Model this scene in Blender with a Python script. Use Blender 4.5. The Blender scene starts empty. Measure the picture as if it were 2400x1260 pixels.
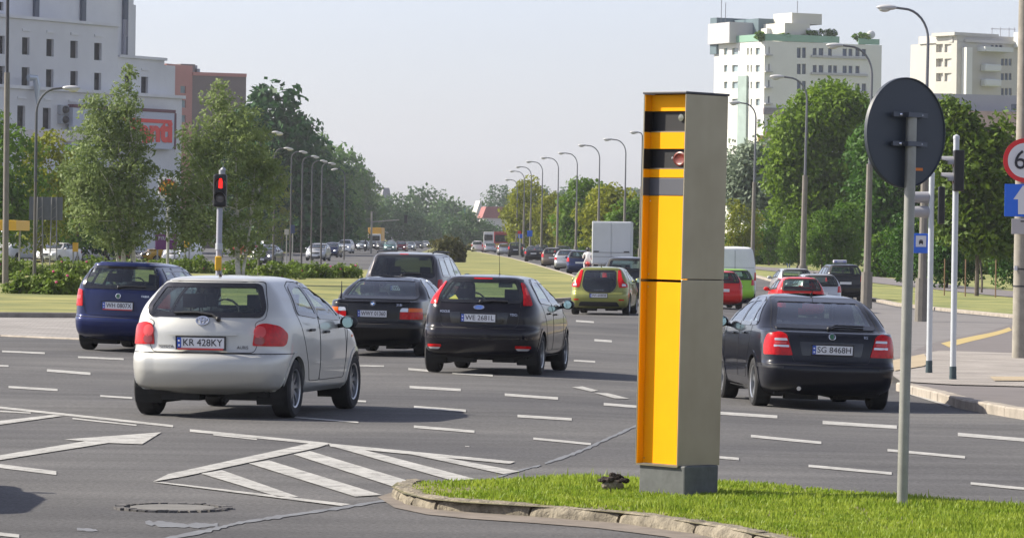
import bpy, bmesh, math, random
import numpy as np
from mathutils import Vector, Matrix, geometry
R = math.radians
rnd = random.Random(7)
nr = np.random.RandomState(11)
scene = bpy.context.scene
COL = scene.collection
# ---------------------------------------------------------------- camera
F = 9000.0; CX, CY = 1200.0, 630.0; HZ = 561.0; ROLL = 0.014; CH = 2.0
PITCH = math.atan((CY-HZ)/F)
fw = Vector((0, math.cos(PITCH), -math.sin(PITCH)))
r0 = Vector((1, 0, 0)); u0 = r0.cross(fw)
rt = r0*math.cos(ROLL)+u0*math.sin(ROLL); up = -r0*math.sin(ROLL)+u0*math.cos(ROLL)
cd = bpy.data.cameras.new('camera'); cam = bpy.data.objects.new('camera', cd); COL.objects.link(cam)
m3 = Matrix((rt, up, -fw)).transposed().to_4x4(); m3.translation = (0, 0, CH); cam.matrix_world = m3
cd.sensor_width = 36; cd.lens = F/2400*36; cd.clip_start = 0.5; cd.clip_end = 12000
scene.camera = cam
# ---------------------------------------------------------------- light
SUN_EL, SUN_AZ = 37.0, -79.0      # azimuth clockwise from +Y : sun stands to the left, a little beyond
sd = Vector((math.sin(R(SUN_AZ))*math.cos(R(SUN_EL)), math.cos(R(SUN_AZ))*math.cos(R(SUN_EL)), math.sin(R(SUN_EL))))
w = bpy.data.worlds.new('World'); scene.world = w; w.use_nodes = True
nt = w.node_tree; bg = nt.nodes['Background']
sky = nt.nodes.new('ShaderNodeTexSky'); sky.sky_type = 'NISHITA'; sky.sun_disc = False
sky.sun_elevation = R(SUN_EL); sky.sun_rotation = R(SUN_AZ)
sky.air_density = 0.9; sky.dust_density = 1.2; sky.ozone_density = 3.0; sky.altitude = 100
hs = nt.nodes.new('ShaderNodeHueSaturation'); hs.inputs['Saturation'].default_value = 0.55; mxs = nt.nodes.new('ShaderNodeMix'); mxs.data_type = 'RGBA'; mxs.blend_type = 'MULTIPLY'; mxs.inputs[0].default_value = 1; mxs.inputs[7].default_value = (1.0, .965, 1.05, 1)
nt.links.new(sky.outputs[0], hs.inputs['Color']); nt.links.new(hs.outputs[0], mxs.inputs[6]); nt.links.new(mxs.outputs[2], bg.inputs[0]); bg.inputs[1].default_value = 0.102
sl = bpy.data.lights.new('sun', 'SUN'); sl.energy = 4.7; sl.angle = R(0.6); sl.color = (1.0, 0.92, 0.78)
so = bpy.data.objects.new('sun', sl); COL.objects.link(so); so.location = (-30, 10, 40)
so.rotation_euler = sd.to_track_quat('Z', 'Y').to_euler()
vs = scene.view_settings; vs.view_transform = 'Standard'; vs.look = 'None'; vs.exposure = 0.86; vs.gamma = 1
# ---------------------------------------------------------------- ground shape
GT = [(0,1.93),(42,1.93),(50,1.98),(60,2.04),(68,2.08),(93,2.13),(120,2.24),(160,2.2),(220,2.1),(300,2.02),(500,1.97),(9000,1.97)]
_k = np.ones(15)/15; GTAB = np.convolve(np.interp(np.arange(-7, 909), *zip(*GT)), _k, 'valid').tolist()
def sm(a, b, x):
    t = min(1, max(0, (x-a)/(b-a))); return t*t*(3-2*t)
def gz(x, y):
    i = int(min(max(y, 0), 899)); f = min(max(y, 0), 899)-i; g = GTAB[i]*(1-f)+GTAB[i+1]*f
    g += 0.15*sm(-.8, 5.0, x)*sm(30, 48, y)*(1-sm(80, 120, y)) - 0.12*sm(-2, -8, x)*sm(44, 62, y)*(1-sm(80, 120, y)) + 0.40*sm(4, 9, x)*sm(78, 120, y)*(1-sm(200, 280, y))
    return CH-g
def ray(px, py):
    return (fw*F + rt*(px-CX) - up*(py-CY)).normalized()
def P(px, py, dz=0.0):
    d = ray(px, py); lo = 0.0
    t = 5.0; step = 1.0; prev = t
    while t < 9000:
        p = d*t
        if CH+p.z < gz(p.x, p.y)+dz: break
        prev = t; t *= 1.02
    a, b = prev, t
    for _ in range(30):
        m = (a+b)/2; p = d*m
        if CH+p.z < gz(p.x, p.y)+dz: b = m
        else: a = m
    p = d*b; return Vector((p.x, p.y, gz(p.x, p.y)+dz))
def at(px, Y, py=None):
    """point in the column px at depth Y (py gives the height, else on the ground)"""
    d = ray(px, py if py is not None else 600.0); p = d*(Y/d.y)
    if py is None:
        z = gz(p.x, Y)
        for _ in range(3):      # follow the roll
            q = proj((p.x, Y, z)); d = ray(px, q[1]); p = d*(Y/d.y); z = gz(p.x, Y)
        return Vector((p.x, Y, z))
    return Vector((p.x, Y, CH+p.z))
def proj(p):
    v = Vector(p)-Vector((0, 0, CH)); k = F/v.dot(fw)
    return CX+v.dot(rt)*k, CY-v.dot(up)*k
# ---------------------------------------------------------------- materials
MATS = {}
def newmat(name):
    m = bpy.data.materials.new(name); m.use_nodes = True
    return m, m.node_tree, m.node_tree.nodes['Principled BSDF']
def mat(name, col, rough=0.6, metal=0.0, coat=0.0, var=0.0, scale=5.0, bump=0.0, spec=None, detail=6.0, col2=None, trans=0, bscale=None, bdist=0.01):
    if name in MATS: return MATS[name]
    m, t, b = newmat(name); c = (*col, 1)
    b.inputs['Base Color'].default_value = c; b.inputs['Roughness'].default_value = rough
    b.inputs['Metallic'].default_value = metal; b.inputs['Coat Weight'].default_value = coat
    b.inputs['Coat Roughness'].default_value = 0.05
    if spec is not None: b.inputs['Specular IOR Level'].default_value = spec
    if var or bump or col2:
        tc = t.nodes.new('ShaderNodeTexCoord')
        n = t.nodes.new('ShaderNodeTexNoise'); n.inputs['Scale'].default_value = scale; n.inputs['Detail'].default_value = detail
        n.inputs['Roughness'].default_value = 0.65
        t.links.new(tc.outputs['Object'], n.inputs['Vector'])
        if var or col2:
            rp = t.nodes.new('ShaderNodeValToRGB'); rp.color_ramp.elements[0].position = 0.32; rp.color_ramp.elements[1].position = 0.68
            a = tuple(max(0, x*(1-var)) for x in col); d = tuple(x*(1+var) for x in (col2 or col))
            rp.color_ramp.elements[0].color = (*a, 1); rp.color_ramp.elements[1].color = (*d, 1)
            t.links.new(n.outputs['Fac'], rp.inputs[0]); t.links.new(rp.outputs[0], b.inputs['Base Color'])
        if bump:
            bp = t.nodes.new('ShaderNodeBump'); bp.inputs['Strength'].default_value = bump; bp.inputs['Distance'].default_value = bdist
            n2 = n
            if bscale:
                n2 = t.nodes.new('ShaderNodeTexNoise'); n2.inputs['Scale'].default_value = bscale; n2.inputs['Detail'].default_value = 4
                t.links.new(tc.outputs['Object'], n2.inputs['Vector'])
            t.links.new(n2.outputs['Fac'], bp.inputs['Height']); t.links.new(bp.outputs[0], b.inputs['Normal'])
    MATS[name] = m; return m
def brickmat(name, c1, c2, mortar, scale, rot=0.0):
    m, t, b = newmat(name); tc = t.nodes.new('ShaderNodeTexCoord'); mp = t.nodes.new('ShaderNodeMapping'); mp.inputs['Rotation'].default_value = (0, 0, rot)
    br = t.nodes.new('ShaderNodeTexBrick'); br.inputs['Scale'].default_value = scale; br.inputs['Color1'].default_value = (*c1, 1); br.inputs['Color2'].default_value = (*c2, 1); br.inputs['Mortar'].default_value = (*mortar, 1); br.inputs['Mortar Size'].default_value = .025
    n = t.nodes.new('ShaderNodeTexNoise'); n.inputs['Scale'].default_value = .9; n.inputs['Detail'].default_value = 9; rp = t.nodes.new('ShaderNodeValToRGB'); rp.color_ramp.elements[0].color = (.75, .74, .73, 1); rp.color_ramp.elements[1].color = (1.15, 1.15, 1.14, 1); rp.color_ramp.elements[0].position = .3; rp.color_ramp.elements[1].position = .7
    x = t.nodes.new('ShaderNodeMix'); x.data_type = 'RGBA'; x.blend_type = 'MULTIPLY'; x.inputs[0].default_value = 1
    t.links.new(tc.outputs['Object'], mp.inputs[0]); t.links.new(mp.outputs[0], br.inputs[0]); t.links.new(tc.outputs['Object'], n.inputs[0]); t.links.new(n.outputs[0], rp.inputs[0]); t.links.new(br.outputs[0], x.inputs[6]); t.links.new(rp.outputs[0], x.inputs[7]); t.links.new(x.outputs[2], b.inputs['Base Color']); b.inputs['Roughness'].default_value = .9
    MATS[name] = m; return m
def paint(name, col, metal=0.0, rough=0.35, dirt=0.12):
    """car paint: clear coat over a base with faint road dust"""
    if name in MATS: return MATS[name]
    m = mat(name, col, rough, metal, .8, var=dirt, scale=1.3, detail=5)
    b = m.node_tree.nodes['Principled BSDF']; b.inputs['Coat Roughness'].default_value = 0.05; b.inputs['Specular IOR Level'].default_value = 0.1; b.inputs['Coat IOR'].default_value = 1.42
    return m
def glassmat(name, tint, refl=1.0):
    if name in MATS: return MATS[name]
    m = bpy.data.materials.new(name); m.use_nodes = True; t = m.node_tree; t.nodes.clear()
    o = t.nodes.new('ShaderNodeOutputMaterial'); mx = t.nodes.new('ShaderNodeMixShader')
    tr = t.nodes.new('ShaderNodeBsdfTransparent'); tr.inputs[0].default_value = (*tint, 1)
    g = t.nodes.new('ShaderNodeBsdfGlossy'); g.inputs['Roughness'].default_value = 0.03; g.inputs[0].default_value = (.95, .97, 1, 1)
    fc = t.nodes.new('ShaderNodeLayerWeight'); fc.inputs[0].default_value = .5; lw = t.nodes.new('ShaderNodeMath'); lw.operation = 'POWER'; lw.inputs[1].default_value = 3.0; t.links.new(fc.outputs['Facing'], lw.inputs[0])
    mp = t.nodes.new('ShaderNodeMath'); mp.operation = 'MULTIPLY_ADD'; mp.inputs[1].default_value = refl; mp.inputs[2].default_value = 0.07
    t.links.new(lw.outputs[0], mp.inputs[0]); t.links.new(mp.outputs[0], mx.inputs[0])
    t.links.new(tr.outputs[0], mx.inputs[1]); t.links.new(g.outputs[0], mx.inputs[2]); t.links.new(mx.outputs[0], o.inputs[0])
    MATS[name] = m; return m
def emit(name, col, s):
    if name in MATS: return MATS[name]
    m, t, b = newmat(name); b.inputs['Base Color'].default_value = (*col, 1)
    b.inputs['Emission Color'].default_value = (*col, 1); b.inputs['Emission Strength'].default_value = s
    MATS[name] = m; return m
def leafmat(name, c1, c2, scale=0.6, trans=0.35, rough=0.55):
    if name in MATS: return MATS[name]
    m = bpy.data.materials.new(name); m.use_nodes = True; t = m.node_tree; b = t.nodes['Principled BSDF']
    o = t.nodes['Material Output']; tc = t.nodes.new('ShaderNodeTexCoord')
    n = t.nodes.new('ShaderNodeTexNoise'); n.inputs['Scale'].default_value = scale; n.inputs['Detail'].default_value = 8; n.inputs['Roughness'].default_value = 0.8
    t.links.new(tc.outputs['Object'], n.inputs['Vector'])
    rp = t.nodes.new('ShaderNodeValToRGB'); rp.color_ramp.elements[0].position = 0.35; rp.color_ramp.elements[1].position = 0.65
    rp.color_ramp.elements[0].color = (*c1, 1); rp.color_ramp.elements[1].color = (*c2, 1)
    t.links.new(n.outputs['Fac'], rp.inputs[0]); t.links.new(rp.outputs[0], b.inputs['Base Color']); b.inputs['Roughness'].default_value = rough
    b.inputs['Specular IOR Level'].default_value = 0.2
    tl = t.nodes.new('ShaderNodeBsdfTranslucent'); mx = t.nodes.new('ShaderNodeMixShader'); mx.inputs[0].default_value = trans
    t.links.new(rp.outputs[0], tl.inputs[0]); t.links.new(b.outputs[0], mx.inputs[1]); t.links.new(tl.outputs[0], mx.inputs[2]); t.links.new(mx.outputs[0], o.inputs[0])
    MATS[name] = m; return m
# ---------------------------------------------------------------- object helpers
def tag(o, label=None, cat=None, group=None, kind=None):
    if label: o['label'] = label
    if cat: o['category'] = cat
    if group: o['group'] = group
    if kind: o['kind'] = kind
    return o
def empty(name, loc, rz=0.0, label=None, cat=None, group=None):
    o = bpy.data.objects.new(name, None); COL.objects.link(o); o.location = loc; o.rotation_euler = (0, 0, rz)
    o.empty_display_size = 0.2
    return tag(o, label, cat, group)
def link(name, me, m=None, parent=None, smooth=False):
    if m is not None:
        for q in (m if isinstance(m, (list, tuple)) else [m]): me.materials.append(q)
    if smooth: me.polygons.foreach_set('use_smooth', [True]*len(me.polygons))
    o = bpy.data.objects.new(name, me); COL.objects.link(o)
    if parent: o.parent = parent
    return o
def npmesh(name, V, Fq):
    """fast mesh from numpy verts and equal-sided faces"""
    V = np.asarray(V, np.float32); Fq = np.asarray(Fq, np.int32); k = Fq.shape[1]; n = len(Fq)
    me = bpy.data.meshes.new(name); me.vertices.add(len(V)); me.vertices.foreach_set('co', V.ravel())
    me.loops.add(n*k); me.loops.foreach_set('vertex_index', Fq.ravel())
    me.polygons.add(n); me.polygons.foreach_set('loop_start', np.arange(n, dtype=np.int32)*k)
    me.polygons.foreach_set('loop_total', np.full(n, k, np.int32)); me.update(calc_edges=True); return me
def dup(root, loc=None, rz=None, label=None, group=None):
    """copy of a thing with copies of its parts and sub-parts"""
    r = root.copy(); COL.objects.link(r)
    if loc is not None: r.location = loc
    if rz is not None: r.rotation_euler = (0, 0, rz)
    if label: r['label'] = label
    if group: r['group'] = group
    for ch in list(root.children):
        c = ch.copy(); COL.objects.link(c); c.parent = r
        for g in ch.children:
            d = g.copy(); COL.objects.link(d); d.parent = c
    return r
class MB:
    """collects solids, builds one mesh"""
    def __init__(s): s.v = []; s.f = []; s.mi = []; s.cur = 0
    def add(s, vs, fs):
        b = len(s.v); s.v += [tuple(v) for v in vs]; s.f += [tuple(i+b for i in f) for f in fs]; s.mi += [s.cur]*len(fs); return s
    def box(s, c, d, rz=0, M=None):
        x, y, z = d[0]/2, d[1]/2, d[2]/2
        vs = [Vector((a*x, b*y, e*z)) for e in (-1, 1) for a, b in ((-1,-1),(1,-1),(1,1),(-1,1))]
        if rz: vs = [Matrix.Rotation(rz, 3, 'Z') @ v for v in vs]
        vs = [v+Vector(c) for v in vs]
        if M: vs = [M @ v for v in vs]
        return s.add(vs, [(3,2,1,0),(4,5,6,7),(0,1,5,4),(1,2,6,5),(2,3,7,6),(3,0,4,7)])
    def tube(s, pts, rad, n=10, cap=True):
        pts = [Vector(p) for p in pts]; rads = rad if isinstance(rad, (list, tuple)) else [rad]*len(pts); vs = []
        ref = None
        for i, p in enumerate(pts):
            d = (pts[min(i+1, len(pts)-1)]-pts[max(i-1, 0)]).normalized()
            if ref is None: ref = Vector((0,0,1)) if abs(d.z) < .9 else Vector((1,0,0))
            a = d.cross(ref).normalized(); b = d.cross(a).normalized()
            for k in range(n):
                t = 2*math.pi*k/n; vs.append(p+(a*math.cos(t)+b*math.sin(t))*rads[i])
        fs = []
        for i in range(len(pts)-1):
            for k in range(n):
                k2 = (k+1) % n; fs.append((i*n+k, i*n+k2, (i+1)*n+k2, (i+1)*n+k))
        if cap: fs += [tuple(range(n)), tuple(reversed([(len(pts)-1)*n+k for k in range(n)]))]
        return s.add(vs, fs)
    def lathe(s, prof, n=24, c=(0,0,0), axis='Z', cap=True):
        """prof: (radius, height) pairs"""
        vs = []
        for r_, h in prof:
            for k in range(n):
                t = 2*math.pi*k/n; x, y = r_*math.cos(t), r_*math.sin(t)
                v = {'Z': (x, y, h), 'X': (h, x, y), 'Y': (x, h, y)}[axis]
                vs.append((v[0]+c[0], v[1]+c[1], v[2]+c[2]))
        fs = []
        for i in range(len(prof)-1):
            for k in range(n):
                k2 = (k+1) % n; fs.append((i*n+k, i*n+k2, (i+1)*n+k2, (i+1)*n+k))
        if cap: fs += [tuple(range(n)), tuple(reversed([(len(prof)-1)*n+k for k in range(n)]))]
        return s.add(vs, fs)
    def ball(s, c, r_, n=12, m=8):
        rx, ry, rz = r_ if isinstance(r_, (tuple, list)) else (r_,)*3
        vs = [(c[0], c[1], c[2]-rz)]
        for j in range(1, m):
            a = math.pi*j/m-math.pi/2
            for k in range(n):
                t = 2*math.pi*k/n; vs.append((c[0]+rx*math.cos(a)*math.cos(t), c[1]+ry*math.cos(a)*math.sin(t), c[2]+rz*math.sin(a)))
        vs.append((c[0], c[1], c[2]+rz)); fs = []
        for k in range(n): fs.append((0, 1+(k+1) % n, 1+k)); fs.append((len(vs)-1, 1+(m-2)*n+k, 1+(m-2)*n+(k+1) % n))
        for j in range(m-2):
            for k in range(n): k2 = (k+1) % n; fs.append((1+j*n+k, 1+j*n+k2, 1+(j+1)*n+k2, 1+(j+1)*n+k))
        return s.add(vs, fs)
    def prism(s, poly, a, b, M=None):
        """poly in local XZ, extruded in Y from a to b; M places it"""
        n = len(poly); vs = [Vector((x, a, z)) for x, z in poly]+[Vector((x, b, z)) for x, z in poly]
        if M: vs = [M @ v for v in vs]
        fs = [tuple(range(n)), tuple(reversed(range(n, 2*n)))]+[(i, i+n, (i+1) % n+n, (i+1) % n) for i in range(n)]
        return s.add(vs, fs)
    def build(s, name, m, parent=None, smooth=False, bevel=0.0):
        me = bpy.data.meshes.new(name); me.from_pydata(s.v, [], s.f)
        bm = bmesh.new(); bm.from_mesh(me); bmesh.ops.recalc_face_normals(bm, faces=bm.faces); bm.to_mesh(me); bm.free()
        o = link(name, me, m, parent)
        if any(s.mi): me.polygons.foreach_set('material_index', s.mi)
        if smooth:
            me.polygons.foreach_set('use_smooth', [True]*len(me.polygons))
            try: me.set_sharp_from_angle(angle=R(35))
            except Exception: pass
        if bevel:
            bv = o.modifiers.new('b', 'BEVEL'); bv.width = bevel; bv.segments = 2; bv.limit_method = 'ANGLE'
        return o
TXT = {}
def textmesh(txt, size=1.0, ext=0.0, sx=1.0, bold=0.0):
    cu = bpy.data.curves.new('t', 'FONT'); cu.body = txt; cu.size = size; cu.align_x = 'CENTER'; cu.align_y = 'CENTER'; cu.extrude = ext; cu.offset = bold
    cu.resolution_u = 3
    o = bpy.data.objects.new('t', cu); COL.objects.link(o); dg = bpy.context.evaluated_depsgraph_get(); dg.update()
    me = bpy.data.meshes.new_from_object(o.evaluated_get(dg)); bpy.data.objects.remove(o)
    if sx != 1: me.transform(Matrix.Diagonal((sx, 1, 1, 1)))
    return me
def sheet(name, pxpoly, m, dz, kind='structure', sub=1.5, parent=None, world=None):
    """a draped ground sheet: polygon given in ground points"""
    pts = world if world else [P(a, b) for a, b in pxpoly]
    pts2 = []
    for i, p in enumerate(pts):
        q = pts[(i+1) % len(pts)]; L = math.hypot(q.x-p.x, q.y-p.y); n = max(1, min(60, int(L/max(sub, 0.02*max(p.y, 5)))))
        for k in range(n): pts2.append(Vector((p.x+(q.x-p.x)*k/n, p.y+(q.y-p.y)*k/n)))
    xs = [p.x for p in pts2]; ys = [p.y for p in pts2]; inner = []
    y = min(ys)
    while y < max(ys):
        st = max(sub, 0.03*max(y, 5)); x = min(xs)+st/2
        while x < max(xs):
            if inpoly(x, y, pts2): inner.append(Vector((x, y)))
            x += st*1.3
        y += st
    n = len(pts2)
    vs, es, fs, *_ = geometry.delaunay_2d_cdt(pts2+inner, [(i, (i+1) % n) for i in range(n)], [], 0, 1e-5)
    fs = [f for f in fs if inpoly(sum(vs[i].x for i in f)/len(f), sum(vs[i].y for i in f)/len(f), pts2)]
    me = bpy.data.meshes.new(name); me.from_pydata([(v.x, v.y, gz(v.x, v.y)+dz) for v in vs], [], [tuple(f) for f in fs])
    bm = bmesh.new(); bm.from_mesh(me)
    for f in bm.faces:
        f.normal_update()
        if f.normal.z < 0: f.normal_flip()
    bm.to_mesh(me); bm.free()
    o = link(name, me, m, parent, True)
    if kind: o['kind'] = kind
    return o
def inpoly(x, y, poly):
    c = False; n = len(poly); j = n-1
    for i in range(n):
        xi, yi = poly[i][0], poly[i][1]; xj, yj = poly[j][0], poly[j][1]
        if (yi > y) != (yj > y) and x < (xj-xi)*(y-yi)/(yj-yi)+xi: c = not c
        j = i
    return c
# ================================================================ CARS
RUBBER = mat('tyre_rubber', (.018, .018, .019), .85, var=.3, scale=9)
BLK = mat('black_plastic', (.015, .015, .017), .5, var=.2, scale=6)
BLKG = mat('black_gloss_trim', (.008, .008, .009), .12, coat=.6)
SEAM = mat('panel_gap', (.02, .02, .021), .8)
ALLOY = mat('alloy_rim', (.40, .41, .42), .3, metal=.85, var=.1, scale=8)
DARKRIM = mat('steel_rim', (.05, .05, .055), .5, metal=.5)
CLOTH = mat('seat_cloth', (.03, .032, .036), .9, var=.3, scale=12)
UNDER = mat('underbody', (.012, .012, .012), .8, var=.4, scale=5)
REDL = mat('red_lens', (.50, .005, .008), .2, coat=.3, spec=.2, var=.25, scale=25)
REDL2 = mat('dark_red_lens', (.25, .008, .01), .12, coat=.8)
ORL = mat('orange_lens', (.75, .13, .005), .2, coat=.3, spec=.2)
CLRL = mat('clear_lens', (.62, .62, .64), .1, coat=.8, metal=.4)
PINKL = mat('pale_red_lens', (.62, .07, .07), .2, coat=.4, spec=.3)
WHITEP = mat('plate_white', (.75, .76, .78), .35)
BLUEP = mat('plate_blue', (.02, .08, .45), .35)
INK = mat('plate_ink', (.012, .012, .02), .5)
CHROME = mat('chrome', (.75, .76, .78), .12, metal=1)
GLASS = glassmat('car_glass', (.68, .80, .74), .8)
GLASSD = glassmat('dark_privacy_glass', (.13, .15, .15), 1.0)
GLASSM = glassmat('tinted_glass', (.50, .60, .56), 1.5)
MIRG = mat('mirror_glass', (.55, .75, .72), .04, metal=1)
HEADL = emit('lit_headlamp', (1.0, .93, .78), 4.0)
def pchip(xs, ys):
    xs = np.array(xs, float); ys = np.array(ys, float); h = np.diff(xs); d = np.diff(ys)/h; n = len(xs); m = np.zeros(n)
    for i in range(1, n-1):
        if d[i-1]*d[i] > 0:
            w1 = 2*h[i]+h[i-1]; w2 = h[i]+2*h[i-1]; m[i] = (w1+w2)/(w1/d[i-1]+w2/d[i])
    m[0] = d[0]; m[-1] = d[-1]
    def f(x):
        x = np.clip(x, xs[0], xs[-1]); i = np.clip(np.searchsorted(xs, x)-1, 0, n-2); t = (x-xs[i])/h[i]
        return (2*t**3-3*t**2+1)*ys[i]+(t**3-2*t**2+t)*h[i]*m[i]+(-2*t**3+3*t**2)*ys[i+1]+(t**3-t**2)*h[i]*m[i+1]
    return f
class Shell:
    """car body skin lofted from horizontal slices"""
    def __init__(s, S, step=.03, ns=60):
        s.S = S; s.ro = S['ro']; zt = S['H']
        fr, ff, fwid = pchip(*zip(*S['rear'])), pchip(*zip(*S['front'])), pchip(*zip(*S['wid']))
        zf = np.linspace(S['rear'][0][0], zt, 2500); a, b, c = fr(zf), ff(zf), fwid(zf)
        arc = np.concatenate([[0], np.cumsum(np.maximum.reduce([np.diff(zf), np.abs(np.diff(a)), np.abs(np.diff(b))*.6, np.abs(np.diff(c))*1.2]))])
        n = int(arc[-1]/step)+2; s.z = np.interp(np.linspace(0, arc[-1], n), arc, zf)
        s.fr, s.ff, s.fw = fr, ff, fwid; s.ns = ns
        s.rings = [s.outline(z) for z in s.z]
        s.zs = s.z; s.H = S['H']
    def outline(s, z):
        S = s.S; yr, yf, hw = float(s.fr(z)), float(s.ff(z)), max(.02, float(s.fw(z)))
        k = sm(S['belt']-.1, S['belt']+.15, z)
        g = lambda n: S[n][0]*(1-k)+S[n][1]*k
        cr, cl, br = min(g('cr'), hw*.9), g('cl'), g('br'); fr_, fl, bf = min(g('fcr'), hw*.9), g('fcl'), g('fb')
        tot = yf-yr; q = min(1, tot/2.2); cl *= q; fl *= q; br *= q; bf *= q
        if hw < .5: br *= hw/.5; bf *= hw/.5; cl = cl*hw/.5; fl = fl*hw/.5
        P_ = []
        n1, n2, n3 = max(6, s.ns//5), max(5, s.ns//7), s.ns
        for i in range(n1): t = i/n1; P_.append(((hw-cr)*t, yr+br*t*t))
        e = 2.3
        for i in range(n2):
            a = (i/n2)*math.pi/2; P_.append((hw-cr+cr*math.sin(a)**(2/e), yr+br+cl*(1-math.cos(a)**(2/e))))
        y0, y1 = yr+br+cl, yf-bf-fl
        for i in range(n3): t = i/n3; P_.append((hw, y0+(y1-y0)*t))
        for i in range(n2):
            a = (i/n2)*math.pi/2; P_.append((hw-fr_+fr_*math.cos(a)**(2/e), y1+fl*math.sin(a)**(2/e)))
        for i in range(n1+1): t = 1-i/n1; P_.append(((hw-fr_)*t, yf-bf*t*t))
        A = np.array(P_)
        # side barrel: body draws in toward both ends
        mid = S['L']*.52; A[:, 0] *= 1-S.get('barrel', .05)*np.clip(np.abs(A[:, 1]-mid)/(S['L']/2), 0, 1)**3
        return A
    def mapf(s, mode, u, z, side=1):
        z = min(max(z, s.z[0]+1e-4), s.H-1e-3)
        i = int(np.clip(np.searchsorted(s.z, z)-1, 0, len(s.z)-2)); t = (z-s.z[i])/(s.z[i+1]-s.z[i])
        A = s.rings[i]*(1-t)+s.rings[i+1]*t
        if mode == 'rear':
            sg = 1 if u >= 0 else -1; k = int(np.argmax(A[:, 0] >= A[:, 0].max()-1e-5))+1
            y = np.interp(abs(u), A[:k, 0], A[:k, 1]); return Vector((u if abs(u) < A[k-1, 0] else sg*A[k-1, 0], y-s.ro, z))
        if mode == 'front':
            sg = 1 if u >= 0 else -1; B = A[::-1]; k = int(np.argmax(B[:, 0] >= B[:, 0].max()-1e-5))+1
            y = np.interp(abs(u), B[:k, 0], B[:k, 1]); return Vector((u, y-s.ro, z))
        if mode == 'side':
            x = np.interp(u, A[:, 1], A[:, 0]); return Vector((side*x, u-s.ro, z))
        if mode == 's':
            d = np.concatenate([[0], np.cumsum(np.hypot(*np.diff(A, axis=0).T))]); return Vector((side*np.interp(u, d, A[:, 0]), np.interp(u, d, A[:, 1])-s.ro, z))
    def nrm(s, mode, u, z, side=1):
        e = .012; a = s.mapf(mode, u+e, z, side)-s.mapf(mode, u-e, z, side); b = s.mapf(mode, u, z+e, side)-s.mapf(mode, u, z-e, side)
        n = a.cross(b)
        if n.length < 1e-9: n = Vector((0, -1, 0))
        n.normalize(); c = s.mapf(mode, u, z, side)-Vector((0, s.S['L']*.5-s.ro, .6))
        return n if n.dot(c) > 0 else -n
    def patch(s, name, mode, poly, m, parent, off=.006, side=1, res=.05, rad=.02, skirt=.012, dish=0):
        o2 = roundpoly(poly, rad); n = len(o2); xs = [p[0] for p in o2]; ys = [p[1] for p in o2]; inner = []
        y = min(ys)+res/2
        while y < max(ys):
            x = min(xs)+res/2
            while x < max(xs):
                if inpoly(x, y, o2) and min(math.hypot(x-p[0], y-p[1]) for p in o2) > res*.3: inner.append(Vector((x, y)))
                x += res
            y += res
        vs, es, fs, *_ = geometry.delaunay_2d_cdt([Vector(p) for p in o2]+inner, [(i, (i+1) % n) for i in range(n)], [], 1, 1e-6)
        V = []; 
        for v in vs:
            q = s.mapf(mode, v.x, v.y, side); V.append(q+s.nrm(mode, v.x, v.y, side)*off)
        faces = [tuple(f) for f in fs]
        b = len(V)
        for p in o2:
            q = s.mapf(mode, p[0], p[1], side); V.append(q+s.nrm(mode, p[0], p[1], side)*off)
        for p in o2:
            q = s.mapf(mode, p[0], p[1], side); V.append(q+s.nrm(mode, p[0], p[1], side)*(off-skirt))
        for i in range(n): j = (i+1) % n; faces.append((b+i, b+j, b+n+j, b+n+i))
        me = bpy.data.meshes.new(name); me.from_pydata([tuple(v) for v in V], [], faces)
        bm = bmesh.new(); bm.from_mesh(me); c = Vector((0, s.S['L']*.5-s.ro, .6))
        for f in bm.faces:
            f.normal_update()
            if f.normal.dot(f.calc_center_median()-c) < 0 and len(f.verts) == 3: f.normal_flip()
        bm.to_mesh(me); bm.free()
        return link(name, me, m, parent, True)
    def ribbon(s, pts, mode, width, off=.004, side=1, closed=False, step=.05, mb=None, thick=.006):
        """a strip lying on the skin along a 2D polyline"""
        q = []
        n = len(pts)
        for i in range(n if closed else n-1):
            a, b = pts[i], pts[(i+1) % n]; L = math.hypot(b[0]-a[0], b[1]-a[1]); k = max(1, int(L/step))
            for j in range(k): q.append((a[0]+(b[0]-a[0])*j/k, a[1]+(b[1]-a[1])*j/k))
        if not closed: q.append(pts[-1])
        N = len(q); V = []
        for i, p in enumerate(q):
            a = q[(i-1) % N] if closed or i > 0 else p; b = q[(i+1) % N] if closed or i < N-1 else p
            dx, dy = b[0]-a[0], b[1]-a[1]; L = math.hypot(dx, dy) or 1; nx, ny = -dy/L*width/2, dx/L*width/2
            nn = s.nrm(mode, p[0], p[1], side)
            for sg in (1, -1):
                uu = (p[0]+nx*sg, p[1]+ny*sg); c = s.mapf(mode, uu[0], uu[1], side); V += [c+nn*off, c+nn*(off-thick)]
        fs = []
        for i in range(N if closed else N-1):
            j = (i+1) % N; a, b = i*4, j*4
            fs += [(a, b, b+2, a+2), (a, a+1, b+1, b), (a+2, b+2, b+3, a+3)]
        mb.add(V, fs)
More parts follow.
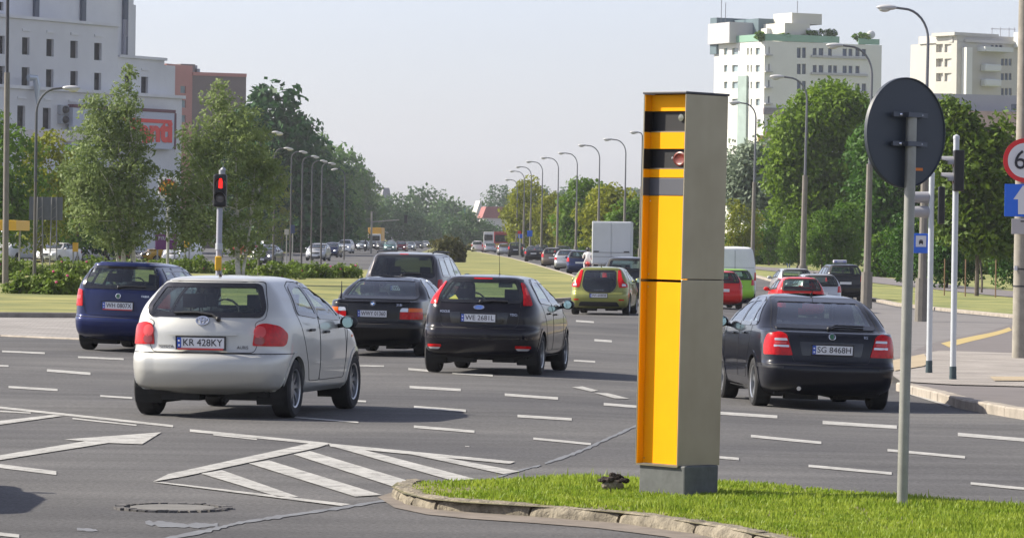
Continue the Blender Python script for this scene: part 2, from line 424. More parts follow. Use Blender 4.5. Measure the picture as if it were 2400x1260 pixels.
def roundpoly(poly, r, k=4):
    out = []; n = len(poly)
    for i in range(n):
        p = Vector(poly[i][:2]); a = Vector(poly[i-1][:2]); b = Vector(poly[(i+1) % n][:2])
        rr = poly[i][2] if len(poly[i]) > 2 else r
        da, db = a-p, b-p; rr = min(rr, da.length*.45, db.length*.45)
        if rr < 1e-4: out.append((p.x, p.y)); continue
        s_, e_ = p+da.normalized()*rr, p+db.normalized()*rr
        for j in range(k+1):
            t = j/k; q = s_*(1-t)**2+p*2*t*(1-t)+e_*t*t; out.append((q.x, q.y))
    # dense edges
    res = []; n = len(out)
    for i in range(n):
        a, b = out[i], out[(i+1) % n]; L = math.hypot(b[0]-a[0], b[1]-a[1]); m = max(1, int(L/.06))
        for j in range(m): res.append((a[0]+(b[0]-a[0])*j/m, a[1]+(b[1]-a[1])*j/m))
    return res
def mirrorpoly(p): return [(-q[0], *q[1:]) for q in p][::-1]
WHEELS = {}
def wheel_meshes(rad, wid, style):
    key = (rad, wid, style)
    if key in WHEELS: return WHEELS[key]
    w2 = wid/2; b = MB(); rr = rad*.66
    b.lathe([(rr, -w2*.9), (rr+.02, -w2), (rad-.03, -w2), (rad-.005, -w2*.8), (rad, -w2*.3), (rad, w2*.3), (rad-.005, w2*.8), (rad-.03, w2), (rr+.02, w2), (rr, w2*.9), (rr-.02, w2*.5), (rr-.02, -w2*.5), (rr, -w2*.9)], 36, axis='X', cap=False)
    o = b.build('tmp', RUBBER, None, True); tyre = o.data; bpy.data.objects.remove(o)
    c = MB(); n = {'five': 5, 'seven': 7, 'cap': 9, 'steel': 0}[style]
    c.lathe([(rr, w2*.92), (rr-.018, w2*.85), (rr-.022, w2*.3), (rr-.03, -w2*.6), (.05, -w2*.6)], 36, axis='X', cap=False)
    c.lathe([(.001, w2*.62), (.05, w2*.62), (.062, w2*.5), (.06, -.02)], 20, axis='X')
    for i in range(n):
        a = 2*math.pi*i/n; hw_ = {'five': .045, 'seven': .026, 'cap': .028}[style]
        M = Matrix.Rotation(a, 4, 'X'); r1 = rr-.01
        for v0, v1, wa, wb in ((.04, r1*.55, hw_*.8, hw_*.75), (r1*.55, r1, hw_*.75, hw_*1.25)):
            vs = []
            for (rr_, ww) in ((v0, wa), (v1, wb)):
                for x_, s_ in ((w2*.60, -1), (w2*.60, 1), (w2*.2, 1), (w2*.2, -1)): vs.append(M @ Vector((x_, s_*ww, rr_)))
            c.add(vs, [(0,1,2,3),(4,7,6,5),(0,4,5,1),(1,5,6,2),(2,6,7,3),(3,7,4,0)])
    if n == 0: c.lathe([(rr-.02, w2*.3), (rr*.75, w2*.42), (rr*.5, w2*.2), (.06, w2*.35)], 30, axis='X', cap=False)
    o = c.build('tmp', {'steel': DARKRIM}.get(style, ALLOY), None, True); rim = o.data; bpy.data.objects.remove(o)
    WHEELS[key] = (tyre, rim); return WHEELS[key]
def make_car(S, name='car', hi=True):
    """S: shape and trim of the car.  origin = rear axle centre on the ground, +y forward"""
    step = .028 if hi else .07; sh = Shell(S, step, 64 if hi else 28)
    root = empty(name, (0, 0, 0)); ro, wb, wr = S['ro'], S['wb'], S.get('wr', .31)
    nl, n = len(sh.z), len(sh.rings[0]); PA = S['paint']
    V = np.zeros((nl, n, 3)); 
    for i, A in enumerate(sh.rings): V[i, :, 0] = A[:, 0]; V[i, :, 1] = A[:, 1]-ro; V[i, :, 2] = sh.z[i]
    V[:, 0, 0] = 0; V[:, -1, 0] = 0
    full = np.concatenate([V, V[:, -2:0:-1]*[-1, 1, 1]], axis=1); N = full.shape[1]
    verts = full.reshape(-1, 3); ij = np.arange(nl*N).reshape(nl, N)
    a = ij[:-1]; b = np.roll(ij, -1, 1)[:-1]; c = np.roll(ij, -1, 1)[1:]; d = ij[1:]
    quads = np.stack([a, b, c, d], -1).reshape(-1, 4)
    top = ij[-1]; cap = np.array([[top[i], top[i+1], top[N-1-i], top[(N-i) % N]] for i in range(1, n-2)])
    quads = np.concatenate([quads, cap, [[top[0], top[1], top[N-1], top[0]]]])[:-1]
    ctr = verts[quads].mean(1); cx, cy, cz = ctr[:, 0], ctr[:, 1]+ro, ctr[:, 2]
    # face orientation class: which part of the ring the face sits on
    kidx = (quads[:, 0] % N); half = np.minimum(kidx, N-1-kidx)
    n1 = max(6, sh.ns//5); n2 = max(5, sh.ns//7)
    isrear = half < n1+n2; isfront = half >= n1+n2+sh.ns
    part = np.zeros(len(quads), int)   # 0 body
    names = ['body']; mats_ = [PA]
    def mark(polys, mode, pname, both=True, pm=None):
        for poly in polys:
            p2 = roundpoly(poly, .02)
            if mode == 'rear': c_ = (isrear | (half < n1+n2+3)) & (cy < S['L']*.45); u_ = cx
            elif mode == 'front': c_ = (cy > S['L']*.45) & (half > n1+n2+sh.ns-4); u_ = cx
            else: c_ = (np.abs(cx) > .3) & (half >= n1*.7); u_ = cy
            ins = np.zeros(len(quads), bool); j = len(p2)-1
            for i in range(len(p2)):
                xi, zi = p2[i]; xj, zj = p2[j]
                if zi != zj: ins ^= ((zi > cz) != (zj > cz)) & (u_ < (xj-xi)*(cz-zi)/(zj-zi)+xi)
                j = i
            ok = ins & c_ & (part == 0)
            for g in ((ok & (cx > 0), ok & (cx <= 0)) if mode == 'side' and pname != 'HOLE' else (ok,)):
                if not g.any(): continue
                if pname == 'HOLE': part[g] = -1
                else: names.append(pname); mats_.append(pm or PA); part[g] = len(names)-1
    mark([S['rwin']], 'rear', 'HOLE')
    mark([S['fwin']], 'front', 'HOLE')
    mark(S['swin'], 'side', 'HOLE')
    arcs = []
    for yc in (ro, ro+wb):
        rr = wr+.055; arcs.append([(yc+rr*math.cos(t), wr+.0+rr*math.sin(t)) for t in np.linspace(-.6, math.pi+.6, 28)])
    mark(arcs, 'side', 'HOLE')
    if hi:
        if S.get('gate'): mark([S['gate']], 'rear', S.get('gatename', 'tailgate'))
        mark(S.get('doors', []), 'side', 'door')
        if S.get('bump'): mark([[(-1.2, 0), (1.2, 0), (1.2, S['bump']), (-1.2, S['bump'])]], 'rear', 'rear_bumper', pm=S.get('bumpmat'))
    # normals of the whole skin, so that split parts shade as one
    me0 = npmesh('t', verts, quads); bm = bmesh.new(); bm.from_mesh(me0); bm.verts.ensure_lookup_table()
    for f in bm.faces: f.normal_update()
    vn = [v.normal.copy() for v in bm.verts]
    for v in bm.verts: v.normal_update()
    VN = np.array([tuple(v.normal) for v in bm.verts]); bm.free(); bpy.data.meshes.remove(me0)
    cc = np.array([0, S['L']/2-ro, .6]); sgn = np.sign((VN*(verts-cc)).sum(1).mean()); 
    for idx, nm in enumerate(names):
        q = quads[part == idx]
        if not len(q): continue
        used, inv = np.unique(q, return_inverse=True); q2 = inv.reshape(q.shape)
        if sgn < 0: q2 = q2[:, ::-1]
        me = npmesh(nm, verts[used], q2); o = link(nm, me, mats_[idx], root, True)
        me.normals_split_custom_set_from_vertices((VN[used]*sgn).tolist())
        if idx == 0: body = o
    # arch lips and wells
    for yc in (ro, ro+wb):
        for sd_ in (1, -1):
            lip = MB()
            pts = [(yc+(wr+.055)*math.cos(t), wr+(wr+.055)*math.sin(t)) for t in np.linspace(-.35, math.pi+.35, 26)]
            sh.ribbon(pts, 'side', .05 if hi else .08, .008, sd_, mb=lip, step=.2, thick=.05)
            lip.build('wheel_arch', PA, root, True)
    well = MB(); W2 = S['W']/2
    for yc in (0, wb):
        for sd_ in (1, -1):
            rr = wr+.075; pr = []
            for t in np.linspace(-.45, math.pi+.45, 20): pr.append((yc+rr*math.cos(t), wr+rr*math.sin(t)))
            vs = [(sd_*(W2-.06), y_, z_) for y_, z_ in pr]+[(sd_*(W2-.36), y_, z_) for y_, z_ in pr]; k = len(pr)
            well.add(vs, [(i, i+1, k+i+1, k+i) for i in range(k-1)]+[tuple(range(k, 2*k))])
    zf = S['rear'][0][0]
    well.box((0, (S['L']/2-ro), zf+.04), (S['W']-.42, S['L']-.75, .10)); 
    well.box((0, wb/2, zf+.09), (S['W']-.16, wb-2*wr-.2, .12))
    well.box((0, -ro+.55, zf+.08), (S['W']-.5, .45, .12)); well.box((.2, wb*.4, zf-.01), (.14, wb*.8, .08)); well.box((-.3, -ro*.4, zf-.0), (.42, .22, .14))
    well.box((.35, -ro*.3, zf+.0), (.35, .3, .12)); well.tube([(-.75, 0, wr*.8), (.75, 0, wr*.8)], .05)
    well.build('underbody', UNDER, root)
    # glass + seals
    seal = MB()
    def win(nm, mode, poly, m, sides=(1,)):
        for sd_ in sides:
            sh.patch(nm, mode, poly, m, root, .004, sd_, .09, .05 if hi else .04, .006)
            sh.ribbon(roundpoly(poly, .05), mode, S.get('seal', .05) if hi else .06, .009, sd_, True, .5, seal, .014)
    win('rear_window', 'rear', S['rwin'], S.get('rglass', GLASS)); win('windscreen', 'front', S['fwin'], GLASS)
    for p in S['swin']: win('side_window', 'side', p, S.get('sglass', GLASS), (1, -1))
    seal.build('window_seal', BLKG if hi else SEAM, root, True)
    # black pillars between the side windows
    if hi:
        for pa, pb in zip(S['swin'], S['swin'][1:]):
            xa, xb = max(p[0] for p in pa), min(p[0] for p in pb); lo_ = max(min(p[1] for p in pa), min(p[1] for p in pb)); hi_ = min(max(p[1] for p in pa), max(p[1] for p in pb))
            if xb-xa < .2:
                for sd_ in (1, -1): sh.patch('pillar_trim', 'side', [(xa-.01, lo_), (xb+.01, lo_), (xb+.01, hi_), (xa-.01, hi_)], BLKG, root, .007, sd_, .1, .005, .004)
    # seams
    sm_ = MB()
    if hi:
        if S.get('gate'): sh.ribbon(roundpoly(S['gate'], .04), 'rear', .006, .003, 1, True, .5, sm_, .004)
        for p in S.get('doors', []):
            for sd_ in (1, -1): sh.ribbon(roundpoly(p, .04), 'side', .006, .003, sd_, True, .5, sm_, .004)
        if S.get('bump'):
            for sd_ in (1, -1): sh.ribbon([(.0, S['bump']), (1.35, S['bump']+.0)], 's', .009, .0035, sd_, False, .05, sm_, .004)
        for mode, pts in S.get('lines', []):
            for sd_ in (1, -1): sh.ribbon(pts, mode, .009, .0035, sd_, False, .05, sm_, .004)
        sm_.build('panel_gap', SEAM, root)
    # feature patches
    for (nm, mode, poly, m, off, both) in S['feat']:
        if mode == 's' or mode == 'side':
            for sd_ in ((1, -1) if both else (1,)): sh.patch(nm, mode, poly, m, root, off, sd_, .035 if hi else .12, .015)
        else:
            sh.patch(nm, mode, poly, m, root, off, 1, .04 if hi else .12, .015)
            if both: sh.patch(nm, mode, mirrorpoly(poly), m, root, off, 1, .04 if hi else .12, .015)
    # wheels
    ty, rm = wheel_meshes(wr, .215, S.get('rim', 'cap'))
    for yc in (0, wb):
        for sd_ in (1, -1):
            wo = link('wheel', ty, None, root); wo.location = (sd_*(W2-.125), yc, wr); 
            if sd_ < 0: wo.rotation_euler = (0, 0, math.pi)
            link('rim', rm, None, wo)
    # cabin
    cab = MB(); belt = S['belt']; xs_ = S['W']/2-.42; gm = S['seaty']
    cab.box((0, gm[1]+.95-ro, belt-.16), (S['W']-.4, .25, .2)); cab.box((0, (gm[0]+gm[1])/2+.2-ro, .42), (S['W']-.35, gm[1]-gm[0]+1.6, .08))
    cab.build('cabin', CLOTH, root)
    def seat(x_, y_, wdt, back=.62):
        q = MB(); 
        M = Matrix.Translation((x_, y_-ro, belt-.52)) @ Matrix.Rotation(R(-14), 4, 'X')
        q.box((0, 0, .30), (wdt, .12, .62), M=M @ Matrix.Translation((0, 0, -.02))); q.box((x_, y_+.28-ro, belt-.50), (wdt, .5, .16))
        q.build('seat' if wdt < 1 else 'rear_bench', CLOTH, root, bevel=.03)
        for hx in ((x_,) if wdt < 1 else (-.36, .36)):
            h = MB(); h.box((hx, y_-.17-ro, belt+.17), (.25, .09, .15)); h.tube([(hx-.05, y_-.15-ro, belt), (hx-.05, y_-.17-ro, belt+.14)], .008, 6); h.tube([(hx+.05, y_-.15-ro, belt), (hx+.05, y_-.17-ro, belt+.14)], .008, 6)
            h.build('headrest', CLOTH, root, bevel=.025)
    if hi:
        seat(-xs_, gm[1], .48); seat(xs_, gm[1], .48); seat(0, gm[0], 1.2)
        sw = MB(); sw.tube([(-xs_+.18*math.cos(t), gm[1]+.55-ro+.05*math.sin(t), belt+.0+.17*math.sin(t)) for t in np.linspace(0, 2*math.pi, 18)], .014, 6, False); sw.build('steering_wheel', BLK, root)
        irm = MB(); irm.box((0, gm[1]+.62-ro, S['H']-.17), (.22, .03, .07)); irm.build('inside_mirror', BLK, root, bevel=.01)
    # mirrors
    my, mz = S['mir']
    for sd_ in (1, -1):
        q = sh.mapf('side', my, mz, sd_); mm = MB(); 
        mm.ball((q.x+sd_*.13, q.y+.02, q.z+.03), (.105, .06, .075), 14, 8); mm.tube([(q.x-sd_*.03, q.y+.03, q.z-.02), (q.x+sd_*.1, q.y+.03, q.z)], .025, 8)
        mo = mm.build('mirror', S.get('mirmat', PA), root, True)
        if hi:
            g = MB(); g.lathe([(.001, 0), (.062, 0), (.062, .006)], 16, (q.x+sd_*.13, q.y-.044, q.z+.03), 'Y'); g.build('mirror_glass', MIRG, mo)
    # door handles
    if hi:
        for hy, hz in S.get('handles', []):
            for sd_ in (1, -1):
                q = sh.mapf('side', hy, hz, sd_); h = MB(); h.box((q.x+sd_*.02, q.y, q.z), (.03, .17, .028)); h.build('door_handle', S.get('handmat', BLK), root, bevel=.008)
    S['sh'] = sh
    if S.get('ant'):
        an = MB(); ay, lean, ln = S['ant']; zt = S['H']-.01
        an.tube([(0, ay-ro, zt), (0, ay-ro-.03, zt+.02)], [.018, .01], 8); an.tube([(0, ay-ro-.01, zt), (0, ay-ro-ln*math.sin(lean), zt+ln*math.cos(lean))], [.005, .003], 6); an.build('antenna', BLK, root)
    # plates
    def plate(txt, py_, pz, mode='rear', full=True, front=False):
        q = sh.mapf(mode, 0, pz); nrm_ = sh.nrm(mode, 0, pz); sg = 1 if mode == 'front' else -1
        y_ = q.y+sg*.02; tilt = math.atan2(nrm_.z, sg*nrm_.y)*(-sg)
        pe = MB(); pe.box((0, 0, 0), (.52, .012, .114)); po = pe.build('licence_plate', WHITEP, root, bevel=.003); po.location = (py_, y_, pz); po.rotation_euler = (tilt*.8, 0, math.pi if mode == 'front' else 0)
        if hi:
            fb = MB()
            for z_ in (-.065, .065): fb.box((0, .0, z_), (.55, .018, .014))
            for x_ in (-.267, .267): fb.box((x_, .0, 0), (.014, .018, .116))
            fb.build('plate_holder', BLK, po)
            bb = MB(); bb.box((-.236, -.0075, 0), (.044, .004, .110)); bb.build('blue_band', BLUEP, po)
            st = MB(); st.box((-.236, -.0105, -.028), (.018, .002, .024)); st.ball((-.236, -.0105, .02), (.012, .002, .012), 8, 5); st.build('country_mark', WHITEP, po)
            t = textmesh(txt, .105, .001, .98); wd = max(v.co.x for v in t.vertices)-min(v.co.x for v in t.vertices); 
            t.transform(Matrix.Translation((.022, -.009, 0)) @ Matrix.Rotation(R(90), 4, 'X') @ Matrix.Diagonal((.43/wd, 1, 1, 1))); link('lettering', t, INK, po)
            if S.get('strip'): sb = MB(); sb.box((0, -.012, -.065), (.5, .004, .017)); sb.build('dealer_strip', mat('dealer_red', (.6, .05, .05), .4), po)
    if S.get('plate'): plate(S['plate'][0], S['plate'][2] if len(S['plate']) > 2 else 0, S['plate'][1])
    if not hi or S.get('fplate'): plate('', 0, S.get('fplate', .42), 'front')
    root['_b'] = 1
    return root, sh
def facerear(sh, x, z, me, name, m, parent, off=.012, mode='rear'):
    """stick a flat mesh (drawn in XY, facing +Z) on the rear skin"""
    q = sh.mapf(mode, x, z); n = sh.nrm(mode, x, z); o = link(name, me, m, parent)
    t = math.asin(max(-1, min(1, n.z)))
    yaw = math.atan2(n.x, -n.y)
    o.matrix_local = Matrix.Translation(q+n*off) @ Matrix.Rotation(yaw, 4, 'Z') @ Matrix.Rotation(R(90)-t, 4, 'X')
    return o
def stdcar(kind, **k):
    """profiles for the body kinds; l measured from the rear bumper forward"""
    D = dict(cr=(.24, .16), cl=(.36, .22), br=(.07, .06), fcr=(.38, .25), fcl=(.45, .2), fb=(.14, .14), feat=[], seal=.05)
    D.update(k); L, W, H = D['L'], D['W'], D['H']; W2 = W/2; b = D['belt']; cow, wt = D['cowl'], D['wtop']
    D.setdefault('front', [(.18, L-.32), (.28, L-.06), (.45, L), (.60, L-.02), (.72, L-.12), (b-.20, L-.28), (b-.09, L-.60), (b-.03, (L+cow)/2), (b+.05, cow), (b+.08, cow-.05), (H-.14, wt+.16), (H-.06, wt), (H-.015, wt-.4), (H, wt-.8)])
    D.setdefault('wid', [(.18, W2-.13), (.27, W2-.045), (.42, W2-.012), (.60, W2), (.75, W2-.002), (b-.12, W2-.015), (b, W2-.04), (b+.05, W2-.06), ((b+H)/2, W2-.155), (H-.12, W2-.235), (H-.06, W2-.30), (H-.025, W2-.42), (H-.008, W2*.3), (H, .03)])
    fy = D['front']
    D.setdefault('fwin', [(-W2+.2, b+.07), (W2-.2, b+.07), (W2-.34, H-.11), (-W2+.34, H-.11)])
    return D
def lolights(kind, W2, zl, front=True):
    f = [('taillight', 's', [(W2*.72, zl-.09), (W2*1.22, zl-.09), (W2*1.2, zl+.11), (W2*.78, zl+.11)], REDL, .008, True)]
    return f
# ================================================================ the cars near enough to show their trim
def place(root, px, py, head):
    p = P(px, py); root.location = p; root.rotation_euler = (0, 0, -R(head)); 
    e = .8; h = R(head); a = gz(p.x+math.sin(h)*2.6, p.y+math.cos(h)*2.6); root.rotation_euler[0] = math.atan2(a-p.z, 2.6)
    b = gz(p.x+math.cos(h)*e, p.y-math.sin(h)*e)-gz(p.x-math.cos(h)*e, p.y+math.sin(h)*e); root.rotation_euler[1] = -math.atan2(b, 2*e)
    return root
def ringmesh(rx, ry, t, n=28, thick=.004):
    b = MB(); V = []
    for k in range(n):
        a = 2*math.pi*k/n
        for q in (0, 1): V.append(((rx-t*q)*math.cos(a), (ry-t*q)*math.sin(a), thick))
        for q in (0, 1): V.append(((rx-t*q)*math.cos(a), (ry-t*q)*math.sin(a), -thick))
    for k in range(n):
        a = 4*k; c = 4*((k+1) % n); b.add([V[i] for i in (a, a+1, c+1, c, a+2, a+3, c+3, c+2)], [(0,1,2,3),(0,3,7,4),(1,5,6,2)])
    me = bpy.data.meshes.new('r'); me.from_pydata(b.v, [], b.f); return me
def discmesh(rx, ry, n=28, th=.004):
    b = MB(); b.lathe([(1, -th), (1, th*.4), (.9, th)], n); me = bpy.data.meshes.new('d'); me.from_pydata([(x*rx, y*ry, z) for x, y, z in b.v], [], b.f); return me
def emblem(sh, x, z, r_, root, kind):
    if kind == 'ovals':
        me = discmesh(r_*1.2, r_*.85); o = facerear(sh, x, z, me, 'emblem', mat('silver_badge', (.33, .34, .36), .5, .3), root, .006)
        for rx, ry, dy in ((r_*1.2, r_*.85, 0), (r_*.42, r_*.78, 0), (r_*.85, r_*.34, r_*.32)):
            q = ringmesh(rx, ry, .010); q.transform(Matrix.Translation((0, dy, .006))); link('emblem_ring', q, CHROME, o)
    elif kind == 'roundel':
        o = facerear(sh, x, z, discmesh(r_, r_), 'emblem', mat('black_badge', (.02, .02, .03), .2), root, .006)
        for k in range(4):
            b = MB(); pts = [(0, 0, .006)]+[(r_*.62*math.cos(t), r_*.62*math.sin(t), .006) for t in np.linspace(k*math.pi/2, (k+1)*math.pi/2, 8)]
            b.add(pts, [tuple(range(9))]); b.build('quadrant', mat('badge_blue', (.05, .25, .7), .3) if k % 2 else WHITEP, o)
        link('emblem_ring', ringmesh(r_, r_, .006, thick=.007), CHROME, o)
    elif kind == 'oval':
        o = facerear(sh, x, z, discmesh(r_*1.6, r_*.75), 'emblem', mat('badge_blue_deep', (.03, .12, .5), .25), root, .006)
        link('emblem_ring', ringmesh(r_*1.6, r_*.75, .009, thick=.007), CHROME, o)
        t = textmesh('Ford', .075, .001); t.transform(Matrix.Translation((0, 0, .007))); link('lettering', t, CHROME, o)
    elif kind == 'arrow':
        o = facerear(sh, x, z, discmesh(r_, r_), 'emblem', CHROME, root, .006)
        link('emblem_ring', ringmesh(r_*.8, r_*.8, .012, thick=.008), mat('badge_black', (.02, .03, .02), .3), o)
        b = MB(); b.add([(-.02, -.03, .009), (.015, -.03, .009), (.02, .03, .009), (-.005, .035, .009), (-.035, 0, .009)], [(0,1,2,3,4)]); b.build('winged_mark', mat('badge_green', (.03, .12, .06), .3), o)
def word(sh, txt, x, z, size, root, m=CHROME, off=.006, mode='rear'):
    return facerear(sh, x, z, textmesh(txt, size, .0015), 'lettering', m, root, off, mode)
def wiper(sh, pts, root, off=.03, pivot=.03):
    b = MB(); P3 = [sh.mapf('rear', x, z)+sh.nrm('rear', x, z)*off for x, z in pts]
    b.tube(P3, [.02]+[.012]*(len(P3)-1), 8)
    a = [sh.mapf('rear', x, z)+sh.nrm('rear', x, z)*(off*.5) for x, z in pts[1:]]; 
    b.ball(P3[0], pivot, 10, 6); b.build('rear_wiper', BLK, root, True)
AUR = stdcar('hatch', cr=(.31,.20), cl=(.50,.30), br=(.085,.075), fcr=(.45,.3), fcl=(.6,.3), fb=(.2,.16), L=4.22, W=1.76, H=1.515, ro=.80, wb=2.60, belt=1.06, cowl=3.12, wtop=2.25, paint=paint('silver_paint', (.52, .52, .485), .45, .42, .04), wr=.315, rim='cap',
    wid=[(.25,.78),(.32,.845),(.44,.868),(.60,.88),(.75,.878),(.94,.865),(1.06,.835),(1.11,.812),(1.28,.715),(1.39,.625),(1.45,.56),(1.49,.44),(1.507,.25),(1.515,.03)],
    rear=[(.25,.36),(.29,.22),(.335,.10),(.42,.03),(.51,.0),(.58,.0),(.645,.012),(.685,.055),(.72,.085),(.80,.095),(.90,.10),(.97,.115),(1.05,.15),(1.12,.19),(1.38,.40),(1.44,.44),(1.475,.50),(1.50,.80),(1.512,1.2),(1.515,1.4)],
    rwin=[(-.61,1.095,.05),(.61,1.095,.05),(.625,1.17,.06),(.515,1.405,.05),(-.515,1.405,.05),(-.625,1.17,.06)],
    swin=[[(1.02,1.12,.03),(1.72,1.07),(1.72,1.405),(1.50,1.41),(1.22,1.36,.1)],[(1.79,1.065),(2.72,1.04,.02),(2.50,1.20,.1),(2.12,1.39,.1),(1.79,1.41)]],
    gate=[(-.56,.70,.1),(.56,.70,.1),(.595,.80),(.55,1.02),(.655,1.06),(.66,1.18),(.55,1.448),(-.55,1.448),(-.66,1.18),(-.655,1.06),(-.55,1.02),(-.595,.80)],
    doors=[[(1.34,.38),(1.755,.38),(1.755,1.44),(1.45,1.45),(1.15,1.40,.1),(.93,1.12,.08),(1.12,.80,.1)],[(1.765,.38),(2.86,.38,.06),(2.93,.75),(2.86,1.03),(2.5,1.24),(2.12,1.43,.1),(1.765,1.44)]],
    bump=.69, mir=(2.56,.97), mirmat=BLK, handles=[(1.38,.93),(2.0,.90)], ant=(.80,R(35),.1), seaty=(1.25,2.05), plate=('KR 428KY',.80), strip=True,
    feat=[('taillight','s',[(.545,.775,.02),(.575,.99,.04),(.66,1.015,.06),(.86,.985,.06),(1.02,.90,.04),(.99,.80,.03),(.93,.77,.03)],REDL,.012,True),
          ('lamp_ring','s',[(.60+.062*math.cos(t)+.02,.92+.062*math.sin(t),0) for t in np.linspace(0,2*math.pi,17)[:-1]],PINKL,.016,True),
          ('lamp_ring','s',[(.60+.055*math.cos(t)+.02,.83+.047*math.sin(t),0) for t in np.linspace(0,2*math.pi,17)[:-1]],REDL2,.016,True),
          ('plate_recess','rear',[(-.33,.72),(.33,.72),(.36,.885),(-.36,.885)],paint('silver_paint',(0,0,0)),.002,False),
          ('plate_garnish','rear',[(-.38,.878,.01),(.38,.878,.01),(.37,.905,.01),(-.37,.905,.01)],paint('silver_paint',(0,0,0)),.028,False),
          ('side_marker','side',[(3.18,.82),(3.28,.82),(3.28,.85),(3.18,.85)],ORL,.004,True)],
    lines=[('side',[(2.9,.55),(3.0,.9),(2.86,1.04)])])
car, sh = make_car(AUR, 'hatchback_car'); place(car, 512, 974, 11.5)
tag(car, 'silver grey hatchback nearest the camera, plate reading KR 428KY', 'car', 'cars crossing the junction'); AURCAR = car
emblem(sh, .0, 1.03, .062, car, 'ovals'); wiper(sh, [(.17, 1.04), (.10, 1.085), (-.08, 1.105), (-.32, 1.10)], car, .03); wiper_m = None
word(sh, 'TOYOTA', -.40, .755, .045, car, DARKRIM); word(sh, 'AURIS', .44, .755, .045, car, DARKRIM)
FOC = stdcar('hatch', cr=(.29,.19), cl=(.46,.28), br=(.08,.07), fcr=(.45,.3), fcl=(.6,.3), fb=(.2,.16), L=4.34, W=1.80, H=1.497, ro=.82, wb=2.64, belt=1.03, cowl=3.20, wtop=2.35, paint=paint('black_violet_paint', (.007, .006, .010), .0, .3, .2), wr=.315, rim='seven',
    wid=[(.24,.78),(.31,.85),(.42,.888),(.60,.90),(.75,.898),(.91,.885),(1.03,.855),(1.08,.83),(1.26,.715),(1.38,.625),(1.44,.555),(1.475,.43),(1.49,.25),(1.497,.03)],
    rear=[(.24,.36),(.285,.2),(.33,.08),(.42,.02),(.52,.0),(.60,.0),(.66,.01),(.70,.05),(.74,.075),(.85,.075),(.98,.10),(1.04,.14),(1.10,.18),(1.38,.42),(1.42,.44),(1.455,.49),(1.48,.80),(1.493,1.2),(1.497,1.5)],
    rwin=[(-.60,1.09,.06),(.60,1.09,.06),(.62,1.16,.06),(.50,1.40,.06),(-.50,1.40,.06),(-.62,1.16,.06)],
    swin=[[(.86,1.10,.03),(1.80,1.06),(1.80,1.40),(1.40,1.40),(1.08,1.33,.1)],[(1.87,1.055),(2.82,1.03,.02),(2.6,1.19,.1),(2.22,1.38,.1),(1.87,1.40)]],
    gate=[(-.58,.70,.1),(.58,.70,.1),(.60,.9),(.615,1.05),(.60,1.10),(.58,1.43),(-.58,1.43),(-.60,1.10),(-.615,1.05),(-.60,.9)],
    doors=[[(1.34,.36),(1.835,.36),(1.835,1.43),(1.3,1.43),(.98,1.36,.1),(.84,1.08,.06),(1.12,.78,.1)],[(1.845,.36),(2.95,.36,.06),(3.0,.75),(2.94,1.02),(2.6,1.23),(2.2,1.42,.1),(1.845,1.43)]],
    bump=.69, mir=(2.74,1.02), handles=[(1.42,.92),(2.1,.90)], seaty=(1.3,2.1), plate=('WE 2681L',.845), ant=(2.1,R(18),.42), mirmat=paint('black_violet_paint',(0,0,0)), handmat=paint('black_violet_paint',(0,0,0)),
    feat=[('taillight','s',[(.66,1.04,.02),(.83,1.04,.04),(.77,1.18,.05),(.66,1.37,.03),(.585,1.38,.02),(.64,1.20,.05)],REDL,.012,True),
          ('lamp_ring','s',[(.695,1.19),(.745,1.19),(.70,1.30),(.655,1.30)],PINKL,.016,True),
          ('reflector','rear',[(.56,.40),(.78,.40),(.78,.44),(.56,.44)],REDL,.008,True),('fog_lamp','rear',[(.60,.37),(.74,.37),(.77,.398),(.57,.398)],CLRL,.008,True),
          ('bumper_groove','rear',[(-.8,.535,.01),(.8,.535,.01),(.8,.555,.01),(-.8,.555,.01)],BLKG,.002,False),
          ('plate_recess','rear',[(-.42,.76),(.42,.76),(.45,.93),(-.45,.93)],BLKG,.003,False),
          ('brake_lamp','rear',[(-.14,1.425,.005),(.14,1.425,.005),(.14,1.44,.005),(-.14,1.44,.005)],REDL,.006,False),
          ('yellow_sign','rear',[(-.50,1.13,.01),(-.40,1.20,.01),(-.33,1.12,.01)],mat('yellow_sign', (.8,.6,.1), .5),-.02,False)])
car, sh = make_car(FOC, 'hatchback_car'); place(car, 1136, 874, 8.5)
tag(car, 'black five-door hatchback with tall side lamps, plate reading WE 2681L', 'car', 'cars crossing the junction')
emblem(sh, 0, 1.0, .052, car, 'oval'); wiper(sh, [(.02, 1.075), (.2, 1.09), (.42, 1.085)], car, .025); word(sh, 'FOCUS', -.52, .93, .05, car); word(sh, 'TDCi', .52, .90, .05, car)
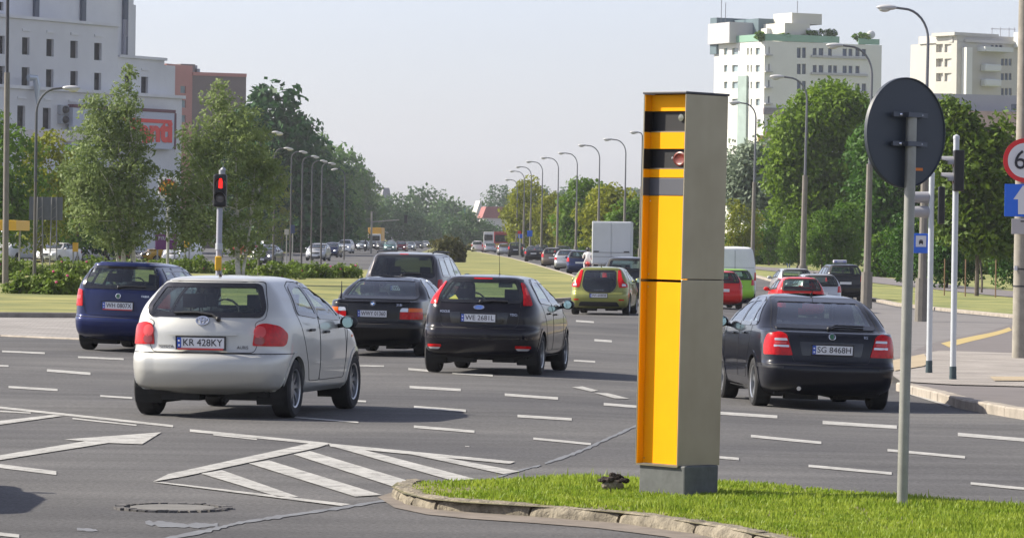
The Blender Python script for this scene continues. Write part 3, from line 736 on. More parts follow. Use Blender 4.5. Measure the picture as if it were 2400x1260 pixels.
OCT = stdcar('sedan', L=4.57, W=1.77, H=1.462, ro=.98, wb=2.58, belt=1.03, cowl=3.42, wtop=2.62, paint=paint('black_blue_paint', (.006, .007, .012), .0, .3, .2), wr=.318, rim='five',
    rear=[(.19,.34),(.24,.2),(.29,.09),(.36,.03),(.48,.0),(.55,.005),(.585,.04),(.61,.075),(.80,.10),(.93,.13),(.975,.165),(.99,.24),(1.0,.50),(1.03,.60),(1.38,1.36),(1.425,1.65),(1.45,2.0),(1.462,2.3)],
    rwin=[(-.65,1.04,.05),(.65,1.04,.05),(.54,1.375,.05),(-.54,1.375,.05)],
    swin=[[(.98,1.07,.03),(1.32,1.06),(1.47,1.33),(1.36,1.31,.08)],[(1.37,1.055),(2.10,1.05),(2.10,1.36),(1.75,1.375),(1.51,1.34)],[(2.17,1.05),(3.08,1.03,.02),(2.88,1.17,.1),(2.5,1.34,.1),(2.17,1.36)]],
    gate=[(-.48,.60,.1),(.48,.60,.1),(.51,.70),(.55,.95),(.69,.97),(.70,1.03),(.58,1.41),(-.58,1.41),(-.70,1.03),(-.69,.97),(-.55,.95),(-.51,.70)],
    doors=[[(1.52,.36),(2.13,.36),(2.13,1.38),(1.75,1.40),(1.36,1.35,.08),(1.24,1.07,.06),(1.28,.78,.1)],[(2.14,.36),(3.22,.36,.06),(3.28,.75),(3.22,1.02),(2.9,1.2),(2.5,1.37,.1),(2.14,1.39)]],
    bump=.565, bumpmat=paint('black_blue_paint',(0,0,0)), mir=(3.0,1.02), handles=[(1.66,.93),(2.45,.91)], seaty=(1.55,2.35), plate=('SG 8468H',.765), ant=(1.72,R(62),.24), handmat=paint('black_blue_paint',(0,0,0)), rglass=GLASSM,
    feat=[('taillight','s',[(.50,.685,.02),(.575,.945,.03),(.66,.975,.03),(.86,.94,.05),(.93,.82,.04),(.92,.685,.03)],REDL,.012,True),
          ('lamp_bar','s',[(.565,.865,.008),(.73,.865,.008),(.73,.895,.008),(.575,.895,.008)],CLRL,.016,True),('lamp_bar','s',[(.545,.785,.008),(.74,.785,.008),(.74,.812,.008),(.55,.812,.008)],CLRL,.016,True),
          ('lamp_bar','s',[(.58,.825,.008),(.73,.825,.008),(.73,.853,.008),(.58,.853,.008)],PINKL,.015,True),
          ('rubbing_strip','s',[(.62,.52,.01),(1.5,.52,.01),(1.5,.545,.01),(.62,.545,.01)],BLK,.006,True),
          ('plate_recess','rear',[(-.38,.69),(.38,.69),(.41,.86),(-.41,.86)],BLKG,.003,False),
          ('side_strip','side',[(1.42,.48,.01),(3.2,.46,.01),(3.2,.50,.01),(1.42,.52,.01)],CHROME,.006,True)])
car, sh = make_car(OCT, 'sedan_car'); place(car, 1916, 955, -5.8)
tag(car, 'black liftback sedan between the yellow pillar and grey sign post, plate reading SG 8468H', 'car', 'cars crossing the junction')
emblem(sh, 0, .93, .045, car, 'arrow'); wiper(sh, [(.02, 1.0), (.12, 1.045), (.50, 1.04)], car, .028); word(sh, 'OCTAVIA', -.33, .93, .04, car, BLKG); word(sh, 'RS', .44, .93, .055, car)
ex = MB(); ex.tube([(-.42, -.93, .27), (-.42, -.6, .27)], .028, 12); ex.build('exhaust_pipe', CHROME, car)
BMW = stdcar('sedan', L=4.43, W=1.70, H=1.39, ro=.92, wb=2.70, belt=.99, cowl=3.15, wtop=2.45, paint=paint('black_paint', (.006, .006, .008), .0, .28, .2), wr=.31, rim='cap',
    rear=[(.19,.34),(.24,.22),(.30,.11),(.40,.05),(.50,.0),(.55,.0),(.575,.05),(.60,.08),(.80,.09),(.92,.11),(.955,.14),(.97,.20),(.98,.60),(1.0,.70),(1.03,.78),(1.33,1.42),(1.365,1.62),(1.38,1.9),(1.39,2.2)],
    rwin=[(-.66,1.015,.05),(.66,1.015,.05),(.52,1.335,.05),(-.52,1.335,.05)],
    swin=[[(1.22,1.04,.03),(2.02,1.03),(2.02,1.31),(1.75,1.315),(1.50,1.28,.1)],[(2.08,1.03),(2.92,1.01,.02),(2.72,1.15,.1),(2.4,1.29,.1),(2.08,1.31)]],
    gate=[(-.45,.62,.03),(.45,.62,.03),(.45,.9),(.66,.92),(.68,.98),(.68,1.02),(-.68,1.02),(-.68,.98),(-.66,.92),(-.45,.9)], gatename='boot_lid',
    doors=[[(1.55,.34),(2.045,.34),(2.045,1.33),(1.7,1.34),(1.45,1.30,.1),(1.14,1.03,.06),(1.24,.74,.1)],[(2.055,.34),(3.05,.34,.06),(3.1,.7),(3.06,1.0),(2.75,1.17),(2.4,1.32,.1),(2.055,1.33)]],
    bump=.565, mir=(2.82,1.0), handles=[(1.55,.88),(2.3,.86)], seaty=(1.55,2.3), plate=('WWY 01360',.745),
    feat=[('taillight','s',[(.48,.655,.02),(1.0,.655,.02),(.99,.782,.02),(.48,.782,.02)],REDL,.012,True),('indicator_lamp','s',[(.63,.785,.01),(.99,.785,.01),(.97,.85,.03),(.63,.85,.01)],ORL,.012,True),
          ('reversing_lamp','s',[(.48,.785,.01),(.625,.785,.01),(.625,.85,.01),(.50,.85,.03)],CLRL,.012,True),
          ('rubbing_strip','s',[(0,.50,.005),(1.6,.50,.005),(1.6,.545,.005),(0,.545,.005)],BLK,.012,True),
          ('spoiler_lip','rear',[(-.64,.935,.01),(.64,.935,.01),(.64,.962,.01),(-.64,.962,.01)],paint('black_paint',(0,0,0)),.02,False)])
car, sh = make_car(BMW, 'sedan_car'); place(car, 893, 832, 9.5)
tag(car, 'black sedan between the silver and the black hatchback, plate reading WWY 01360', 'car', 'cars crossing the junction')
emblem(sh, 0, .92, .045, car, 'roundel'); word(sh, '318i', .46, .90, .06, car)
sa = MB(); sa.tube([(-.62, -.65, 1.0), (-.60, -.63, 1.09)], [.035, .018], 10); sa.tube([(-.60, -.63, 1.08), (-.60, -.63, 1.30)], [.012, .006], 8); sa.build('antenna', BLK, car)
FAB = stdcar('wagon', L=4.24, W=1.66, H=1.50, ro=.88, wb=2.46, belt=1.05, cowl=3.10, wtop=2.3, paint=paint('navy_paint', (.012, .020, .085), .25, .35, .15), wr=.30, rim='cap',
    rear=[(.19,.34),(.235,.2),(.28,.08),(.36,.02),(.45,.0),(.52,.0),(.56,.03),(.585,.07),(.80,.08),(.98,.09),(1.05,.11),(1.40,.27),(1.44,.26),(1.475,.34),(1.492,.8),(1.50,1.3)],
    rwin=[(-.64,1.06,.05),(.64,1.06,.05),(.56,1.40,.06),(-.56,1.40,.06)],
    swin=[[(.55,1.13,.03),(1.12,1.10),(1.12,1.37),(.68,1.37,.05)],[(1.19,1.09),(1.86,1.07),(1.86,1.38),(1.19,1.38)],[(1.93,1.07),(2.74,1.05,.02),(2.5,1.22,.1),(2.18,1.36,.1),(1.93,1.38)]],
    gate=[(-.55,.60,.06),(.55,.60,.06),(.60,.72),(.62,1.03),(.70,1.06),(.64,1.44),(-.64,1.44),(-.70,1.06),(-.62,1.03),(-.60,.72)],
    doors=[[(1.36,.36),(1.885,.36),(1.885,1.41),(1.15,1.41),(1.15,1.08),(1.2,.8,.1)],[(1.895,.36),(2.86,.36,.06),(2.9,.7),(2.84,1.04),(2.5,1.25),(2.15,1.40,.1),(1.895,1.41)]],
    bump=.565, mir=(2.66,1.04), handles=[(1.4,.92),(2.1,.9)], seaty=(1.3,2.05), plate=('WH 0807X',.765), strip=True, ant=(.85,R(20),.2), rglass=GLASSM,
    feat=[('taillight','s',[(.63,.74,.02),(.65,1.01,.03),(.92,1.03,.03),(.98,.95,.03),(.93,.74,.02)],REDL,.012,True),('lamp_bar','s',[(.67,.86),(.82,.86),(.82,.92),(.67,.92)],PINKL,.016,True),
          ('spoiler','rear',[(-.60,1.425,.01),(.60,1.425,.01),(.60,1.47,.01),(-.60,1.47,.01)],paint('navy_paint',(0,0,0)),.02,False)])
car, sh = make_car(FAB, 'estate_car'); place(car, 303, 822, 10.0)
tag(car, 'navy blue estate car at the left edge beside the silver hatchback', 'car', 'cars crossing the junction')
emblem(sh, 0, .925, .045, car, 'arrow'); wiper(sh, [(.0, 1.06), (.1, 1.08), (.45, 1.08)], car, .025); word(sh, 'FABIA', .45, .93, .05, car)
VOL = stdcar('hatch', L=4.25, W=1.78, H=1.45, ro=.85, wb=2.64, belt=1.0, cowl=3.15, wtop=2.3, paint=paint('olive_gold_paint', (.26, .27, .075), .45, .38, .08), wr=.325, rim='five',
    rear=[(.19,.34),(.25,.14),(.31,.06),(.42,.01),(.52,.0),(.60,.005),(.66,.04),(.70,.09),(.80,.12),(.90,.15),(1.28,.50),(1.34,.58),(1.38,.60),(1.42,.70),(1.44,1.1),(1.45,1.4)],
    rwin=[(-.36,.70,.08),(.36,.70,.08),(.50,.86,.1),(.45,1.31,.06),(-.45,1.31,.06),(-.50,.86,.1)],
    swin=[[(1.0,1.08,.04),(1.7,1.02),(1.7,1.33),(1.35,1.33,.1)],[(1.77,1.02),(2.8,1.0,.02),(2.55,1.18,.1),(2.2,1.33,.1),(1.77,1.35)]],
    gate=[(-.42,.66,.1),(.42,.66,.1),(.56,.86,.1),(.52,1.36),(-.52,1.36),(-.56,.86,.1)],
    doors=[[(1.45,.36),(2.95,.36,.06),(3.0,.75),(2.9,1.0),(2.55,1.2),(2.2,1.37,.1),(1.45,1.37),(1.40,.8)]],
    mir=(2.72,1.0), handles=[(1.6,.9)], seaty=(1.35,2.1), plate=('WI 60808',.585), ant=(.85,R(40),.12), rglass=GLASSM,
    feat=[('taillight','s',[(.60,.82,.04),(.95,.84,.06),(.90,.93,.06),(.76,.98,.06),(.66,1.12,.1),(.62,1.34,.03),(.53,1.34,.03),(.55,1.05,.06)],REDL,.014,True),
          ('lamp_ring','s',[(.68,.86),(.82,.87),(.80,.93),(.69,.94)],CLRL,.018,True),('reflector','rear',[(.6,.44),(.75,.44),(.75,.48),(.6,.48)],REDL,.008,True),
          ('lower_bumper','rear',[(-.62,.27,.02),(.62,.27,.02),(.55,.40,.04),(-.55,.40,.04)],BLK,.012,False)])
car, sh = make_car(VOL, 'hatchback_car'); place(car, 1408, 737, 6.5)
tag(car, 'olive gold hatchback with a glass tailgate waiting left of the yellow pillar', 'car', 'cars crossing the junction')
word(sh, 'V  O  L  V  O', 0, .745, .05, car, CHROME, .012)
VOY = stdcar('van', L=5.09, W=1.97, H=1.80, ro=1.15, wb=3.03, belt=1.20, cowl=4.1, wtop=3.1, paint=paint('dark_grey_paint', (.10, .095, .10), .4, .38, .1), wr=.34, rim='seven',
    rear=[(.22,.34),(.28,.16),(.34,.05),(.42,.01),(.55,.0),(.68,.0),(.74,.04),(.78,.07),(1.0,.08),(1.2,.12),(1.66,.34),(1.71,.34),(1.75,.42),(1.78,.9),(1.80,1.5)],
    rwin=[(-.74,1.22,.06),(.74,1.22,.06),(.66,1.69,.07),(-.66,1.69,.07)],
    swin=[[(.62,1.26,.03),(1.55,1.24),(1.55,1.64),(.78,1.63,.08)],[(1.62,1.24),(2.55,1.22),(2.55,1.66),(1.62,1.65)],[(2.62,1.22),(3.65,1.2,.02),(3.3,1.45,.1),(2.95,1.64,.1),(2.62,1.66)]],
    gate=[(-.72,.80,.06),(.72,.80,.06),(.80,1.1),(.80,1.22),(.74,1.73),(-.74,1.73),(-.80,1.22),(-.80,1.1)],
    doors=[[(1.6,.42),(2.58,.42),(2.58,1.69),(1.58,1.69)],[(2.59,.42),(3.8,.42),(3.85,1.15),(3.3,1.5),(2.95,1.68),(2.59,1.69)]],
    bump=.75, mir=(3.55,1.2), handles=[(2.7,1.0)], seaty=(1.6,2.9), plate=('WX 1174',.95), rglass=GLASSD, sglass=GLASSD,
    feat=[('taillight','s',[(.84,.88,.02),(.86,1.16,.03),(1.02,1.17,.03),(1.06,.9,.03)],REDL,.014,True),('brake_lamp','rear',[(-.1,1.735,.004),(.1,1.735,.004),(.1,1.75,.004),(-.1,1.75,.004)],REDL,.006,False)])
car, sh = make_car(VOY, 'minivan_car'); place(car, 955, 768, 7.0)
tag(car, 'dark grey minivan with roof rails behind the black sedan', 'car', 'cars crossing the junction')
for sd_ in (1, -1):
    b = MB(); b.tube([(sd_*.66, y_, 1.775+.035*min(1, (y_+.6)*4, (2.2-y_)*4)) for y_ in np.linspace(-.6, 2.2, 14)], .018, 8); b.build('roof_rail', BLK, car)
wiper(sh, [(.0, 1.24), (.1, 1.28), (.45, 1.28)], car, .025)
# ================================================================ GROUND, ROADS, MARKINGS
def roadmat():
    m, t, b = newmat('asphalt'); tc = t.nodes.new('ShaderNodeTexCoord'); L = t.links
    def noise(sc, det, vec=None, rough=.6):
        n = t.nodes.new('ShaderNodeTexNoise'); n.inputs['Scale'].default_value = sc; n.inputs['Detail'].default_value = det; n.inputs['Roughness'].default_value = rough
        L.new(vec or tc.outputs['Object'], n.inputs['Vector']); return n
    n1 = noise(.12, 4); mp = t.nodes.new('ShaderNodeMapping'); mp.inputs['Scale'].default_value = (.10, 1.1, 1); mp.inputs['Rotation'].default_value = (0, 0, R(-4)); L.new(tc.outputs['Object'], mp.inputs[0])
    n2 = noise(.9, 6, mp.outputs[0], .7); n3 = noise(28, 3, None, .8)
    def ramp(n, a, b_, c0, c1):
        r_ = t.nodes.new('ShaderNodeValToRGB'); r_.color_ramp.elements[0].position = a; r_.color_ramp.elements[1].position = b_
        r_.color_ramp.elements[0].color = (c0,)*3+(1,); r_.color_ramp.elements[1].color = (c1,)*3+(1,); L.new(n.outputs['Fac'], r_.inputs[0]); return r_
    base = t.nodes.new('ShaderNodeValToRGB'); base.color_ramp.elements[0].position = .35; base.color_ramp.elements[1].position = .65
    base.color_ramp.elements[0].color = (.070, .069, .072, 1); base.color_ramp.elements[1].color = (.124, .121, .118, 1); L.new(n1.outputs['Fac'], base.inputs[0])
    def mul(a, b_):
        x = t.nodes.new('ShaderNodeMix'); x.data_type = 'RGBA'; x.blend_type = 'MULTIPLY'; x.inputs[0].default_value = 1; L.new(a, x.inputs[6]); L.new(b_, x.inputs[7]); return x.outputs[2]
    c = mul(base.outputs[0], ramp(n2, .3, .7, .72, 1.2).outputs[0]); c = mul(c, ramp(n3, .3, .72, .52, 1.5).outputs[0])
    L.new(c, b.inputs['Base Color']); b.inputs['Roughness'].default_value = .88; b.inputs['Specular IOR Level'].default_value = .25
    bp = t.nodes.new('ShaderNodeBump'); bp.inputs['Strength'].default_value = .5; bp.inputs['Distance'].default_value = .012; L.new(n3.outputs['Fac'], bp.inputs['Height']); L.new(bp.outputs[0], b.inputs['Normal'])
    return m
ASPH = roadmat()
def lines_(segs):
    o = []
    for a, b, st in segs:
        x = a
        while x < b-1e-6: o.append(x); x += st
    o.append(segs[-1][1]); return np.array(o)
gxs = lines_([(-600,-200,100),(-200,-80,15),(-80,-24,4),(-24,24,.8),(24,80,4),(80,200,15),(200,600,100)])
gys = lines_([(-20,14,6),(14,100,.8),(100,220,3),(220,560,12),(560,1800,60)])
X_, Y_ = np.meshgrid(gxs, gys); Z_ = np.vectorize(gz)(X_, Y_)
nY, nX = X_.shape; idx = np.arange(nX*nY).reshape(nY, nX)
me = npmesh('road', np.stack([X_, Y_, Z_], -1).reshape(-1, 3), np.stack([idx[:-1,:-1], idx[:-1,1:], idx[1:,1:], idx[1:,:-1]], -1).reshape(-1, 4))
ro_ = link('road', me, ASPH, None, True); ro_['kind'] = 'structure'
GRD = mat('meadow', (.075, .10, .03), .95, var=.3, scale=.02)
g = MB(); g.add([(-5000,-300,-1.1),(5000,-300,-1.1),(5000,11000,-1.1),(-5000,11000,-1.1)], [(0,1,2,3)]); o = g.build('ground', GRD); o['kind'] = 'structure'
LAWN = mat('dry_lawn', (.105, .145, .03), .95, var=.35, scale=.22, col2=(.235, .215, .06), detail=10, bump=.4, bscale=8, bdist=.05)
LAWN2 = mat('green_lawn', (.115, .16, .035), .95, var=.25, scale=.4, col2=(.25, .24, .075), detail=10, bump=.4, bscale=8, bdist=.05)
PAVE = brickmat('footway_slabs', (.30, .28, .265), (.26, .245, .23), (.16, .15, .14), 1.0, .1)
KERB = mat('kerb_stone', (.31, .275, .23), .9, var=.25, scale=3.0, bump=.5, bscale=30, bdist=.01)
WHT = mat('road_paint', (.36, .355, .335), .8, var=.22, scale=4.5, detail=9)
_t = WHT.node_tree; _n = _t.nodes.new('ShaderNodeTexNoise'); _n.inputs['Scale'].default_value = 7; _n.inputs['Detail'].default_value = 12; _n.inputs['Roughness'].default_value = .8
_tc = _t.nodes.new('ShaderNodeTexCoord'); _t.links.new(_tc.outputs['Object'], _n.inputs[0]); _r = _t.nodes.new('ShaderNodeValToRGB'); _r.color_ramp.elements[0].position = .40; _r.color_ramp.elements[1].position = .50
_tr = _t.nodes.new('ShaderNodeBsdfTransparent'); _mx = _t.nodes.new('ShaderNodeMixShader'); _r.color_ramp.elements[0].color = (.62, .62, .62, 1); _t.links.new(_n.outputs[0], _r.inputs[0]); _t.links.new(_r.outputs[0], _mx.inputs[0]); _t.links.new(_tr.outputs[0], _mx.inputs[1]); _t.links.new(_t.nodes['Principled BSDF'].outputs[0], _mx.inputs[2]); _t.links.new(_mx.outputs[0], _t.nodes['Material Output'].inputs[0])
YEL = mat('yellow_road_paint', (.42, .32, .12), .7, var=.2, scale=3)
def kerbline(name, px, h=.12, wd=.15, m=KERB, blk=1.0, world=None, jit=.0, inward=1):
    pts = world or [P(a, b) for a, b in px]; b = MB(); q = [pts[0]]; ds = []
    carry = 0
    res = [Vector((pts[0].x, pts[0].y))]
    for i in range(len(pts)-1):
        a, c = Vector(pts[i][:2]), Vector(pts[i+1][:2]); L = (c-a).length; n = max(1, round(L/blk))
        for k in range(1, n+1): res.append(a+(c-a)*k/n)
    for i in range(len(res)-1):
        a, c = res[i], res[i+1]; d = (c-a).normalized(); nn = Vector((-d.y, d.x))*inward; a2, c2 = a+d*.006, c-d*.006
        j = [(rnd.random()-.5)*jit for _ in range(4)]; vs = []
        for z, off in ((-.05, 0), (h-.02, 0), (h, .02), (h, wd), (-.05, wd)):
            for k_, (p_, jj) in enumerate(((a2, j[0]), (c2, j[1]))):
                e = p_+nn*(off+jj*.5); vs.append((e.x, e.y, gz(e.x, e.y)+z+(jj if z > 0 else 0)))
        b.add(vs, [(0,1,3,2),(2,3,5,4),(4,5,7,6),(6,7,9,8),(0,2,4,6,8),(1,9,7,5,3)])
    o = b.build(name, m); o['kind'] = 'structure'; return o
# median lawn in the middle of the two carriageways
lawn = [(-120,742),(190,744),(420,758),(780,762),(1000,748),(1300,707),(1372,702),(1405,684),(1345,650),(1275,629),(1200,608),(1120,592),(1060,580),(1020,580),(960,604),(860,636),(700,640),(540,628),(300,622),(-120,612)]
sheet('lawn', lawn, LAWN, .10); kerbline('kerb', [(-120,743),(190,745),(420,759),(780,763),(1000,749),(1300,708),(1372,703),(1406,684),(1345,649),(1275,628),(1200,607),(1120,591)], .13, .2, blk=6)
sheet('pavement', [(-120,744),(190,746),(420,761),(700,766),(700,790),(420,800),(190,794),(0,786),(-120,784)], PAVE, .012)
kerbline('kerb', [(-120,786),(0,788),(190,796),(420,802)], .03, .12, blk=2)
sheet('verge', [(560,606),(640,598),(690,590),(800,577),(860,572),(700,571),(560,580)], LAWN, .06)
sheet('verge', [(-150,603),(560,603),(560,580),(300,575),(-150,575)], mat('parking_asphalt', (.075,.075,.08), .9, var=.2, scale=.3), .05)
# right hand side : verge, path, side street, footway
sheet('lawn', [(1500,606),(1700,633),(1790,652),(1850,668),(2020,697),(2100,714),(2250,730),(2375,742),(3500,746),(3500,600),(2000,590),(1500,586)], LAWN2, .08)
sheet('path', [(1640,614),(1786,628),(2024,649),(2200,668),(2370,686),(3500,700),(3500,717),(2370,701),(2200,683),(2024,664),(1786,636),(1640,622)], mat('path_asphalt', (.16, .145, .145), .9, var=.1, scale=.3), .11)
kerbline('kerb', [(1700,634),(1790,655),(1850,671),(2020,700),(2100,717),(2250,733),(2375,745),(3500,749)], .12, .3, blk=2)
SIDE = mat('worn_asphalt', (.165, .155, .15), .9, var=.13, scale=.9, bump=.3, bscale=40)
sheet('road', [(1850,676),(2020,704),(2100,721),(2250,737),(2375,748),(3500,752),(3500,775),(2370,773),(2230,808),(2100,850),(2075,800),(2050,740),(1960,705)], SIDE, .012)
PAVB = brickmat('footway_beige', (.34, .31, .28), (.29, .265, .24), (.17, .155, .14), 2.4, .5)
sheet('pavement', [(2096,855),(2200,832),(2370,838),(3500,842),(3500,928),(2400,920),(2240,916),(2110,908),(2082,885)], PAVB, .10)
sheet('pavement', [(2100,850),(2200,806),(2290,786),(2370,764),(3500,738),(3500,840),(2370,836),(2200,830)], mat('footway_asphalt', (.14, .125, .12), .9, var=.1, scale=1), .075)
sheet('pavement', [(2112,910),(2240,918),(2400,922),(3500,930),(3500,1000),(2400,975),(2250,948)], mat('footway_asphalt', (.14,.125,.12)), .095)
sheet('tactile_paving', [(2092,858),(2165,842),(2180,862),(2165,872),(2096,884)], mat('tactile_yellow', (.36, .29, .19), .9, var=.15, scale=2), .115)
sheet('tactile_paving', [(2320,898),(3500,903),(3500,915),(2330,908)], mat('tactile_yellow', (.42,.30,.12)), .115)
kerbline('kerb', [(2100,915),(2180,936),(2250,957),(2310,968),(2400,983),(3500,1005)], .13, .18, blk=.9, jit=.01)
# painted markings, draped on the road
def paintpoly(mb, pts, dz=.006, world=False):
    w_ = [Vector(p[:2]) if world else Vector(P(*p)[:2]) for p in pts]
    # cut into small pieces so the paint follows the road
    n = len(w_); edge = []
    for i in range(n):
        a, b = w_[i], w_[(i+1) % n]; L = (b-a).length; k = max(1, int(L/.5))
        edge += [a+(b-a)*j/k for j in range(k)]
    vs, es, fs, *_ = geometry.delaunay_2d_cdt(edge, [(i, (i+1) % len(edge)) for i in range(len(edge))], [], 1, 1e-6)
    mb.add([(v.x, v.y, gz(v.x, v.y)+dz) for v in vs], [tuple(f) for f in fs])
mk = MB()
for x0, y0, x1, y1, wd in [(5,823.5,105,828,4),(183,837,290,842,4),(110,868,212,876,6),(-60,855,20,858,4),(20,907,135,914,5),(235,928,310,933,4),(835,857,900,858,3),(957,865,1005,869,5),(1060,874,1155,880,5),
    (960,907,1080,914,6),(970,954,1092,963,6),(970,1000,1112,1012,6),(1183,925,1308,934,6),(1213,975,1340,983,6),(1250,1028,1385,1041,5),(1415,947,1500,954,6),(1350,752,1392,755,4),(1393,797,1434,800,5),(1640,965,1822,977,7),
    (1760,1022,1925,1038,6),(1660,1070,1732,1076,6),(1895,1092,2090,1110,6),(1928,990,2102,1001,8),(2245,1018,2460,1036,8),(2080,1055,2262,1072,6),(2275,1133,2500,1156,6),(835,940,858,941,4),(690,978,840,990,3),(1345,845,1395,848,4),
    (1090,1046,1100,1047,2),(-60,949,406,999,5),(445,1009,768,1041,6),(170,981,320,997,3),(500,1019,602,1030,3),(-60,961,72,968,3),(-60,1085,132,1109,9),(-60,1246,45,1257,8),(1300,1215,1301,1215,1)]:
    if x1-x0 < 5: continue
    paintpoly(mk, [(x0, y0-wd/2), (x1, y1-wd/2), (x1, y1+wd/2), (x0, y0+wd/2)])
for pl in [[(-60,1078),(0,1068),(200,1035),(150,1031),(378,1014),(333,1042),(254,1039),(0,1079),(-60,1089)],[(-60,997),(0,987),(125,973),(150,975),(0,996),(-60,1005)],
    [(358,1130),(395,1112),(740,1037),(775,1040),(745,1050),(430,1118)],[(358,1131),(380,1131),(822,1183),(800,1187)],[(770,1040),(1207,1083),(1195,1088),(775,1048)],
    [(471,1111),(520,1103),(700,1166),(650,1165)],[(583,1087),(630,1080),(894,1161),(832,1165)],[(688,1066),(726,1058),(990,1138),(935,1146)],[(779,1047),(818,1046),(1115,1124),(1062,1128)],[(965,1066),(1040,1073),(1218,1106),(1180,1112)],
    [(1341,908),(1365,906),(1402,916),(1385,918)],[(1393,921),(1425,922),(1476,935),(1440,934)],[(2110,918),(2130,918),(2240,950),(2222,953)]]:
    paintpoly(mk, pl, .009)
o = mk.build('road_marking', WHT); o['kind'] = 'structure'
y_ = MB(); paintpoly(y_, [(2205,812),(2290,792),(2365,772),(2372,779),(2300,801),(2225,822)], .079); paintpoly(y_, [(2372,770),(3500,745),(3500,752),(2372,779)], .079); o = y_.build('road_marking', YEL); o['kind'] = 'structure'
# tar seams and patches
tar = mat('tar_seam', (.135, .142, .155), .8, var=.2, scale=6)
t_ = MB()
def jag(pts, w0):
    up_, dn = [], []
    for i in range(len(pts)-1):
        for k in range(9):
            t = k/9; x = pts[i][0]+(pts[i+1][0]-pts[i][0])*t; y = pts[i][1]+(pts[i+1][1]-pts[i][1])*t; w1 = w0*(.4+rnd.random()); up_.append((x, y-w1/2)); dn.append((x+rnd.random()*6, y+w1/2))
    return up_+dn[::-1]
paintpoly(t_, jag([(1490,998),(1440,1020),(1380,1048),(1330,1068),(1270,1088)], 5), .005); paintpoly(t_, jag([(1265,1090),(1210,1104),(1160,1120),(1100,1135)], 3), .005)
paintpoly(t_, jag([(930,1168),(800,1190),(660,1210),(560,1225),(480,1245),(360,1268)], 7), .005)
paintpoly(t_, jag([(340,1225),(430,1232),(520,1230)], 12), .004); paintpoly(t_, jag([(180,1240),(230,1243)], 6), .004)
o = t_.build('tar_seam', tar); o['kind'] = 'structure'
mc = MB(); c = P(405, 1191)
mc.lathe([(.30, .0), (.30, .012), (.27, .014)], 40, (c.x, c.y, c.z)); o = mc.build('manhole_cover', mat('manhole_concrete', (.145, .14, .13), .85, var=.15, scale=8)); tag(o, 'round worn manhole cover sunk in the asphalt at lower left', 'manhole')
cb = MB()
for k in range(34):
    a = 2*math.pi*k/34; rr = .36+rnd.random()*.03; cb.box((c.x+rr*math.cos(a), c.y+rr*math.sin(a), c.z+.004), (.07, .055, .02+rnd.random()*.012), a)
cb.build('setts', mat('dark_setts', (.10, .096, .094), .9, var=.4, scale=20), o).matrix_parent_inverse = Matrix()
# ---------------------------------------------------------------- the grass island in front
edge = [(930,1152),(916,1163),(945,1180),(1000,1193),(1080,1201),(1180,1207),(1320,1215),(1450,1226),(1560,1240),(1700,1264),(1850,1296),(2050,1345)]
back = [(2560,1232),(2400,1213),(2120,1190),(1900,1168),(1700,1152),(1480,1143),(1300,1146),(1200,1148),(1080,1151),(1000,1152)]
W = [P(a, b) for a, b in edge]+[P(2700, 1420)]+[P(2700, 1250)]+[P(a, b) for a, b in back]
isl = W
EARTH = mat('island_earth', (.075, .085, .03), .95, var=.3, scale=5, col2=(.19, .16, .08), detail=10)
sheet('island_soil', None, EARTH, .075, sub=.6, world=[w_ for w_ in isl])
ks = MB()
path = W[:len(edge)+1]; seq = []; d_ = 0
def resample(pts, L0):
    out = [Vector(pts[0][:2])]; 
    cur = Vector(pts[0][:2]); i = 1; need = L0[0]; li = 0
    while i < len(pts):
        q = Vector(pts[i][:2]); dist = (q-cur).length
        if dist >= need: cur = cur+(q-cur).normalized()*need; out.append(cur.copy()); li += 1; need = L0[min(li, len(L0)-1)]
        else: need -= dist; cur = q; i += 1
    return out
kp = resample([P(955, 1145)]+path, [.4, .3, .22, .17, .13, .14, .17, .15, .20, .46, .85, .8, 1.0, .9])
for i in range(len(kp)-1):
    a, b = kp[i], kp[i+1]; d = (b-a).normalized(); nn = Vector((-d.y, d.x)); 
    if i >= 0:
        L = (b-a).length; n = max(3, int(L/.07)); g0 = .012; pr = [(-.06, 0), (.03, .0), (.058, .012), (.082, .035), (.086, .09), (.082, .14), (-.06, .145)]
        rows = []; dj = (rnd.random()-.5)*.02; hj = (rnd.random()-.5)*.012
        for k in range(n+1):
            t = (g0+(L-2*g0)*k/n); c_ = a+d*t; ch = (.012 if k in (0, n) else 0); row = []
            for (z, off) in pr:
                jz = (rnd.random()-.5)*.010; q = c_+nn*(off+ch+dj+(rnd.random()-.5)*.010); zz = gz(q.x, q.y)+(z-ch*.8+jz+hj if z > 0 else z); row.append((q.x, q.y, zz))
            rows.append(row)
        m_ = len(pr); fs = [(k*m_+j, (k+1)*m_+j, (k+1)*m_+j+1, k*m_+j+1) for k in range(n) for j in range(m_-1)]+[tuple(range(m_)), tuple(n*m_+j for j in reversed(range(m_)))]
        ks.add([v for r_ in rows for v in r_], fs)
KS2 = mat('island_kerb_stone', (.125, .108, .08), .95, var=.3, scale=7, col2=(.24, .21, .155), bump=1.0, bscale=35, bdist=.02, detail=10)
o = ks.build('kerb', KS2, None, True); o['kind'] = 'structure'
kf = MB(); kw = [Vector((p.x, p.y)) for p in kp]
dirt = mat('gutter_dirt', (.17, .145, .12), .95, var=.25, scale=5, detail=9)
gp = MB(); ob = [(948,1145),(885,1165),(925,1190),(1000,1206),(1100,1216),(1250,1226),(1400,1238),(1560,1258),(1650,1280),(1700,1262),(1560,1238),(1450,1224),(1320,1213),(1180,1205),(1000,1190),(925,1165)]
paintpoly(gp, ob, .006); o = gp.build('gutter_dirt', dirt); o['kind'] = 'structure'
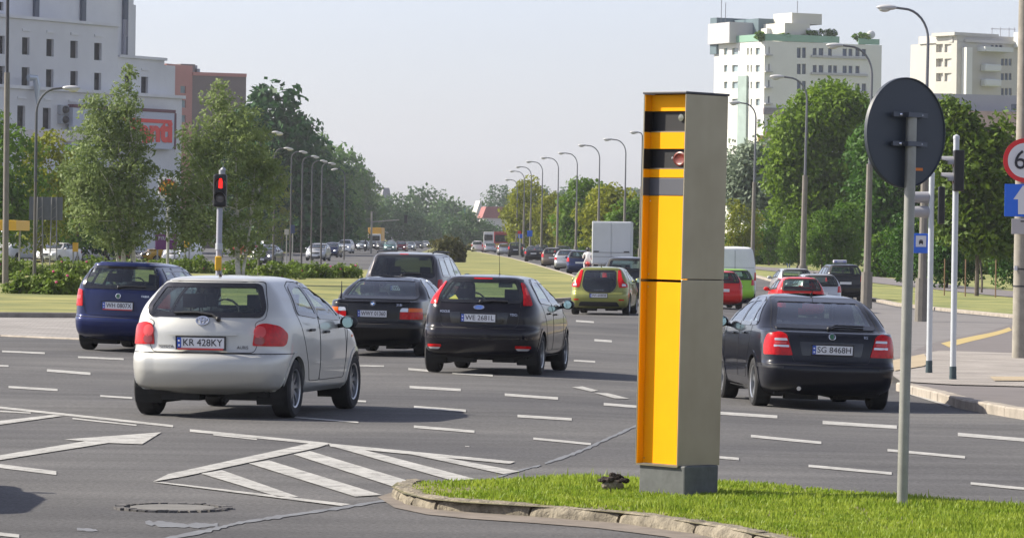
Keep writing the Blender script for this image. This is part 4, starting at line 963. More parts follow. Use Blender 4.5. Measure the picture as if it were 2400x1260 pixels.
# grass blades on the island
ip = [Vector(p[:2]) for p in kp[2:]]+[Vector(p[:2]) for p in W[len(edge):]]
inner = []
cen = ip
def distpoly(x, y, pl):
    best = 9
    for i in range(len(pl)-1):
        ax, ay = pl[i][0], pl[i][1]; bx, by = pl[i+1][0], pl[i+1][1]; dx, dy = bx-ax, by-ay; t = max(0, min(1, ((x-ax)*dx+(y-ay)*dy)/(dx*dx+dy*dy+1e-9)))
        best = min(best, math.hypot(x-ax-t*dx, y-ay-t*dy))
    return best
xs = [p.x for p in ip]; ys = [p.y for p in ip]; BV, BF, mi = [], [], []
cnt = 0; tries = 0; kpl = [(p.x, p.y) for p in kp]
hn = nr.rand(60, 60)
def lump(x, y, s=1.7):
    u, v = (x*s) % 59, (y*s) % 59; i, j = int(u), int(v); a, b = u-i, v-j
    return (hn[i, j]*(1-a)+hn[i+1, j]*a)*(1-b)+(hn[i, j+1]*(1-a)+hn[i+1, j+1]*a)*b
while cnt < 52000 and tries < 600000:
    tries += 1; x = min(xs)+rnd.random()*(max(xs)-min(xs)); y = min(ys)+rnd.random()*(max(ys)-min(ys))
    if x > 4.6 or y < 22.5 or not inpoly(x, y, ip): continue
    dk = distpoly(x, y, kpl)
    if dk < .16: continue
    l_ = lump(x, y); l2 = lump(x+7.3, y+3.1, 4.3); thin = min(1, (x-min(xs))/1.3)
    if rnd.random() > (.25+.75*thin)*(.25+1.3*l2): continue
    h = (.022+.045*rnd.random()*l_+.025*l_*l_)*(.5+.5*thin)*(1 if dk > .35 else .75)
    if rnd.random() < .012: h *= 1.8
    a = rnd.random()*6.283; lean = (rnd.random()-.3)*.9*h; wv = .0035+.0035*rnd.random(); dx, dy = math.cos(a), math.sin(a); z = gz(x, y)+.072
    b_ = len(BV); lx, ly = dx*lean, dy*lean; px_, py_ = -dy*wv, dx*wv
    BV += [(x-px_, y-py_, z), (x+px_, y+py_, z), (x+px_*.8+lx*.4, y+py_*.8+ly*.4, z+h*.6), (x-px_*.8+lx*.4, y-py_*.8+ly*.4, z+h*.6), (x+lx, y+ly, z+h), (x+lx, y+ly, z+h)]
    BF += [(b_, b_+1, b_+2, b_+3), (b_+3, b_+2, b_+4, b_+5)]; cnt += 1
GB = leafmat('grass_blade', (.14, .24, .015), (.36, .43, .06), 3.6, .45, .5)
o = link('grass', npmesh('grass', BV, BF), GB); tag(o, 'bright green ragged grass growing on the kerbed island', 'grass', None, 'stuff')
# ================================================================ SPEED CAMERA PILLAR, SIGNS, SIGNALS
STEEL = bpy.data.materials.new('brushed_steel'); STEEL.use_nodes = True
_t = STEEL.node_tree; _b = _t.nodes['Principled BSDF']; _c = _t.nodes.new('ShaderNodeTexCoord'); _m = _t.nodes.new('ShaderNodeMapping'); _m.inputs['Scale'].default_value = (5, 5, .5)
_n = _t.nodes.new('ShaderNodeTexNoise'); _n.inputs['Scale'].default_value = 3; _n.inputs['Detail'].default_value = 6; _n2 = _t.nodes.new('ShaderNodeTexNoise'); _n2.inputs['Scale'].default_value = 2.2; _n2.inputs['Detail'].default_value = 8
_r = _t.nodes.new('ShaderNodeValToRGB'); _r.color_ramp.elements[0].color = (.30, .265, .185, 1); _r.color_ramp.elements[1].color = (.385, .345, .25, 1); _r.color_ramp.elements[0].position = .3; _r.color_ramp.elements[1].position = .7
_x = _t.nodes.new('ShaderNodeMix'); _x.inputs[0].default_value = .85
_t.links.new(_c.outputs['Object'], _m.inputs[0]); _t.links.new(_m.outputs[0], _n.inputs[0]); _t.links.new(_c.outputs['Object'], _n2.inputs[0]); _t.links.new(_n.outputs[0], _x.inputs[2]); _t.links.new(_n2.outputs[0], _x.inputs[3])
_t.links.new(_x.outputs[0], _r.inputs[0]); _t.links.new(_r.outputs[0], _b.inputs['Base Color']); _b.inputs['Metallic'].default_value = .8; _b.inputs['Roughness'].default_value = .36
YPAINT = mat('yellow_enamel', (.92, .385, .0), .6, var=.04, scale=2, spec=.12)
DGREY = mat('grey_band', (.075, .08, .095), .5)
pil = empty('speed_camera', P(1592, 1150, 0), 0, 'tall yellow and steel speed camera pillar standing on the grass island', 'speed camera')
pil.location = P(1588, 1128, 0) ; pil.location = at(1586, 27.9); pil.location.z += .10
A0 = R(45); pil.rotation_euler = (0, .010, 0)
Mx = Matrix.Rotation(-A0, 4, 'Z')     # local: front faces -Y, steel side faces +X (right)
# plan in box frame: near vertical edge (front right) at origin
fwid, dep, z0, z1 = .425, .455, .20, 2.905
def bx(mb, x0, x1, y0, y1, a, b): mb.box(((x0+x1)/2, (y0+y1)/2, (a+b)/2), (x1-x0, y1-y0, b-a), M=Mx)
rec = .068
q = MB(); bx(q, -.012, 0, 0, dep, z0, 1.555); q.build('side_panel', STEEL, pil, bevel=.003)
q = MB(); bx(q, -.012, 0, 0, dep, 1.56, z1); q.build('side_panel', STEEL, pil, bevel=.003)
q = MB(); bx(q, -fwid, -fwid+.012, 0, dep, z0, z1); q.build('side_panel', STEEL, pil, bevel=.003)
q = MB(); bx(q, -fwid+.012, -.012, dep-.012, dep, z0, z1); q.build('rear_panel', STEEL, pil)
q = MB(); bx(q, -fwid+.0125, -.0125, dep*.5, dep*.5+.01, z0+.02, z1-.02); q.build('inner_frame', BLK, pil)
bands = [(z0, 1.535, YPAINT, 'yellow_panel'), (1.55, 2.165, YPAINT, 'yellow_panel'), (2.165, 2.295, DGREY, 'grey_panel'), (2.295, 2.36, YPAINT, 'yellow_panel'), (2.505, 2.63, YPAINT, 'yellow_panel'), (2.78, z1, YPAINT, 'yellow_panel')]
for a, b, m_, nm in bands:
    q = MB(); bx(q, -fwid+.014, -.013, rec, rec+.012, a+.002, b-.002); yp = q.build(nm, m_, pil, bevel=.002)
    if b-a > .3:
        for xx_ in (-fwid+.03, -.03):
            for zz_ in (a+.04, b-.04): q = MB(); q.ball((0, 0, 0), .006, 8, 5); sc_ = q.build('screw', CHROME, yp); sc_.matrix_local = Mx @ Matrix.Translation((xx_, rec-.001, zz_))
    q = MB(); bx(q, -fwid+.0125, -fwid+.0165, .003, rec-.001, a+.002, b-.002); q.build('fin_lining' , m_, pil)
for a, b in ((2.36, 2.505), (2.63, 2.78)):
    q = MB(); bx(q, -fwid+.0125, -fwid+.0155, .003, rec+.03, a, b); q.build('fin_lining', mat('window_black', (.006,.006,.007)), pil)
    q = MB(); bx(q, -fwid+.014, -.013, rec+.02, rec+.026, a, b); q.build('camera_window', mat('window_black', (.006, .006, .007), .7, spec=.1), pil)
    q = MB(); bx(q, -fwid+.014, -.013, rec+.001, rec+.02, a, a+.006); q.build('window_sill', STEEL, pil)
q = MB(); q.lathe([(.062, 0), (.062, -.006), (.05, -.010), (.04, -.004), (.001, -.006)], 24, (0, 0, 0), 'Y'); o = q.build('flash_lens', mat('flash_red', (.15, .02, .01), .4, coat=.2, var=.7, scale=30), pil, True)
o.matrix_local = Mx @ Matrix.Translation((-.125, rec+.018, 2.435)) @ Matrix.Diagonal((1.05, 1, .85, 1))
q = MB(); q.lathe([(.026, 0), (.026, -.01), (.001, -.014)], 18, (0, 0, 0), 'Y'); o = q.build('camera_lens', mat('lens_grey', (.14, .15, .12), .15, coat=.8), pil, True); o.matrix_local = Mx @ Matrix.Translation((-.12, rec+.018, 2.735))
for x_ in (-.045, -.20):
    q = MB(); q.ball((0, 0, 0), .010, 8, 6); o = q.build('sensor', CLRL, pil); o.matrix_local = Mx @ Matrix.Translation((x_, rec+.016, 2.44))
q = MB(); bx(q, -fwid-.004, .006, -.008, dep+.01, z1+.001, z1+.018); q.build('roof_plate', mat('dark_roof', (.05, .05, .06), .5), pil, bevel=.004)
q = MB(); bx(q, -fwid+.012, -.0, -.004, .010, z0-.01, z0+.002); q.build('base_lip', STEEL, pil)
PLN = mat('galvanised_plinth', (.10, .107, .105), .65, metal=.1, var=.25, scale=9, detail=9)
q = MB(); M2 = Mx @ Matrix.Rotation(R(0), 4, 'Z'); q.box((-fwid/2+.045, dep/2-.03, .07), (fwid+.03, dep-.09, .27), M=Mx); q.build('plinth', PLN, pil, bevel=.012)
# clod of earth
cl = MB()
cpt = P(1437, 1143, .10)
for k in range(46):
    a = rnd.random()*6.28; r_ = rnd.random()**.6*.095; s_ = .012+.02*rnd.random(); cl.ball((cpt.x+r_*math.cos(a)*1.1, cpt.y+r_*math.sin(a), cpt.z+.055+.05*(1-r_/.1)*rnd.random()), (s_, s_*.8, s_*.7), 6, 4)
cl.build('earth_clod', mat('wet_earth', (.025, .018, .014), .95, var=.5, scale=30)); tag(bpy.data.objects['earth_clod'], 'clod of dark earth on a pale stone left of the yellow pillar', 'earth clod')
st_ = MB(); st_.ball((cpt.x-.005, cpt.y-.03, cpt.z+.02), (.085, .05, .045), 10, 7); st_.build('stone', KS2, None, True); tag(bpy.data.objects['stone'], 'pale stone half buried in grass under a clod of earth', 'stone')
# round sign seen from behind
POLE = mat('galvanised_pole', (.30, .30, .27), .5, metal=.4, var=.12, scale=6)
SBACK = mat('sign_back_grey', (.045, .055, .07), .5, var=.06, scale=3)
sg = empty('road_sign', at(2114, 27.2) + Vector((0, 0, .10)), 0, 'round road sign seen from its dark grey back on a slim post', 'road sign'); sg.rotation_euler = (0, .0095, 0)
S_ = 331.0; zc = 2.0+(574-311)/S_-(sg.location.z)
q = MB(); q.tube([(0, 0, -.15), (0, 0, zc+.13)], .0385, 20); q.build('post', POLE, sg, True)
A1 = R(39); n_ = Vector((math.sin(A1), -math.cos(A1), 0)); Md = Matrix.Translation(Vector((0, 0, zc))-n_*.062) @ Matrix.Rotation(A1, 4, 'Z')
q = MB(); q.lathe([(.385, -.004), (.392, -.012), (.392, .016), (.386, .020), (.380, .008), (.001, .008)], 64, axis='Y')
q.v = [Md @ Vector((x, -y, z)) for x, y, z in q.v]; q.build('sign_disc', SBACK, sg, True)
for dz in (.125, -.08):
    q = MB(); q.box((0, -.045, dz), (.34, .022, .035), M=Md); q.box((0, -.10, dz), (.115, .012, .035), M=Md); q.box((.062, -.075, dz), (.012, .06, .035), M=Md); q.box((-.062, -.075, dz), (.012, .06, .035), M=Md); q.build('bracket', mat('bracket_steel', (.10, .11, .13), .45, metal=.6), sg, bevel=.002)
    for x_ in (-.1, .1):
        q = MB(); q.ball((0, 0, 0), .012, 8, 6); o = q.build('bolt', CHROME, sg); o.matrix_local = Md @ Matrix.Translation((x_, -.06, dz))
q = MB(); q.box((.13, -.0105, -.255), (.09, .003, .02), M=Md); q.build('orange_sticker', mat('sticker_orange', (.75, .2, .02), .5), sg)
WPOLE = mat('white_pole', (.50, .53, .55), .45, metal=.2, var=.08, scale=4)
HOUS = mat('signal_black', (.012, .012, .013), .45)
VIS = mat('signal_visor', (.30, .30, .32), .5)
def signal(px, py, ptop, label, faceleft, hous, base=True, Y=None):
    b = P(px, py); s = F/b.y; top = CH-b.z+0; Hn = HZ+ROLL*(px-CX); ht = 2+(Hn-ptop)/s-b.z
    e = empty('traffic_signal', b, 0, label, 'traffic light', 'traffic signals at the crossing')
    q = MB(); q.tube([(0, 0, .28), (0, 0, ht)], .047, 16); q.build('pole', WPOLE, e, True)
    q = MB(); q.tube([(0, 0, -.1), (0, 0, .16)], .058, 16); q.tube([(0, 0, .15), (0, 0, .30)], .055, 16); q.build('sleeve', mat('pole_sleeve', (.035, .06, .07), .6), e, True)
    q = MB(); q.lathe([(.052, 0), (.05, .05), (.001, .075)], 16, (0, 0, ht)); q.build('pole_cap', WPOLE, e, True)
    if hous:
        z1_ = 2+(Hn-hous[0])/s-b.z; z0_ = 2+(Hn-hous[1])/s-b.z; c_ = (z0_+z1_)/2
        q = MB(); q.box((hous[2], -.07, c_), (.16, .24, z1_-z0_)); q.build('signal_head', HOUS, e, bevel=.02)
        for k in (-1, 1):
            zz = c_+k*(z1_-z0_)*.2+.0; v = MB(); n = 14; sd_ = -1 if faceleft else 1
            prof = []
            for j in range(n+1):
                a = -R(20)+R(220)*j/n; prof.append((math.cos(a)*.095, math.sin(a)*.095))
            vs = [(hous[2]+sd_*.08, -.07+p[0], zz+p[1]) for p in prof]+[(hous[2]+sd_*(.27 if 2 < i < n-2 else .16), -.07+p[0], zz+p[1]) for i, p in enumerate(prof)]
            v.add(vs, [(i, i+1, n+2+i, n+1+i) for i in range(n)]); v.build('visor', VIS, e, True)
            l_ = MB(); l_.lathe([(.09, 0), (.07, sd_*.012), (.001, sd_*.02)], 18, (hous[2]+sd_*.08, -.07, zz), 'X'); l_.build('lens', mat('dark_lens', (.05, .02, .02), .2, coat=.5), e, True)
    return e
signal(2233, 903, 326, 'white signal pole nearest the kerb with a black two-lamp head', True, (352, 448, .03))
e = signal(2177, 887, 412, 'white signal pole right of the round sign, head on its far side', True, None)
q = MB(); b_ = e.location; q.box((.17, .05, 2.87), (.10, .2, .62)); q.build('signal_head', HOUS, e, bevel=.02)
for k in (3.0, 2.76):
    q = MB(); q.lathe([(.09, -.28), (.095, -.1), (.095, -.04)], 16, (0, .05, k), 'X'); q.build('visor', VIS, e, True)
# red pedestrian signal at left
b = at(509, 72); s = F/72
e = empty('traffic_signal', b, 0, 'pedestrian signal showing a red lamp, white pole with yellow button box', 'traffic light', 'traffic signals at the crossing'); e.rotation_euler = (0, .006, 0)
def zt(px, py, e=None, Y=72.0, bz=0.0): return at(px, Y, py).z-bz
q = MB(); q.tube([(0, 0, -.1), (0, 0, zt(512, 487, bz=b.z))], .055, 14); q.build('pole', mat('grey_pole', (.36, .37, .42), .5, var=.1, scale=4), e, True)
q = MB(); z_ = zt(510, 617, bz=b.z); q.box((0, -.08, z_), (.12, .12, .27)); q.build('push_button_box', mat('button_yellow', (.80, .46, .02), .45), e, bevel=.02)
q = MB(); q.tube([(0, 0, zt(512, 585, bz=b.z)), (0, 0, zt(512, 570, bz=b.z))], .068, 14); q.build('clamp', WPOLE, e, True)
z0_, z1_ = zt(512, 485, bz=b.z), zt(512, 408, bz=b.z)
q = MB(); q.box((0.0, 0, (z0_+z1_)/2), (.25, .22, z1_-z0_)); hd = q.build('signal_head', HOUS, e, bevel=.04); hd.rotation_euler = (0, 0, 0)
q = MB(); q.tube([(.03, 0, z1_-.02), (.03, 0, z1_+.08)], .06, 12); q.tube([(.03, 0, z1_+.07), (.07, -.03, z1_+.10)], .045, 10); q.build('top_bracket', mat('bracket_grey', (.35, .36, .38), .5), e, True)
for k, (zc_, m_) in enumerate(((z1_-.19, emit('lit_red', (.9, .015, .012), 1.3)), (z0_+.17, mat('unlit_lens', (.16, .15, .15), .2, coat=.6)))):
    q = MB(); q.lathe([(.085, -.115), (.06, -.125), (.001, -.13)], 20, (.01, 0, zc_), 'Y'); 
    if k == 0: 
        q = MB(); q.box((.015, -.122, zc_-.005), (.065, .012, .14)); q.ball((.015, -.122, zc_+.082), (.028, .008, .028), 10, 6)
        g_ = MB(); g_.lathe([(.088, -.108), (.088, -.116), (.001, -.116)], 20, (.01, 0, zc_), 'Y'); g_.build('lens', mat('dark_lens', (.05,.02,.02)), hd)
    q.build('lit_figure' if k == 0 else 'lens', m_, hd, True)
    v = MB(); n = 14; prof = [(math.cos(R(-25)+R(230)*j/n)*.105, math.sin(R(-25)+R(230)*j/n)*.105) for j in range(n+1)]
    vs = [(.01+p[0], -.11, zc_+p[1]) for p in prof]+[(.01+p[0], -.11-(.19 if 2 < i < n-2 else .09), zc_+p[1]) for i, p in enumerate(prof)]
    v.add(vs, [(i, i+1, n+2+i, n+1+i) for i in range(n)]); v.build('visor', HOUS, hd, True)
# speed limit post at the right edge
CONC = mat('concrete_pole', (.27, .25, .21), .85, var=.18, scale=5, bump=.3)
b = at(2390, 74); s = F/74; e = empty('sign_post', b, 0, 'concrete pole carrying a 60 sign and a blue arrow sign', 'sign post')
q = MB(); q.tube([(-.0, 0, -.1), (0, 0, 12)], [.155, .10], 14); q.build('pole', CONC, e, True)
def dsc(name, px, py, r_, m_, y=-.2, th=.012, parent=None):
    p = at(px, 74+y, py)-b; q = MB(); q.lathe([(r_, .006), (r_, -.006), (.001, -.006)], 48, tuple(p), 'Y'); return q.build(name, m_, parent or e)
SW = mat('sign_white', (.62, .62, .64), .4); SR = mat('sign_red', (.62, .015, .02), .4); SBL = mat('sign_blue', (.01, .12, .62), .4)
d0 = dsc('speed_limit_sign', 2403, 376, .425, SR, -.20); dsc('white_face', 2403, 376, .335, SW, -.208, parent=d0)
t = textmesh('60', .52, .004, 1.0); t.transform(Matrix.Translation(at(2407, 73.775, 377)-b) @ Matrix.Rotation(R(90), 4, 'X')); link('digits', t, INK, d0)
def rect(name, x0, y0, x1, y1, yoff, m_, parent):
    a = at(x0, 74+yoff, y0)-b; c = at(x1, 74+yoff, y1)-b; q = MB(); q.box(((a.x+c.x)/2, a.y, (a.z+c.z)/2), (c.x-a.x, .012, abs(a.z-c.z))); return q.build(name, m_, parent, bevel=.004)
o = rect('lane_sign', 2355, 431, 2438, 508, -.2, SBL, e)
q = MB(); pts = [(2375,467),(2398,434),(2421,467),(2408,467),(2408,502),(2386,502),(2386,467)]; q.add([tuple(at(a, 73.79, c)-b) for a, c in pts], [(0,1,2),(6,3,4,5)]); q.build('white_arrow', SW, o)
o = rect('sign_plate', 2371, 512, 2432, 549, -.2, mat('sign_grey', (.40, .38, .38), .5), e); rect('arrow_mark', 2392, 517, 2412, 520, -.215, INK, o)
for yy in (632, 672): 
    z_ = (at(2386, 74, yy)-b).z; q = MB(); q.tube([(0, 0, z_), (0, 0, z_+.03)], .152, 14); q.build('steel_band', DARKRIM, e, True)
q = MB(); q.box((-.12, -.12, (at(2386, 74, 628)-b).z), (.06, .03, .09)); q.build('white_sticker', SW, e)
# ================================================================ THE OTHER TRAFFIC
SLOT = paint('traffic_paint', (.4, .4, .4), .3, .35, .1)
def ll(W2, zl, zf, L, sedan=False, tall=.12):
    f = [('taillight', 's', [(W2*.76, zl-tall), (W2*1.16, zl-tall), (W2*1.14, zl+tall), (W2*.80, zl+tall)], REDL, .012, True),
         ('headlight', 'front', [(W2*.50, zf-.07), (W2*.84, zf-.06), (W2*.86, zf+.09), (W2*.52, zf+.05)], mat('headlamp_glass', (.6, .62, .65), .12, coat=.8, metal=.3), .012, True),
         ('grille', 'front', [(-W2*.42, zf-.07), (W2*.42, zf-.07), (W2*.46, zf+.05), (-W2*.46, zf+.05)], BLK, .010, False),
         ('air_intake', 'front', [(-W2*.6, .30), (W2*.6, .30), (W2*.6, .40), (-W2*.6, .40)], BLK, .010, False),
         ('lit_lamp', 'front', [(W2*.62+.055*math.cos(a), zf+.0+.045*math.sin(a), 0) for a in np.linspace(0, 2*math.pi, 9)[:-1]], HEADL, .02, True)]
    return f
def strip_front(S): S = dict(S); S['feat'] = [f for f in S['feat'] if f[1] != 'front']; return S
kinds = {}
kinds['hatch'] = stdcar('hatch', L=4.0, W=1.70, H=1.48, ro=.72, wb=2.5, belt=1.02, cowl=2.95, wtop=2.15, paint=SLOT, wr=.30, rim='cap', seaty=(1.2, 1.95), mir=(2.5, 1.0), plate=('', .72),
    rear=[(.19,.34),(.25,.16),(.32,.06),(.42,.01),(.52,.0),(.60,.01),(.66,.06),(.80,.08),(.98,.12),(1.08,.17),(1.34,.38),(1.40,.42),(1.44,.5),(1.47,.8),(1.48,1.3)],
    rwin=[(-.66,1.03),(.66,1.03),(.56,1.39),(-.56,1.39)], swin=[[(.95,1.07),(1.70,1.05),(1.70,1.36),(1.15,1.34)],[(1.78,1.05),(2.6,1.02),(2.1,1.35),(1.78,1.36)]], feat=ll(.85, .90, .66, 4.0))
kinds['sedan'] = stdcar('sedan', L=4.5, W=1.74, H=1.44, ro=.98, wb=2.65, belt=1.0, cowl=3.35, wtop=2.6, paint=SLOT, wr=.31, rim='cap', seaty=(1.5, 2.3), mir=(2.95, 1.0), plate=('', .75),
    rear=[(.19,.34),(.25,.18),(.32,.06),(.42,.01),(.52,.0),(.60,.03),(.64,.07),(.80,.09),(.95,.12),(1.0,.18),(1.02,.5),(1.05,.66),(1.35,1.35),(1.40,1.6),(1.43,1.95),(1.44,2.3)],
    rwin=[(-.62,1.06),(.62,1.06),(.53,1.35),(-.53,1.35)], swin=[[(1.25,1.06),(2.10,1.05),(2.10,1.34),(1.5,1.32)],[(2.18,1.05),(3.0,1.02),(2.5,1.33),(2.18,1.34)]], feat=ll(.87, .82, .66, 4.5, tall=.09))
kinds['suv'] = stdcar('suv', L=4.45, W=1.80, H=1.68, ro=.85, wb=2.65, belt=1.16, cowl=3.25, wtop=2.55, paint=SLOT, wr=.35, rim='five', seaty=(1.3, 2.2), mir=(2.9, 1.15), plate=('', .82),
    rear=[(.27,.34),(.33,.14),(.40,.04),(.52,.0),(.66,.0),(.72,.05),(.95,.07),(1.18,.12),(1.55,.32),(1.60,.34),(1.64,.45),(1.67,.8),(1.68,1.3)],
    rwin=[(-.70,1.18),(.70,1.18),(.60,1.57),(-.60,1.57)], swin=[[(.55,1.22),(1.05,1.2),(1.05,1.54),(.72,1.53)],[(1.12,1.2),(1.9,1.19),(1.9,1.54),(1.12,1.54)],[(1.98,1.19),(2.9,1.17),(2.45,1.52),(1.98,1.54)]], feat=ll(.90, 1.03, .80, 4.45, tall=.14))
kinds['van'] = stdcar('van', L=5.3, W=1.95, H=2.42, ro=1.0, wb=3.1, belt=1.35, cowl=4.45, wtop=3.9, paint=SLOT, wr=.34, rim='steel', seaty=(3.0, 3.4), mir=(4.1, 1.35), plate=('', .62), cr=(.14,.14), cl=(.1,.1), br=(.02,.02),
    rear=[(.3,.12),(.38,.03),(.5,.0),(.62,.02),(.66,.06),(1.35,.09),(2.2,.16),(2.34,.20),(2.40,.4),(2.42,.9)],
    front=[(.3,5.1),(.38,5.24),(.5,5.3),(.8,5.28),(1.0,5.15),(1.2,4.9),(1.38,4.5),(1.45,4.42),(2.1,3.98),(2.28,3.8),(2.38,3.4),(2.42,2.9)],
    wid=[(.3,.88),(.4,.95),(.7,.975),(1.3,.96),(1.8,.90),(2.2,.83),(2.34,.76),(2.40,.6),(2.42,.03)],
    rwin=[(-.70,1.62),(-.69,1.62),(-.69,1.63),(-.70,1.63)], swin=[[(3.6,1.38),(4.45,1.36),(4.1,1.95),(3.6,1.95)]], fwin=[(-.76,1.5),(.76,1.5),(.66,2.02),(-.66,2.02)],
    feat=[('taillight','s',[(.84,.95,.01),(.98,.95,.01),(.98,1.3,.01),(.86,1.3,.01)],REDL,.012,True),('door_joint','rear',[(-.008,.66),(.008,.66),(.008,2.25),(-.008,2.25)],SEAM,.004,False),('door_joint','rear',[(-.85,1.5),(.85,1.5),(.85,1.512),(-.85,1.512)],SEAM,.004,False)]+ll(.95,1,.85,5.3)[1:])
kinds['smallvan'] = stdcar('van', L=4.2, W=1.70, H=1.80, ro=.7, wb=2.7, belt=1.15, cowl=3.3, wtop=2.75, paint=SLOT, wr=.30, rim='steel', seaty=(1.9, 2.3), mir=(2.9, 1.13), plate=('', .6), 
    rear=[(.2,.2),(.3,.05),(.45,.0),(.6,.03),(1.15,.06),(1.65,.14),(1.74,.2),(1.79,.5),(1.80,1.0)], rwin=[(-.6,1.2),(.6,1.2),(.54,1.55),(-.54,1.55)], swin=[[(2.1,1.19),(3.1,1.17),(2.65,1.6),(2.1,1.6)]], feat=ll(.85,1.0,.75,4.2))
PROTO = {}
def proto(k, away):
    key = (k, away)
    if key not in PROTO:
        S = dict(kinds[k])
        if away: S['feat'] = [f for f in S['feat'] if f[0] != 'lit_lamp']
        r_, sh_ = make_car(S, {'hatch': 'hatchback_car', 'sedan': 'sedan_car', 'suv': 'tall_car', 'van': 'panel_van', 'smallvan': 'small_van'}[k], hi=False)
        if k == 'van':
            for o in list(r_.children):
                if o.name.startswith('rear_window') : bpy.data.objects.remove(o)
        for o in r_.children:
            for sl_ in o.material_slots:
                if sl_.material == SLOT: sl_.link = 'OBJECT'; sl_.material = SLOT
        r_.location = (0, -500, 0); PROTO[key] = [r_, False]
    return PROTO[key]
PC = dict(white=((.72,.72,.72),0), silver=((.45,.46,.47),.5), grey=((.16,.16,.17),.5), dark=((.03,.03,.035),.2), black=((.012,.012,.014),0), navy=((.02,.03,.09),.2), red=((.60,.015,.012),0), wine=((.28,.02,.03),0), blue=((.04,.09,.25),.2), brown=((.17,.14,.12),.4), teal=((.12,.22,.22),.3), green=((.28,.55,.04),0), yellow=((.75,.42,.03),0), steel=((.25,.29,.34),.4), cream=((.6,.58,.5),0))
CARS = []
def car_at(kind, colr, px, py, head, label, group, facing=False, cat=None, Y=None):
    """px, py: the ground under the near bumper; facing: nose towards the camera"""
    pr = proto(kind, not facing); S = kinds[kind]
    p = P(px, py) if Y is None else at(px, Y)
    h = R(head+(180 if facing else 0)); off = (S['L']-S['ro']) if facing else S['ro']
    base = Vector((p.x+math.sin(R(head))*off, p.y+math.cos(R(head))*off))
    base = Vector((base.x, base.y, gz(base.x, base.y)))
    if not pr[1]: o = pr[0]; pr[1] = True; o.location = base; o.rotation_euler = (0, 0, -h)
    else: o = dup(pr[0], base, -h)
    tag(o, label, cat or 'car', group); c, mt = PC[colr]; pm = paint('paint_'+colr, c, mt, .35, .06)
    for ch in o.children:
        for sl_ in ch.material_slots:
            if sl_.link == 'OBJECT': sl_.material = pm
    CARS.append(o); return o
G1 = 'cars driving away on the right-hand carriageway'; G2 = 'cars driving towards the camera on the left-hand carriageway'; G3 = 'vehicles on the far left side road'; G4 = 'vehicles queuing right of the yellow pillar'
# queue right of the pillar
car_at('van','white',1722,708,-2,'white high-roof panel van right behind the yellow pillar',G4,cat='van')
car_at('hatch','green',1726,711,-4,'lime green small car between the red hatchback and the white panel van',G4)
car_at('hatch','red',1694,724,-5,'red hatchback half hidden by the right edge of the yellow pillar',G4)
car_at('hatch','red',1880,750,-3,'red hatchback directly behind the black liftback sedan',G4)
car_at('hatch','silver',1924,733,-3,'silver estate car behind the right shoulder of the red hatchback',G4)
car_at('hatch','silver',1868,706,-3,'silver car in front of the red hatchback, only its roof showing',G4)
tx = car_at('suv','black',1982,706,-4,'black tall taxi with a white roof sign, last of the queue by the right kerb',G4, cat='taxi')
# away cars on the right carriageway
car_at('suv','dark',1468,735-20,3,'dark people carrier between the olive hatchback and the yellow pillar',G1)
for a in [('suv','white',1118,591,2,'white tall car farthest up the right carriageway, beside the dark bush'),('hatch','silver',1148,592,2,'silver car beside the white tall car near the red bus'),
    ('hatch','silver',1181,598,2,'silver hatchback in front of the red bus'),('suv','black',1208,602,2,'black tall car right of the silver hatchback near the bus'),('hatch','dark',1268,604,2,'dark car just beyond the black sedan with red lamps'),
    ('sedan','black',1250,613,3,'black sedan with lit red lamps beside the median lawn'),('hatch','brown',1294,627,3,'brownish hatchback between the black sedan and the silver sedan'),('hatch','dark',1318,612,3,'dark car beyond the silver sedan, roof only showing'),
    ('sedan','silver',1327,634,4,'silver sedan left of the dark blue hatchback'),('hatch','navy',1358,643,4,'dark blue hatchback left of the box truck')]: car_at(*a[:5], a[5], G1)
# oncoming cars
for a in [('sedan','grey',610,622,8,'grey sedan with lit headlamps right of the birches'),('hatch','silver',737,611,6,'silver hatchback nearest on the oncoming carriageway'),('hatch','navy',770,603,6,'dark blue hatchback beside the oncoming silver hatchback'),
    ('suv','white',804,594,5,'white tall car coming alone in the oncoming lane'),('sedan','dark',828,584,5,'dark sedan behind the oncoming white tall car'),('hatch','steel',848,586,4,'steel blue car left of the motorcycles'),
    ('sedan','dark',868,584,4,'dark car just behind the motorcycles'),('sedan','dark',893,586,4,'black car right of the motorcycles'),('hatch','teal',912,590,3,'teal hatchback among the oncoming cars'),('hatch','wine',938,589,3,'dark red car among the oncoming cars'),
    ('hatch','silver',915,580,3,'silver car beyond the teal hatchback'),('sedan','steel',958,587,3,'pale blue sedan right of the dark red car'),('sedan','dark',978,583,3,'dark sedan at the right of the oncoming queue'),('hatch','silver',995,581,3,'silver car behind the grey minivan roof in the far queue'),
    ('hatch','grey',938,579,3,'small grey car far behind the dark red car'),('hatch','white',1005,577,2,'small white car in the far queue by the dark bush'),('hatch','cream',962,578,2,'cream car far up the oncoming queue'),('sedan','grey',882,579,3,'grey car far behind the motorcycles')]: car_at(*a[:5], a[5], G2, True)
